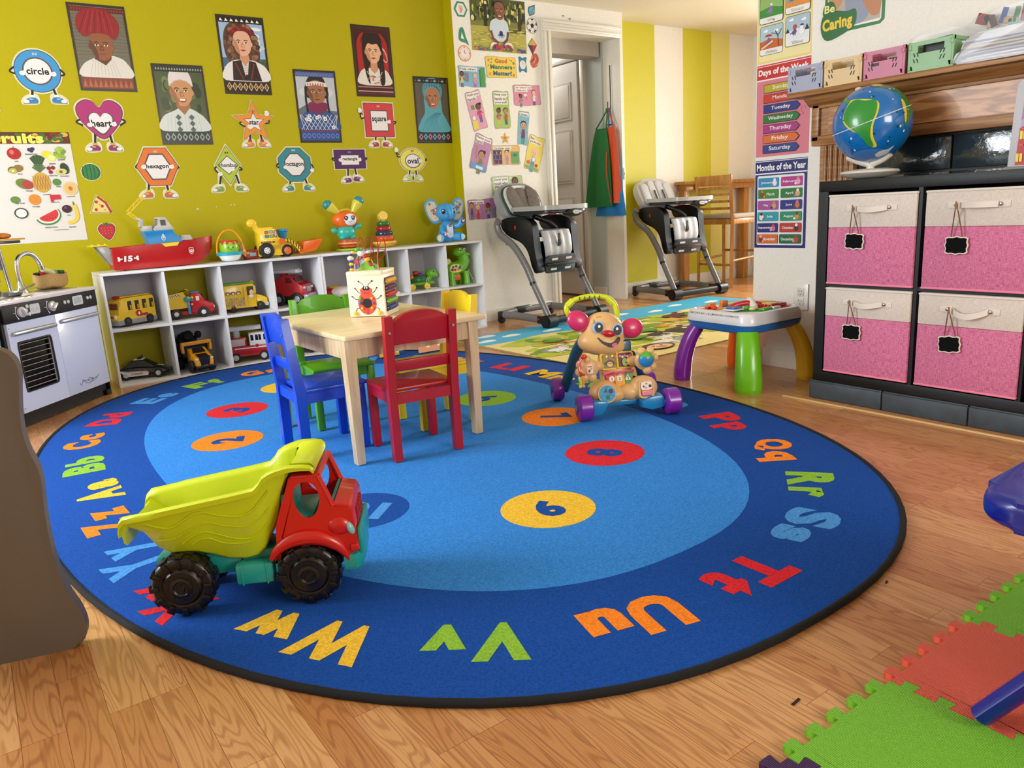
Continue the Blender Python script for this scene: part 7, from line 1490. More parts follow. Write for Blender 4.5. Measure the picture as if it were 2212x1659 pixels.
        HD(); P.poly(c2([(.085,.25),(.09,.32),(.12,.355),(.145,.362),(.175,.345),(.190,.31),(.192,.25)],4),'#1c1410'); [P.line([(x_,.30),(x_ - .004,.24),(x_,.18)],.010,'#1a1210') for x_ in (.084,.194)]
        face(P,.138,.272,.043,'#9c6440','#74462a','#7a3a34'); P.poly(c2([(.085,.205),(.10,.228),(.138,.222),(.176,.228),(.190,.205),(.17,.182),(.138,.176),(.105,.182)],4),'#7a1848')
        P.poly([(.088,.300),(.138,.308),(.192,.300),(.192,.318),(.138,.326),(.088,.318)],'#dcd6cc'); [P.rect(.095 + k * .013,.305,.100 + k * .013,.315,'#a8302a') for k in range(7)]
        R_(X0,m,X1,.072,'#2c4484'); [P.ell(X0 + .016 + k * .031,.042,.013,.015,'#5a78b8') for k in range(8)]; [P.ell(X0 + .016 + k * .031,.042,.007,.008,'#2c4484') for k in range(8)]; R_(X0,.066,X1,.072,'#7a2a3a')
        R_(X0,Z1,X1,H - m,'#4a5c94'); [P.line([(X0 + k * .02,H - .034),(X0 + .010 + k * .02,H - .02),(X0 + .02 + k * .02,H - .034)],.002,'#8ea0cc') for k in range(12)]
    elif i == 5:
        R_(X0,m,X1,H - m,'#3a0c0c'); P.poly([(.03,.08),(.03,.30)] + arc(cx,.30,.108,180,0,14) + [(W - .03,.08)],'#a81c14'); P.line(arc(cx,.30,.085,160,20,12),.008,'#6a1010'); P.ell(.215,.26,.02,.05,'#d8d4cc',rot=20); P.ell(.218,.255,.014,.04,'#b01c18',rot=20)
        P.poly(c2([(.03,.076),(.035,.14),(.07,.17),(.12,.175),(.16,.175),(.21,.17),(.243,.14),(.248,.076)],4),'#dcd4c8'); HD(); P.poly(c2([(.095,.13),(.082,.22),(.085,.31),(.105,.35),(.138,.362),(.17,.35),(.192,.31),(.196,.22),(.196,.11),(.17,.10),(.165,.18),(.11,.18),(.112,.10)],4),'#1e100c')
        P.poly([(.12,.165),(.122,.21),(.158,.21),(.160,.165),(.14,.15)],'#c89064'); face(P,.140,.252,.040,'#e0ac84','#c08a60','#b04c48'); P.poly(c2([(.098,.27),(.100,.315),(.14,.335),(.180,.315),(.182,.27),(.165,.292),(.14,.288),(.115,.292)],4),'#1e100c')
        P.line(arc(.14,.175,.045,200,340,8),.004,'#c8b8a8'); [P.ell(.14 + rn.uniform(-.04,.04),.12 + rn.uniform(-.02,.02),.005,.004,rn.choice(('#a83a34','#4a6a3a','#c86a6a'))) for _ in range(16)]
        for z_,h_,c_ in ((.014,.055,'#5a1214'),(.030,.006,'#c0a088'),(.042,.010,'#2c0a0a'),(.056,.005,'#a88'.replace('#a88','#a08878')),(H - .045,.03,'#4c1012'),(H - .035,.006,'#241010')): R_(X0,z_,X1,z_ + h_,c_)
    else:
        R_(X0,Z0,X1,Z1,'#5c5446'); [R_(X0 + k * .042,Z0,X0 + .003 + k * .042,Z1,'#463e32') for k in range(6)]
        TQ1,TQ2 = '#58a8b8','#3c8494'
        P.poly(c2([(.03,.076),(.035,.14),(.075,.20),(.075,.28),(.09,.345),(.125,.372),(.165,.368),(.198,.335),(.208,.27),(.215,.20),(.25,.14),(.256,.076)],5),TQ1); [P.line([(p.x,p.y) for p in catmull([(.05 + k * .018,.08,0),(.08 + k * .010,.15,0),(.16 + k * .006,.20,0)],4)],.003,TQ2) for k in range(9)]
        HD(); face(P,.142,.268,.040,'#b8784c','#8c5634','#9c4038',1); P.poly(c2([(.095,.27),(.10,.315),(.142,.335),(.185,.315),(.190,.27),(.205,.31),(.18,.36),(.142,.372),(.105,.36),(.082,.31)],4),'#4f98aa'); [P.line([(.095 + k * .016,.322),(.10 + k * .0145,.362)],.003,'#2e6474') for k in range(7)]
        R_(X0,m,X1,.072,'#1c2428')
        for k in range(7): px = X0 + .018 + k * .0355; P.poly([(px - .017,.042),(px,.064),(px + .017,.042),(px,.020)],'#6aa8b4' if k % 2 else '#c0788c'); P.ell(px,.042,.006,.008,'#1c2428')
        R_(X0,Z1,X1,H - m,'#1e1c1c'); [P.poly([(X0 + .02 + k * .06,H - .026),(X0 + .035 + k * .06,H - .018),(X0 + .05 + k * .06,H - .026),(X0 + .035 + k * .06,H - .034)],'#7ab0b4') for k in range(4)]; [P.ell(X0 + .008 + k * .06,H - .026,.004,.005,'#c03a5a') for k in range(5)]
    return posterize(P,'portrait_poster',label,'poster','laminated child portrait posters on the lime wall')
portrait(1,.666,1.542,'portrait poster of a child in red turban, highest at left'); portrait(2,1.029,1.266,'portrait poster of a laughing boy in a white cap'); portrait(3,1.413,1.549,'portrait poster of a curly haired girl in embroidered vest')
portrait(4,1.832,1.275,'portrait poster of a child with beaded headband and blue patterned robe'); portrait(5,2.242,1.561,'portrait poster of a dark haired girl before a red arch'); portrait(6,2.657,1.271,'portrait poster of a girl in turquoise headscarf, nearest the corner')

# shape people: cut-outs with arms, legs and sneakers
INK = '#161412'
def shoe(P,x,z,s,c,sock):
    P.rect(x - s * .012,z + .014,x + s * .010,z + .034,sock) if s > 0 else P.rect(x - .010,z + .014,x + .012,z + .034,sock)
    P.poly(c2([(x - s * .018,z + .018),(x - s * .020,z - .004),(x + s * .035,z - .008),(x + s * .044,z + .002),(x + s * .028,z + .013),(x + s * .006,z + .022)],4),c); P.ell(x + s * .030,z + .002,.014,.009,'#e4e0d8'); P.line([(x - s * .020,z - .006),(x + s * .042,z - .009)],.004,'#8a8a88')
    for k in range(3): P.line([(x - s * .002 + s * k * .006,z + .010),(x + s * .004 + s * k * .006,z + .017)],.0016,'#f0ece4')
def shape_man(cx,cz,pts,c,word,wh,ww,label,feet,arms,inner,dark,sock='#e8e4da',hands=None,eye=None,wz=0):
    P = Pic(T(cx,WY,cz) @ XZF,step=.00008,rough=.5)
    g = lambda Q,k: [(x * k,z * k) for x,z in Q]
    ko = 1 + .008 / max(abs(x) for x,z in pts)
    P.sheet(g(pts,ko),'#d8d2b0',.0006)
    for (x,z,s) in feet:
        P.b.prism(c2([(x - s * .026,z + .036),(x - s * .028,z - .008),(x + s * .02,z - .016),(x + s * .050,z - .010),(x + s * .048,z + .014),(x + s * .018,z + .036)],4),-.0004,.0004,P.mt('#d8d2b0')); 
        P.b.prism([(x - .012,z + .02),(x * .75 - .012,0),(x * .75 + .012,0),(x + .012,z + .02)],-.0004,.0005,P.mt('#d8d2b0'))
    P.z = .001
    for (x,z,s) in feet: P.poly([(x - .005,z + .025),(x * .75 - .006,z * .4),(x * .75 + .006,z * .4),(x + .006,z + .025)],INK)
    for a in arms:
        P.b.prism([(p.x,p.y) for p in catmull([(a[0][0],a[0][1],0),(a[1][0],a[1][1],0),(a[2][0],a[2][1],0)],4)] + [(a[2][0],a[2][1] - .008),(a[0][0],a[0][1] - .008)],-.0004,.0004,P.mt('#d8d2b0'))
        P.line([(p.x,p.y) for p in catmull([(q[0],q[1],0) for q in a],5)],.0085,INK)
    for (x,z,s) in feet: shoe(P,x,z,s,dark,sock)
    P.poly(pts,'#3a2c1c'); P.poly(g(pts,.972),c); 
    P.poly(g(inner,1.12),'#5a4a48'); P.poly(inner,'#e2ddda')
    P.text(word,0,wz,wh,INK,bold=.03,w=ww)
    for h in (hands or []):
        x,z = h[:2]
        if len(h) > 2: [P.line([(x,z),(x + .018 * cos(radians(q)),z + .020 * sin(radians(q)))],.008,'#e8e2da') for q in (60,90,120,20)]
        P.ell(x,z,.014,.011,'#e8e2da',n=14); P.line([(x - .010,z + .002),(x + .010,z + .004)],.001,'#8a8480'); P.ell(x + .006,z + .008,.006,.005,'#e8e2da',n=10)
    if eye:
        for q in (-1,1): P.ell(q * .006,eye[0],.005,.0055,eye[1],n=10); P.ell(q * .006,eye[0],.0022,.0028,INK if eye[1] != INK else '#ffffff',n=8)
        if len(eye) > 2: P.ell(0,eye[0] - .014,.005,.004,'#a02a20',n=10)
    return posterize(P,'shape_character_cutout',label,'wall cutout','smiling shape character cut-outs on the lime wall')
cir = [(.103 * cos(radians(q)),.103 * sin(radians(q))) for q in range(0,360,10)]; hx = lambda r,n,a0=0,sx=1: [(r * sx * cos(radians(a0 + 360 * i / n)),r * cos(0) * sin(radians(a0 + 360 * i / n))) for i in range(n)]
shape_man(.484,1.628,cir,'#3a8fc4','circle',.034,.100,'blue circle character cut-out with word circle at far left',[(-.045,-.150,-1),(.065,-.146,1)],[[(-.095,.02),(-.122,-.005),(-.085,-.020)],[(.095,.02),(.118,-.010),(.085,-.020)]],g_ if 0 else [(.060 * cos(radians(q)),.060 * sin(radians(q))) for q in range(0,360,12)],'#2a78b0',hands=[(-.068,-.012),(.068,-.012)],eye=(.082,'#cfe0e8'))
hrt = c2([(0,.055),(.030,.088),(.070,.092),(.108,.060),(.108,.010),(.070,-.050),(0,-.108),(-.070,-.050),(-.108,.010),(-.108,.060),(-.070,.092),(-.030,.088)],4)
shape_man(.736,1.403,hrt,'#a82c6c','heart',.036,.098,'magenta heart character cut-out with word heart, under red turban poster',[(-.048,-.160,-1),(.038,-.160,1)],[[(-.095,-.005),(-.118,-.020),(-.090,-.036)],[(.095,.0),(.118,-.015),(.090,-.034)]],[(x * .50,z * .52 - .022) for x,z in hrt],'#8c2458','#b8a82a',hands=[(-.056,-.034),(.060,-.030)],wz=-.026)
hxg = hx(.112,6)
shape_man(.982,1.148,[(x,z * 1.06) for x,z in hxg],'#d8702a','hexagon',.030,.118,'orange hexagon character cut-out, crane of the toy ship reaches it',[(-.068,-.158,-1),(.038,-.162,1)],[[(-.095,.02),(-.112,.0),(-.095,-.012)],[(.095,.015),(.112,-.004),(.095,-.016)]],[(x * .60,z * .66) for x,z in hxg],'#c0602a','#c8b82a',hands=[(-.072,.0),(.074,-.002)],eye=(.082,'#e8d8b8'))
st5 = [((.128 if i % 2 == 0 else .056) * cos(radians(90 + 36 * i)),(.122 if i % 2 == 0 else .054) * sin(radians(90 + 36 * i))) for i in range(10)]
shape_man(1.557,1.392,st5,'#e08a2a','star',.026,.058,'orange star character cut-out waving, with word star',[(-.038,-.132,-1),(.036,-.132,1)],[[(-.050,.010),(-.085,-.005),(-.045,-.030)],[(.050,-.005),(.090,.000),(.085,.040)]],[(x * .46,z * .46) for x,z in st5],'#d8842c','#b02a24',hands=[(-.030,-.024),(.082,.048,1)],eye=(.066,INK,1))
rh = [(0,.112),(.074,0),(0,-.112),(-.074,0)]
shape_man(1.371,1.150,rh,'#a8bc2c','rhombus',.024,.100,'green rhombus character cut-out striding, with word rhombus',[(-.064,-.142,-1),(.052,-.142,1)],[[(-.055,.0),(-.078,-.020),(-.058,-.048)],[(.055,-.005),(.078,-.025),(.060,-.030)]],[(x * .74,z * .44) for x,z in rh],'#7a9a3c',hands=[(-.052,-.050),(.022,-.024)],eye=(.070,'#b02a28'))
oc = hx(.112,8,22.5)
shape_man(1.777,1.145,[(x,z * .98) for x,z in oc],'#2a8088','octagon',.030,.112,'teal octagon character cut-out with word octagon',[(-.046,-.148,-1),(.066,-.148,1)],[[(-.095,.015),(-.115,-.005),(-.090,-.022)],[(.095,.01),(.116,-.015),(.108,-.040)]],[(x * .56,z * .60) for x,z in oc],'#3a8078','#b8b82c',hands=[(-.060,-.014),(.108,-.036)],eye=(.086,'#dce4e4'))
sqr = [(-.105,-.106),(.105,-.106),(.105,.106),(-.105,.106)]
shape_man(2.382,1.416,sqr,'#c83438','square',.036,.102,'red square character cut-out with word square, under the dark haired girl',[(-.040,-.160,-1),(.034,-.160,1)],[[(-.095,.02),(-.125,.010),(-.130,.050)],[(.100,-.005),(.122,-.010),(.105,-.024)]],[(-.056,-.064),(.058,-.064),(.058,.056),(-.056,.056)],'#a82c30',hands=[(-.132,.055,1),(.070,-.010)],eye=(.086,'#e8d0c8'))
rct = [(-.108,-.060),(.108,-.060),(.108,.060),(-.108,.060)]
shape_man(2.148,1.173,rct,'#4a1658','rectangle',.026,.102,'purple rectangle character cut-out with word rectangle',[(-.026,-.138,-1),(.036,-.132,1)],[[(-.095,.01),(-.122,.005),(-.100,-.012)],[(.095,.008),(.120,.004),(.100,-.010)]],[(-.060,-.034),(.060,-.034),(.060,.024),(-.060,.024)],'#6a2868',hands=[(-.066,-.004),(.066,-.004)],eye=(.044,'#a890b0'))
ov = [(.098 * cos(radians(q)),.074 * sin(radians(q))) for q in range(0,360,10)]
shape_man(2.607,1.162,ov,'#dcd052','oval',.038,.086,'yellow oval character cut-out pointing up, beside the corner',[(-.036,-.128,-1),(.020,-.132,1)],[[(-.085,.02),(-.112,.025),(-.118,.058)],[(.088,.01),(.108,.0),(.085,-.012)]],[(.054 * cos(radians(q)),.042 * sin(radians(q)) - .006) for q in range(0,360,12)],'#b8c060','#a8b8a8',hands=[(-.120,.062,1),(.060,-.008)],eye=(.058,'#a83028'),wz=-.006)
# food stickers
def sticker(x,z,pts,label,fn,rim='#e4dfc8'):
    P = Pic(T(x,WY,z) @ XZF,step=.00012,rough=.5); P.sheet([(a * 1.09,b_ * 1.09) for a,b_ in pts],rim,.0006); P.poly([(a * 1.02,b_ * 1.02) for a,b_ in pts],INK); fn(P,pts); return posterize(P,'food_sticker',label,'sticker')
def mel(P,pts): P.poly([(a * .96,b_ * .96) for a,b_ in pts],'#2c7a3a'); [P.line([(p.x,p.y) for p in catmull([(-.004 + k * .016,.038 - abs(k) * .004,0),(k * .019,0,0),(-.004 + k * .015,-.038 + abs(k) * .004,0)],4)],.004,'#14502a') for k in (-2,-1,0,1,2)]
sticker(.645,1.127,[(.045 * cos(radians(q)),.042 * sin(radians(q))) for q in range(0,360,15)],'round watermelon sticker right of the fruits poster',mel)
def piz(P,pts): P.poly([(a * .95,b_ * .95) for a,b_ in pts],'#e2c878'); P.line([(-.006,.046),(.030,.012),(.050,-.042)],.012,'#a82c20'); [P.ell(a,b_,.008,.008,'#b03424') for a,b_ in ((-.015,.018),(.010,-.005),(-.022,-.022))]; [P.ell(a,b_,.004,.003,'#5a7a30') for a,b_ in ((0,.005),(.02,-.025))]
sticker(.660,.952,[(-.012,.052),(-.050,-.036),(.0,-.038),(.052,-.040),(.040,.004),(.014,.036)],'pizza slice sticker between watermelon and strawberry stickers',piz)
sp_ = c2([(0,.030),(.020,.042),(.042,.024),(.036,-.010),(.004,-.046),(-.032,-.014),(-.042,.018),(-.022,.040)],4)
def stw(P,pts): P.poly([(a * .95,b_ * .95) for a,b_ in pts],'#b8242c'); [P.ell(-.024 + (k % 4) * .015,.018 - (k // 4) * .014,.0012,.002,'#e8b8a0',n=6) for k in range(12)]; [P.line([(0,.034),(.018 * cos(radians(a)),.034 + .014 * sin(radians(a)))],.005,'#2c6a34') for a in (20,60,90,130,165)]
sticker(.672,.812,sp_,'strawberry sticker directly above the toy ship stern',stw)
# fruits poster
P = Pic(T(.140,WY,.775) @ XZF,step=.00002,rough=.5); W,H = .432,.556
P.sheet([(0,0),(W,0),(W,H),(0,H)],'#d8d4cc',.0008); P.rect(0,H - .058,W,H,'#5a2410'); rn = random.Random(8)
for k in range(60): P.ell(rn.uniform(.01,W - .01),H - rn.uniform(.010,.048),rn.uniform(.008,.02),rn.uniform(.006,.012),rn.choice(('#8c2018','#3a6a24','#c87a24','#6a1420','#d8a83a','#2c4a1c')))
P.text('Fruits',.198,H - .030,.052,'#e8dc5a',bold=.05,w=.230,out=('#2c3a10',.045))
P.tf = (-.35,.30,.972)
def cap(t_,x,z): P.text(t_,-.35 + (x + .35) * .972,.30 + (z - .30) * .972,.0085,'#2a2624',bold=.01)
def E_(x,z,rx,ry,c,rot=0): P.ell(x,z,rx,ry,c,rot=rot)
E_(.185,.455,.032,.030,'#a81c1c'); E_(.176,.462,.010,.012,'#d86a5a'); P.line([(.185,.48),(.188,.492)],.003,'#5a3a1c'); cap('apple',.190,.416)
for a,b_ in ((.257,.474),(.272,.478),(.265,.468)): E_(a,b_,.010,.009,'#24304c')
cap('blueberries',.262,.452); E_(.335,.448,.026,.020,'#e8cc3a',-20); E_(.352,.432,.022,.018,'#ecd84a'); E_(.352,.432,.015,.012,'#f0e8a0'); cap('lemon',.352,.402)
for k in range(26): E_(.392 + rn.uniform(-.026,.028),.455 + rn.uniform(-.022,.026),.009,.009,rn.choice(('#8aa83a','#a0bc4c','#74942c')))
cap('grapes',.398,.420)
E_(.165,.372,.022,.018,'#6a5a2a'); E_(.190,.380,.024,.018,'#8a6a34',10); E_(.165,.368,.018,.014,'#a8b04a'); E_(.165,.368,.006,.005,'#e8e4b8'); cap('kiwi',.195,.352)
for k in range(9): a = radians(50 + k * 10); P.line([(.285,.375),(.285 + .05 * cos(a) * (1 if k != 4 else .4),.385 + .062 * sin(a))],.008,'#3c5c34' if k % 2 else '#2a4626')
for k in range(7): a = radians(30 + k * 20); P.line([(.285,.360),(.285 + .034 * cos(a),.368 + .034 * sin(a))],.007,'#4a6c3c')
E_(.285,.305,.042,.052,'#c89a3c'); [P.line([(.247 + k * .012,.270 + 0),(.262 + k * .012,.340)],.0016,'#7a4a1c') for k in range(6)]; [P.line([(.322 - k * .012,.270),(.308 - k * .012,.340)],.0016,'#7a4a1c') for k in range(6)]; cap('pineapple',.300,.242)
for a,b_ in ((.330,.378),(.350,.380),(.336,.358)): E_(a,b_,.010,.010,'#8c1424')
P.line([(.330,.386),(.345,.402),(.350,.388)],.0015,'#6a8a3c'); cap('cherries',.345,.340); E_(.405,.375,.020,.030,'#2c3824',15); E_(.385,.358,.028,.016,'#c8c878',8); E_(.385,.358,.009,.008,'#8a5a2c'); cap('avocado',.398,.336)
E_(.205,.300,.040,.026,'#6a7a34',-20); E_(.220,.296,.026,.022,'#a83a34',-20); cap('mango',.222,.262); E_(.356,.305,.020,.018,'#4c8434'); cap('lime',.360,.282)
E_(.415,.270,.036,.036,'#d8c08a'); E_(.415,.270,.029,.029,'#e8b468'); E_(.415,.270,.010,.012,'#b8703a',30); cap('cantaloupe',.410,.226)
E_(.150,.22,.022,.018,'#5c8434'); cap('star fruit',.168,.202); E_(.238,.218,.028,.028,'#d88424'); cap('orange',.238,.180)
for k in range(9): E_(.318 + (k % 4) * .012,.232 - (k // 4) * .011,.008,.008,'#c02434')
cap('raspberries',.330,.200); E_(.165,.150,.032,.028,'#3c3028'); E_(.165,.150,.025,.022,'#e4e0d8')
P.ell(.285,.132,.062,.050,'#3c7a3a',rot=12,a0=190,a1=385); P.ell(.286,.134,.056,.044,'#e8e4c8',rot=12,a0=190,a1=385); P.ell(.287,.137,.049,.038,'#cc2c34',rot=12,a0=190,a1=385); [E_(.262 + k * .014,.122 - (k % 2) * .008,.0018,.003,'#2a1414') for k in range(5)]; cap('watermelon',.290,.070)
E_(.380,.162,.024,.021,'#3a1424'); E_(.374,.168,.006,.005,'#7a4a60'); cap('plum',.385,.128)
P.line([(p.x,p.y) for p in catmull([(.375,.090,0),(.400,.092,0),(.422,.112,0),(.424,.150,0),(.416,.185,0)],5)],.018,'#e4c43a'); P.line([(.416,.180),(.414,.200)],.006,'#7a6a24'); cap('banana',.392,.066)
P.rect(.30,.052,.37,.0545,'#8a8680'); posterize(P,'fruits_poster','white fruits poster with pineapple in the middle, behind the kitchen tap','poster')
P = Pic(T(.165,WY,1.430) @ XZF,step=.0002); P.sheet([(0,0),(.125,0),(.115,.10),(.06,.26),(0,.40)],'#d8d6cc',.0008); P.poly([(.0,.02),(.11,.015),(.10,.10),(.05,.24),(0,.36)],'#2c5a30'); posterize(P,'green_poster','edge of a white and green poster at the far left frame edge','poster')
# chipped paint specks
P = Pic(T(0,WY,0) @ XZF,step=.0)
for x,z,w_ in ((1.155,.905,.020),(1.160,.902,.012),(1.268,.912,.006),(1.352,.918,.010),(1.372,.918,.012)): P.b.prism([(x,z),(x + w_,z + .002),(x + w_ * .6,z + .007),(x + .002,z + .005)],0,.0006,P.mt('#e0dcc8'))
o = P.build('paint_chips'); tag(o,'tiny pale paint chips on the lime wall above the bucket toy','paint chips'); o['kind'] = 'stuff'

# ---------------------------------------------------------------- manners wall (white wall)
WW = 4.6488
def wcard(name,corners,bg,label,lines,fn,fs=.018,cat='card',group='good manners cards on the white wall',tx=None):
    """corners TL, TR, BR, BL in wall x/z; lines of lettering at the top, then drawn figures"""
    (ax,az),(bx_,bz),(cx_,cz),(dx,dz) = corners; w_ = (math.hypot(bx_ - ax,bz - az) + math.hypot(cx_ - dx,cz - dz)) / 2; h_ = (math.hypot(dx - ax,dz - az) + math.hypot(cx_ - bx_,cz - bz)) / 2
    u = Vector((bx_ - ax + cx_ - dx,0,bz - az + cz - dz)).normalized(); mx,mz = (ax + bx_ + cx_ + dx) / 4,(az + bz + cz + dz) / 4
    P = Pic(frame((mx,WW,mz),u,Vector((-u.z,0,u.x))),step=.0001,rough=.4)
    rn = random.Random(len(label)); o_ = []
    for (x0,z0),(x1,z1) in (((-w_ / 2,-h_ / 2),(w_ / 2,-h_ / 2)),((w_ / 2,-h_ / 2),(w_ / 2,h_ / 2)),((w_ / 2,h_ / 2),(-w_ / 2,h_ / 2)),((-w_ / 2,h_ / 2),(-w_ / 2,-h_ / 2))):
        for k in range(4): t_ = (k + .12) / 4; j = rn.uniform(-.004,.004) * (k > 0); o_.append((lerp(x0,x1,t_) * (1 + j / w_ * 2),lerp(z0,z1,t_) * (1 + j / h_ * 2)))
    op = c2(o_,3); P.sheet(op,'#8a8c78',.0006); P.poly([(x * .975,z * .975) for x,z in op],bg)
    for i,l in enumerate(lines): P.rect(-w_ * .44,h_ / 2 - .010 - (i + 1) * fs * 1.25,-w_ * .44 + min(w_ * .88,len(l) * fs * .62),h_ / 2 - .008 - i * fs * 1.25,'#ece8de'); P.text(l,-w_ * .44 + min(w_ * .88,len(l) * fs * .62) / 2,h_ / 2 - .009 - (i + .55) * fs * 1.25,fs,INK,bold=.015,w=min(w_ * .84,len(l) * fs * .56))
    fn(P,w_,h_); return posterize(P,name,label,cat,group)
def kid(P,x,z,s,skin,hair,top,leg,hs=0):
    """cartoon child, s = head radius, x z = head centre"""
    P.rect(x - s * .55,z - s * 5.2,x - s * .08,z - s * 3.2,leg); P.rect(x + s * .08,z - s * 5.2,x + s * .55,z - s * 3.2,leg); P.poly([(x - s * .7,z - s * 3.5),(x - s * .5,z - s * 1.1),(x + s * .5,z - s * 1.1),(x + s * .7,z - s * 3.5)],top)
    P.line([(x - s * .5,z - s * 1.4),(x - s * 1.1,z - s * 2.6)],s * .36,skin); P.line([(x + s * .5,z - s * 1.4),(x + s * 1.2,z - s * 2.2)],s * .36,skin)
    P.ell(x,z + s * .15,s * 1.12,s * 1.12,hair,n=16); P.ell(x,z - s * .08,s * .92,s * .95,skin,n=16)
    if hs: P.ell(x + s * hs,z + s * .9,s * .45,s * .5,hair,n=12)
    for q in (-1,1): P.ell(x + q * s * .32,z + s * .02,s * .10,s * .13,INK,n=8)
    P.line([(x - s * .3,z - s * .42),(x,z - s * .55),(x + s * .3,z - s * .42)],s * .09,'#7a2a24')
SK1,SK2,SK3 = '#e8bc98','#7a4a2c','#c08a5c'
wcard('manners_title_card',[(3.19,1.838),(3.45,1.844),(3.449,1.704),(3.190,1.701)],'#e8cc52','yellow Good Manners Matter! title card',[],lambda P,w_,h_: (P.text('Good',0,.042,.030,'#c0602a',bold=.05,w=.105),P.text('Manners',0,.002,.030,'#4a7a5a',bold=.05,w=.190),P.text('Matter!',.006,-.040,.030,'#3a6a70',bold=.05,w=.160),[P.ell(x,z,.010,.010,c,n=12) for x,z,c in ((-.105,.045,'#c8887a'),(.108,.030,'#b07a40'),(-.10,-.045,'#d8903a'),(.105,-.05,'#c87a3a'))],[P.ell(x,z,.005,.005,c,n=8) for x,z,c in ((-.085,.03,'#4a7a5a'),(.075,.050,'#c88a3a'),(.09,.045,'#7a5aa0'),(-.11,.01,'#c05a3a'),(.11,.0,'#4a6a8a'),(-.08,.052,'#7a8a3a'),(.085,-.03,'#c0503a'))]),cat='card')
wcard('manners_card',[(2.956,1.769),(3.181,1.765),(3.179,1.633),(2.962,1.631)],'#7cb0cc','blue Help others card showing a child carrying books',['Help others.'],lambda P,w_,h_: (P.rect(.068,-h_ / 2 + .004,w_ / 2 - .006,h_ / 2 - .008,'#4a9a4a'),P.rect(.060,-h_ / 2 + .004,.068,h_ / 2 - .02,'#2c6a34'),kid(P,-.085,.012,.016,SK2,'#1a1410','#d8c050','#4a5a8a'),[P.rect(-.062,-.034 + k * .012,-.030,-.024 + k * .012,'#8a7a78') for k in range(5)],kid(P,.022,.004,.014,SK1,'#e0b84a','#d88aa0','#c86a90')),.019)
wcard('manners_card',[(3.413,1.660),(3.653,1.665),(3.657,1.524),(3.416,1.522)],'#d88aa4','pink Say please and thank you card with a child and teacher',['Say "please" and','"thank you."'],lambda P,w_,h_: (kid(P,-.058,-.010,.014,SK2,'#1a1410','#8a9a7a','#5a6a8a',-.8),kid(P,.062,.018,.017,SK1,'#8a5a3a','#e0dcd4','#4a5a78'),P.ell(-.018,.0,.016,.009,'#e8e4dc'),P.ell(.004,-.02,.008,.010,'#e0b04a')),.015)
wcard('manners_card',[(2.987,1.590),(3.108,1.612),(3.190,1.372),(3.066,1.340)],'#dc9cb4','pink Wash your hands card tilted to the right',['Wash your','hands.'],lambda P,w_,h_: (P.rect(-.040,.010,-.012,.040,'#5a9a4a',.003),kid(P,.020,.020,.020,SK2,'#1a1410','#c83a70','#3a5a90',.9),P.rect(-.058,-h_ / 2 + .008,-.012,-.062,'#e0cc5a'),P.ell(-.036,-.045,.014,.014,'#e8e8ec')),.021)
wcard('manners_card',[(3.232,1.611),(3.374,1.613),(3.366,1.362),(3.236,1.361)],'#a4be62','green Keep your hands to yourself card with two children',['Keep your','hands to','yourself.'],lambda P,w_,h_: (kid(P,-.028,-.006,.017,SK2,'#1a1410','#c85a7a','#d8c84a',.6),kid(P,.034,-.006,.018,SK3,'#2a1a12','#b84a34','#3a5a90')),.021)
wcard('manners_card',[(3.462,1.485),(3.572,1.468),(3.495,1.250),(3.416,1.256)],'#7ab4c4','light blue Listen card showing a man with glasses',['Listen.'],lambda P,w_,h_: (kid(P,.0,.020,.026,SK3,'#1a1210','#5a3a6a','#4a8a5a'),[P.line([(.012 * cos(radians(q * 30)) + k,.022 + .012 * sin(radians(q * 30))) for q in range(12)],.002,'#e8e8e8',closed=True) for k in (-.011,.013)]),.020)
wcard('manners_card',[(3.075,1.328),(3.213,1.288),(3.127,1.052),(2.992,1.106)],'#b884a8','purple Raise your hand card tilted to the left',['Raise your','hand.'],lambda P,w_,h_: (kid(P,.008,-.010,.026,SK3,'#3a2018','#7a7a5a','#7a7a5a',.7),P.line([(-.025,-.045),(-.045,.040)],.010,SK3),P.rect(-w_ / 2 + .010,-h_ / 2 + .006,w_ / 2 - .010,-h_ / 2 + .042,'#5aa0d0'),P.rect(-.02,-h_ / 2 + .012,.04,-h_ / 2 + .030,'#d8e4ec')),.021)
wcard('manners_card',[(3.198,1.243),(3.440,1.246),(3.441,1.109),(3.189,1.109)],'#e0b46a','Put things away card with shelves left of a child',['Put things away.'],lambda P,w_,h_: (P.rect(-.115,-.062,-.035,.040,'#7a5a8a'),[P.rect(-.110,-.056 + k * .032,-.040,-.032 + k * .032,'#4a3450') for k in range(3)],[P.rect(-.106 + k * .011,-.056 + (k % 3) * .032,-.099 + k * .011,-.038 + (k % 3) * .032,('#c05a5a','#5a8ac0','#c8b85a')[k % 3]) for k in range(6)],P.rect(.045,-.060,.115,.025,'#6aa05a'),kid(P,.008,.018,.016,SK1,'#3a2018','#b884b8','#c0a0c0',.7),P.ell(.08,.0,.02,.01,'#3a7a4a')),.016)
wcard('manners_card',[(3.556,1.325),(3.684,1.281),(3.606,1.046),(3.462,1.090)],'#e8d25a','yellow Eat politely card of a bald child in blue',['Eat','politely.'],lambda P,w_,h_: (kid(P,-.002,.004,.027,SK1,SK1,'#4a90c8','#5a9ad0'),P.rect(-w_ / 2 + .010,-h_ / 2 + .008,w_ / 2 - .010,-h_ / 2 + .028,'#7aa860'),P.ell(-.040,-.075,.016,.014,'#c86a3a'),P.ell(.036,-.080,.014,.013,'#b83a34'),P.rect(-.012,-.060,.012,-.030,'#dce8f0')),.020)
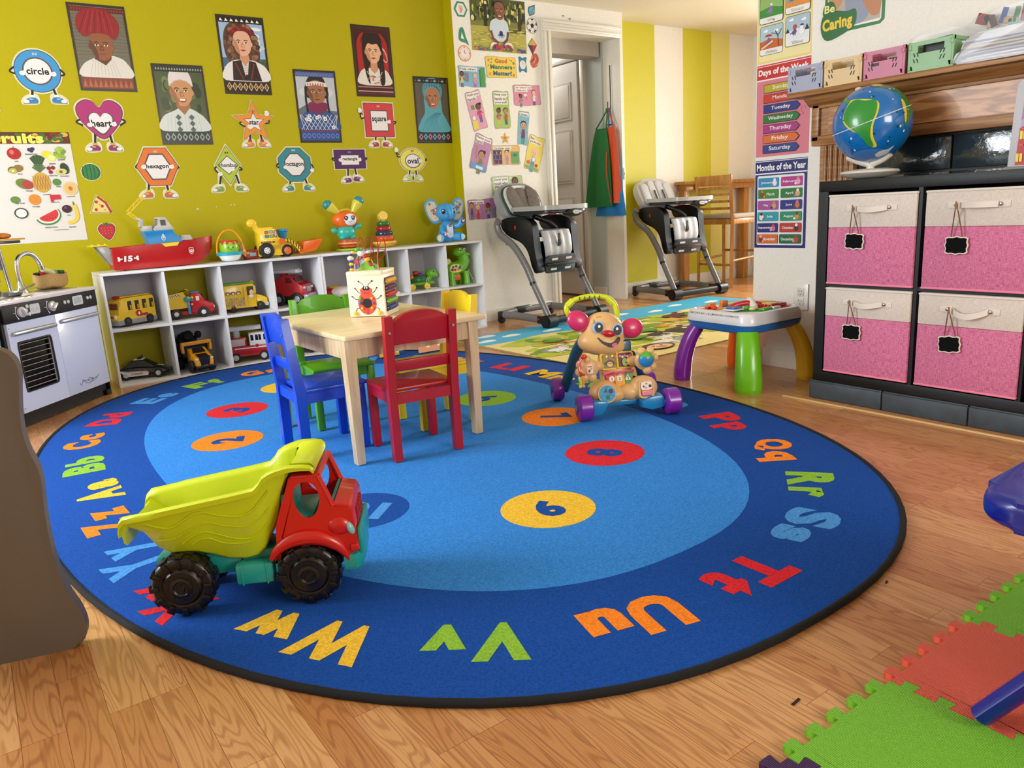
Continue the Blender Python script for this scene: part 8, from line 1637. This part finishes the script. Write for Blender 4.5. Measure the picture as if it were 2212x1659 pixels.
wcard('manners_card',[(3.177,1.030),(3.451,1.035),(3.449,.895),(3.180,.890)],'#b4c888','green Cover your mouth card half hidden by the high chair',['Cover your','mouth when','you sneeze','or cough.'],lambda P,w_,h_: (kid(P,.070,.028,.026,SK2,'#1a1410','#c8c0b0','#5a6a80'),P.ell(.03,.055,.014,.008,'#e8e4dc')),.021)
wcard('manners_card',[(2.962,.876),(3.199,.880),(3.198,.739),(2.963,.738)],'#b878a8','purple Take turns card, lowest on the white wall',['Take turns.'],lambda P,w_,h_: (kid(P,-.088,.030,.018,SK3,'#1a1410','#4a5a6a','#3a7a4a'),kid(P,-.036,.014,.016,SK1,'#d8c060','#c04438','#c04438'),kid(P,.050,.020,.017,SK2,'#1a1410','#7aa85a','#3a4a90'),P.rect(.080,-.060,.108,.005,'#8a8aa0')),.018)
def small(label,pts,rim,fn,x,z,name='cutout',cat='wall cutout',rot=0):
    P = Pic(T(x,WW,z) @ RY(-rot) @ XZF,step=.00015,rough=.4); P.sheet(pts,rim,.0008); fn(P); return posterize(P,name,label,cat)
G5 = lambda r,n,a0=0,sy=1: [(r * cos(radians(a0 + 360 * i / n)),r * sy * sin(radians(a0 + 360 * i / n))) for i in range(n)]
small('small gold smiling star cut-out above Put things away card',[((.042 if i % 2 == 0 else .019) * cos(radians(90 + 36 * i)),(.042 if i % 2 == 0 else .019) * sin(radians(90 + 36 * i))) for i in range(10)],'#d8a43a',lambda P: (P.ell(-.006,.004,.003,.004,INK),P.ell(.006,.004,.003,.004,INK),P.line([(-.008,-.008),(0,-.012),(.008,-.008)],.002,'#7a3a1c')),3.318,1.292,'star_cutout')
small('green hexagon cut-out with a pink hand, top of white wall',G5(.054,6),'#3a8a68',lambda P: (P.poly(G5(.041,6),'#e8e4dc'),P.ell(0,-.010,.011,.014,'#e0a090'),[P.line([(-.008 + k * .0055,0),(-.011 + k * .0075,.022)],.004,'#e0a090') for k in range(4)],P.line([(.008,-.008),(.018,.004)],.004,'#e0a090')),3.012,2.122,'hexagon_cutout')
small('green set square cut-out on the white wall',c2([(-.030,-.035),(-.026,.025),(-.006,.048),(.012,.035),(.024,-.01),(.046,-.062),(.02,-.050)],3),'#3a8a68',lambda P: P.poly([(-.016,-.022),(-.006,.016),(.012,-.030)],'#e8e4dc'),3.014,1.963,'set_square_cutout')
small('orange rimmed clock cut-out on the white wall',G5(.052,24),'#d8905a',lambda P: (P.ell(0,0,.045,.045,'#e8e4dc'),P.line(G5(.036,24),.002,'#d8905a',closed=True),P.line([(0,.022),(0,0),(.014,.004)],.005,'#c04a30'),[P.ell(.039 * cos(radians(q)),.039 * sin(radians(q)),.005,.005,'#c87a4a') for q in (0,90,180,270)]),3.020,1.846,'clock_cutout')
small('blue diamond kite cut-out near the ceiling',[(-.032,-.008),(-.018,-.040),(.026,-.022),(.032,.038),(-.024,.020)],'#1c4a5a',lambda P: (P.poly([(-.026,-.006),(-.014,-.034),(.022,-.018),(.026,.030),(-.018,.016)],'#6aacc4'),P.line([(-.014,-.034),(.026,.030)],.002,'#1c4a5a'),P.line([(-.026,-.006),(.022,-.018)],.002,'#1c4a5a')),3.612,2.168,'gem_cutout')
small('black and white soccer ball cut-out by the door casing',G5(.049,24,0,1.05),'#2a2a2c',lambda P: (P.ell(0,0,.047,.049,'#e4e2dc'),P.poly(G5(.017,5,90),'#101012'),[P.poly([(.041 * cos(radians(a + d)) * k,.043 * sin(radians(a + d)) * k) for d,k in ((-16,1.1),(16,1.1),(12,.86),(-12,.86))],'#101012') for a in (18,90,162,234,306)],[P.line([(.017 * cos(radians(a)),.017 * sin(radians(a))),(.036 * cos(radians(a)),.036 * sin(radians(a)))],.002,'#3a3a3c') for a in (18,90,162,234,306)]),3.612,2.066,'ball_cutout')
small('rainbow kite cut-out with black tail',[(0,.058),(.040,.012),(0,-.055),(-.040,.010)],'#3a3428',lambda P: (P.poly([(0,.054),(-.037,.010),(0,.010)],'#a8b83a'),P.poly([(0,.054),(.037,.011),(0,.010)],'#e0a83a'),P.poly([(-.037,.010),(0,.010),(0,-.050)],'#5a2458'),P.poly([(.037,.011),(0,.010),(0,-.050)],'#b8242c'),P.line([(p.x,p.y) for p in catmull([(0,-.050,0),(.006,-.080,0),(-.012,-.098,0),(-.030,-.105,0)],5)],.004,'#1a1a1a')),3.606,1.925,'kite_cutout')
small('blue alarm clock cut-out beside the title card',c2([(-.036,.046),(-.030,.012),(-.036,-.030),(-.030,-.052),(0,-.044),(.030,-.052),(.036,-.028),(.030,.014),(.038,.046),(.018,.048),(0,.040),(-.018,.050)],3),'#2a7aa0',lambda P: (P.ell(0,-.004,.027,.031,'#e4e0d4'),P.line([(.0,.020),(0,-.004),(.012,.008)],.003,'#b8602a'),P.line([(-.022,-.044),(-.030,-.056)],.006,'#1a1a1a'),P.line([(.022,-.044),(.030,-.056)],.006,'#1a1a1a')),3.510,1.802,'alarm_clock_cutout')
small('red football cut-out below the kite tail',[(x * cos(-.35) - z * sin(-.35),x * sin(-.35) + z * cos(-.35)) for x,z in c2([(0,.052),(.028,.032),(.034,0),(.026,-.034),(0,-.052),(-.028,-.034),(-.034,0),(-.026,.034)],3)],'#c4583c',lambda P: (P.line([(-.010,-.024),(.012,.022)],.003,'#f0e0d0'),P.line([(-.028,.014),(-.004,.034)],.003,'#f0c8b8'),P.line([(.002,-.036),(.028,-.014)],.003,'#f0c8b8')),3.620,1.832,'football_cutout')
# toddler photo poster
P = Pic(T(3.086,WW,1.872) @ XZF,step=.00003,rough=.5); W,H = .466,.345
P.sheet([(0,0),(W,0),(W,H),(0,H)],'#4a5224',.0008); rn = random.Random(4); P.rect(0,0,W,.16,'#b0a848'); P.rect(0,.16,W,.20,'#7a7a30'); P.rect(.24,.13,W,.155,'#5a5a28')
for k in range(90): P.ell(rn.uniform(.015,W - .015),rn.uniform(.20,H - .02),rn.uniform(.005,.014),rn.uniform(.010,.024),rn.choice(('#c8c05a','#8a8a34','#2c3418','#e0d888','#5c6428','#1e2412')))
P.rect(.40,.15,.425,.30,'#2a2414'); P.rect(.11,.16,.135,.30,'#241e12')
for k in range(60): P.ell(rn.uniform(.015,W - .015),rn.uniform(.03,.15),rn.uniform(.01,.03),.004,rn.choice(('#c4bc5a','#9a943c','#d0c86c')))
P.poly(c2([(.150,.020),(.160,.055),(.210,.060),(.225,.035),(.190,.015)],4),'#e0dcd8'); P.poly(c2([(.340,.020),(.330,.060),(.280,.060),(.270,.035),(.300,.015)],4),'#e0dcd8'); P.poly(c2([(.165,.020),(.180,.045),(.215,.050),(.235,.030),(.220,.010)],4),'#6a3c28'); P.poly(c2([(.345,.010),(.320,.045),(.285,.048),(.262,.028),(.290,.008)],4),'#7a4630')
P.poly(c2([(.165,.085),(.150,.150),(.165,.195),(.205,.215),(.260,.215),(.300,.195),(.312,.140),(.300,.075),(.20,.070)],4),'#c8d4dc'); P.line([(.160,.135),(.175,.085),(.220,.055)],.020,'#7a4630'); P.line([(.305,.135),(.296,.085),(.262,.055)],.020,'#6a3c28')
P.ell(.245,.120,.016,.018,'#1c2a60'); [P.line([(.245,.112),(.245 + .03 * cos(radians(q)),.112 + .024 * sin(radians(q)))],.004,'#1c2a60') for q in (180,200,235,270,305,340,0)]; P.rect(.222,.215,.258,.232,'#5e3422')
P.ell(.240,.275,.052,.056,'#241812'); face(P,.240,.264,.043,'#8a5638','#6a3c28','#7a1c20',1)
for k in range(46): x = rn.uniform(.012,W - .018); s_ = rn.uniform(.006,.012); z = .006 + rn.uniform(0,.014) + (.02 if .2 < x < .32 and rn.random() < .5 else 0); P.rect(x - s_,z - s_ * .4,x + s_,z + s_,rn.choice(('#b83a34','#c8703a','#5a9a3c','#d8b83a','#c04a6a','#3a5a9a','#c03038')))
P.rect(.410,.004,.450,.022,'#1c4a9a',.004); posterize(P,'toddler_photo_poster','large photo poster of a laughing toddler on grass by the ceiling','poster')

# ---------------------------------------------------------------- calendar posters on the poster wall (x = 3.08 facing the room)
def rw(y0,z0): return frame((3.0793,y0,z0),(0,-1,0),(0,0,1))
P = Pic(rw(2.314,1.378),step=.0001,rough=.35); W = .270; P.sheet([(0,0),(W,0),(W,.37),(0,.37)],'#e6cf7a',.0008); P.rect(.005,.008,W - .005,.365,'#e8dca0')
def season(x,z,nm,sky,gr,fn):
    P.poly(rrect(x,z,x + .120,z + .122,.010),'#2a241c'); P.poly(rrect(x + .002,z + .002,x + .118,z + .120,.009),'#e8e6e2'); P.poly([(x + .002,z + .026),(x + .118,z + .026)] + [(x + .118,z + .112),(x + .110,z + .120),(x + .010,z + .120),(x + .002,z + .112)],sky); P.poly([(x + .002,z + .026),(x + .118,z + .026),(x + .118,z + .055)] + [(x + .060,z + .068),(x + .002,z + .058)],gr); fn(x,z); P.text(nm,x + .06,z + .014,.014,'#ece6e0',bold=.02,out=('#4a3a34',.03))
def cloud(x,z): P.ell(x,z,.012,.004,'#eef0f0'); P.ell(x + .004,z + .003,.006,.004,'#eef0f0')
def critter(x,z,c): P.ell(x,z,.012,.009,c,rot=20); P.ell(x + .002,z + .014,.007,.008,c); P.line([(x - .010,z),(x - .020,z - .006)],.004,c); P.rect(x - .006,z - .014,x - .002,z - .004,c); P.rect(x + .003,z - .014,x + .007,z - .004,c)
season(.010,.032,'Autumn','#a8c4cc','#c0602a',lambda x,z: (cloud(x + .03,z + .100),cloud(x + .085,z + .095),P.line([(x + .098,z + .03),(x + .094,z + .07),(x + .080,z + .095)],.004,'#3a2014'),P.line([(x + .094,z + .07),(x + .112,z + .098)],.003,'#3a2014'),P.line([(x + .095,z + .080),(x + .060,z + .088)],.003,'#3a2014'),critter(x + .045,z + .050,'#7a5a90'),P.ell(x + .046,z + .076,.018,.010,'#b83428',a0=0,a1=180),P.line([(x + .01,z + .03),(x + .07,z + .055)],.008,'#e0c8a0')))
season(.142,.046,'Winter','#a4bccc','#dce2e8',lambda x,z: (cloud(x + .03,z + .105),cloud(x + .090,z + .098),P.poly([(x + .002,z + .055),(x + .012,z + .075),(x + .022,z + .056)],'#1c2a28'),P.poly([(x + .095,z + .055),(x + .106,z + .078),(x + .117,z + .055)],'#1c2a28'),critter(x + .045,z + .055,'#6a4a80'),P.ell(x + .048,z + .076,.010,.009,'#b8453a'),P.ell(x + .082,z + .050,.012,.011,'#eceef2'),P.ell(x + .082,z + .068,.009,.008,'#eceef2'),P.ell(x + .082,z + .078,.008,.004,'#2a3a4a')))
season(.010,.162,'Spring','#8cb464','#3c8a34',lambda x,z: (critter(x + .055,z + .050,'#9070b0'),P.ell(x + .060,z + .075,.006,.006,'#e8e0e8')))
season(.142,.176,'Summer','#e0b070','#d88a40',lambda x,z: (P.ell(x + .030,z + .058,.024,.014,'#58b0a0'),P.ell(x + .032,z + .060,.014,.012,'#c03a44'),P.ell(x + .100,z + .052,.004,.004,'#c03a44')))
posterize(P,'seasons_poster','cream seasons poster with four pictures, above days of the week','poster')
def flag(pts,c): P.poly([(x * 1.0,z) for x,z in pts],c)
P = Pic(rw(2.316,.974),step=.0001,rough=.35); W,H = .273,.397; P.sheet([(0,0),(W,0),(W,H),(0,H)],'#d8788a',.0008)
P.rect(0,H - .065,W,H - .006,'#c02028'); P.rect(0,H - .008,W,H - .006,'#ece4e0'); P.rect(0,H - .068,W,H - .062,'#ece4e0'); P.rect(0,H,W,H - .004,'#c02028'); P.text('Days of the Week',.136,H - .036,.034,'#f0ece8',bold=.035,w=.255)
rn = random.Random(6); [P.line(G5(.012,6) and [(x_ + .012 * cos(a * .8),z_ + .020 * sin(a * .8)) for a in range(5)],.0018,'#e494a4') for x_,z_ in [(rn.uniform(.02,W - .02),rn.uniform(.02,H - .10)) for _ in range(26)]]
for i,(nm,c) in enumerate((('Sunday','#b8a824'),('Monday','#c8322c'),('Tuesday','#1c2a80'),('Wednesday','#1c7434'),('Thursday','#a82880'),('Friday','#d8682c'),('Saturday','#1a3a88'))):
    z1 = H - .085 - i * .0436; P.poly([(.040,z1),(.210,z1),(.229,z1 - .0185),(.210,z1 - .037),(.040,z1 - .037)],'#14141c'); P.poly([(.042,z1 - .002),(.209,z1 - .002),(.226,z1 - .0185),(.209,z1 - .035),(.042,z1 - .035)],c); P.text(nm,.130,z1 - .018,.020 if nm not in ('Thursday','Friday','Saturday') else .0225,'#f0ece4',bold=.012,w=.0142 * len(nm))
posterize(P,'days_poster','pink Days of the Week poster, left of the mantel','poster')
P = Pic(rw(2.317,.561),step=.0001,rough=.35); W,H = .272,.396; P.sheet([(0,0),(W,0),(W,H),(0,H)],'#141c6c',.0008); P.rect(0,H - .006,W,H - .003,'#e4e4ec'); P.rect(0,H - .062,W,H - .056,'#e4e4ec'); P.text('Months of the Year',.136,H - .031,.030,'#f0f0f4',bold=.03,w=.256)
P.poly(rrect(.013,.013,W - .013,H - .068,.008),'#e8e8ec')
mc = (('January','#2488b8'),('February','#b03488'),('March','#3c8438'),('April','#24743c'),('May','#a04c98'),('June','#242c80'),('July','#2c98a8'),('August','#248c68'),('September','#1c2470'),('October','#b83428'),('November','#d0682c'),('December','#206438'))
mi_ = ('#e4e8ee','#e8a0c8','#7a4a28','#d0a878','#c09878','#c8703a','#e8e4d4','#c88a3a','#c86a9a','#2a2a2c','#6a3a20','#c8342c')
for i,(nm,c) in enumerate(mc):
    x,z = .018 + (i % 2) * .122,H - .120 - (i // 2) * .0510; P.poly(rrect(x,z,x + .112,z + .042,.005),c)
    P.ell(x + (.088 if i % 4 != 2 else .022),z + .018,.012,.013,mi_[i]); P.ell(x + (.088 if i % 4 != 2 else .022),z + .032,.007,.007,mi_[(i + 3) % 12] if i not in (0,) else '#e4e8ee'); P.ell(x + (.076 if i % 4 != 2 else .034),z + .010,.006,.005,mi_[(i + 5) % 12])
    P.text(nm,x + (.045 if i % 4 != 2 else .068),z + .020,.013,'#f0eef0',bold=.015,w=.0085 * len(nm))
posterize(P,'months_poster','dark blue Months of the Year poster, lowest on the narrow wall','poster')
# Be Caring poster
P = Pic(rw(2.000,1.430),step=.0002,rough=.35); fo = [(.020,.10),(.020,.50),(.268,.50),(.268,.018),(.255,.006),(.120,.014)]
P.sheet([(.008,.115),(.008,.51),(.278,.51),(.278,.012),(.262,-.002),(.150,.004),(.135,-.010),(.030,-.024),(-.006,.010),(.0,.05)],'#e8e6da',.0008); P.poly([(.014,.10),(.014,.50),(.272,.50),(.272,.018),(.255,.004),(.100,.004)],'#1c7434'); P.poly([(.026,.10),(.026,.50),(.258,.50),(.258,.024),(.250,.016),(.110,.018)],'#e8e8e4'); P.poly([(.030,.10),(.030,.50),(.254,.50),(.254,.026),(.110,.022)],'#b0a898')
P.poly(c2([(.105,.10),(.10,.20),(.13,.24),(.20,.24),(.22,.18),(.20,.04),(.11,.03)],4),'#8c94a8'); P.poly(c2([(.030,.22),(.034,.10),(.075,.10),(.110,.16),(.135,.20),(.120,.225),(.085,.18),(.060,.22)],4),'#c48a60'); P.poly(c2([(.254,.22),(.254,.06),(.215,.045),(.170,.12),(.140,.19),(.160,.21),(.205,.15),(.230,.20)],4),'#b87c54')
P.poly(c2([(-.002,.030),(.010,.085),(.060,.092),(.110,.080),(.150,.080),(.152,.030),(.120,.004),(.030,-.018)],4),'#18642c'); P.poly(c2([(.008,.080),(.015,.125),(.050,.128),(.062,.090)],3),'#18642c')
P.text('Be',.036,.104,.030,'#e8e08a',bold=.03,w=.046); P.text('Caring',.072,.038,.058,'#e4c434',bold=.045,w=.132,rot=2); posterize(P,'be_caring_poster','green framed Be Caring poster above the folding crates','poster')
b = MB(mat('#4a3a30',.6)); b.box((3.078,1.19,1.445),(.004,.03,.012),bev=.001); o = b.build('wall_hook'); tag(o,'small dark hook on the wall at the upper right','hook')
for x,z,lb in ((3.905,2.155,'left and higher of two tiny nails above the cased opening'),(3.965,2.140,'right and lower of two tiny nails above the cased opening')): b = MB(mat('#6a6248',.5)); b.ell((x,4.646,z),(.009,.005,.004),n=10,k=6); tag(b.build('wall_nail'),lb,'nail','nails over the opening')
# floor crumbs
for (x,y,a,l_,lb) in ((1.47,.757,20,.010,'dark leaf scrap on the floor near the red foam tile'),(.985,.645,5,.022,'thin dark scrap on the floor near the green foam tile'),(.095,.985,30,.008,'small leaf scrap on the floor at lower left')):
    b = MB(mat('#1c1410',.7)); b.box((0,0,.0012),(l_,.004,.002),M=RZ(a)); tag(b.build('floor_scrap',None,(x,y,0)),lb,'scrap')
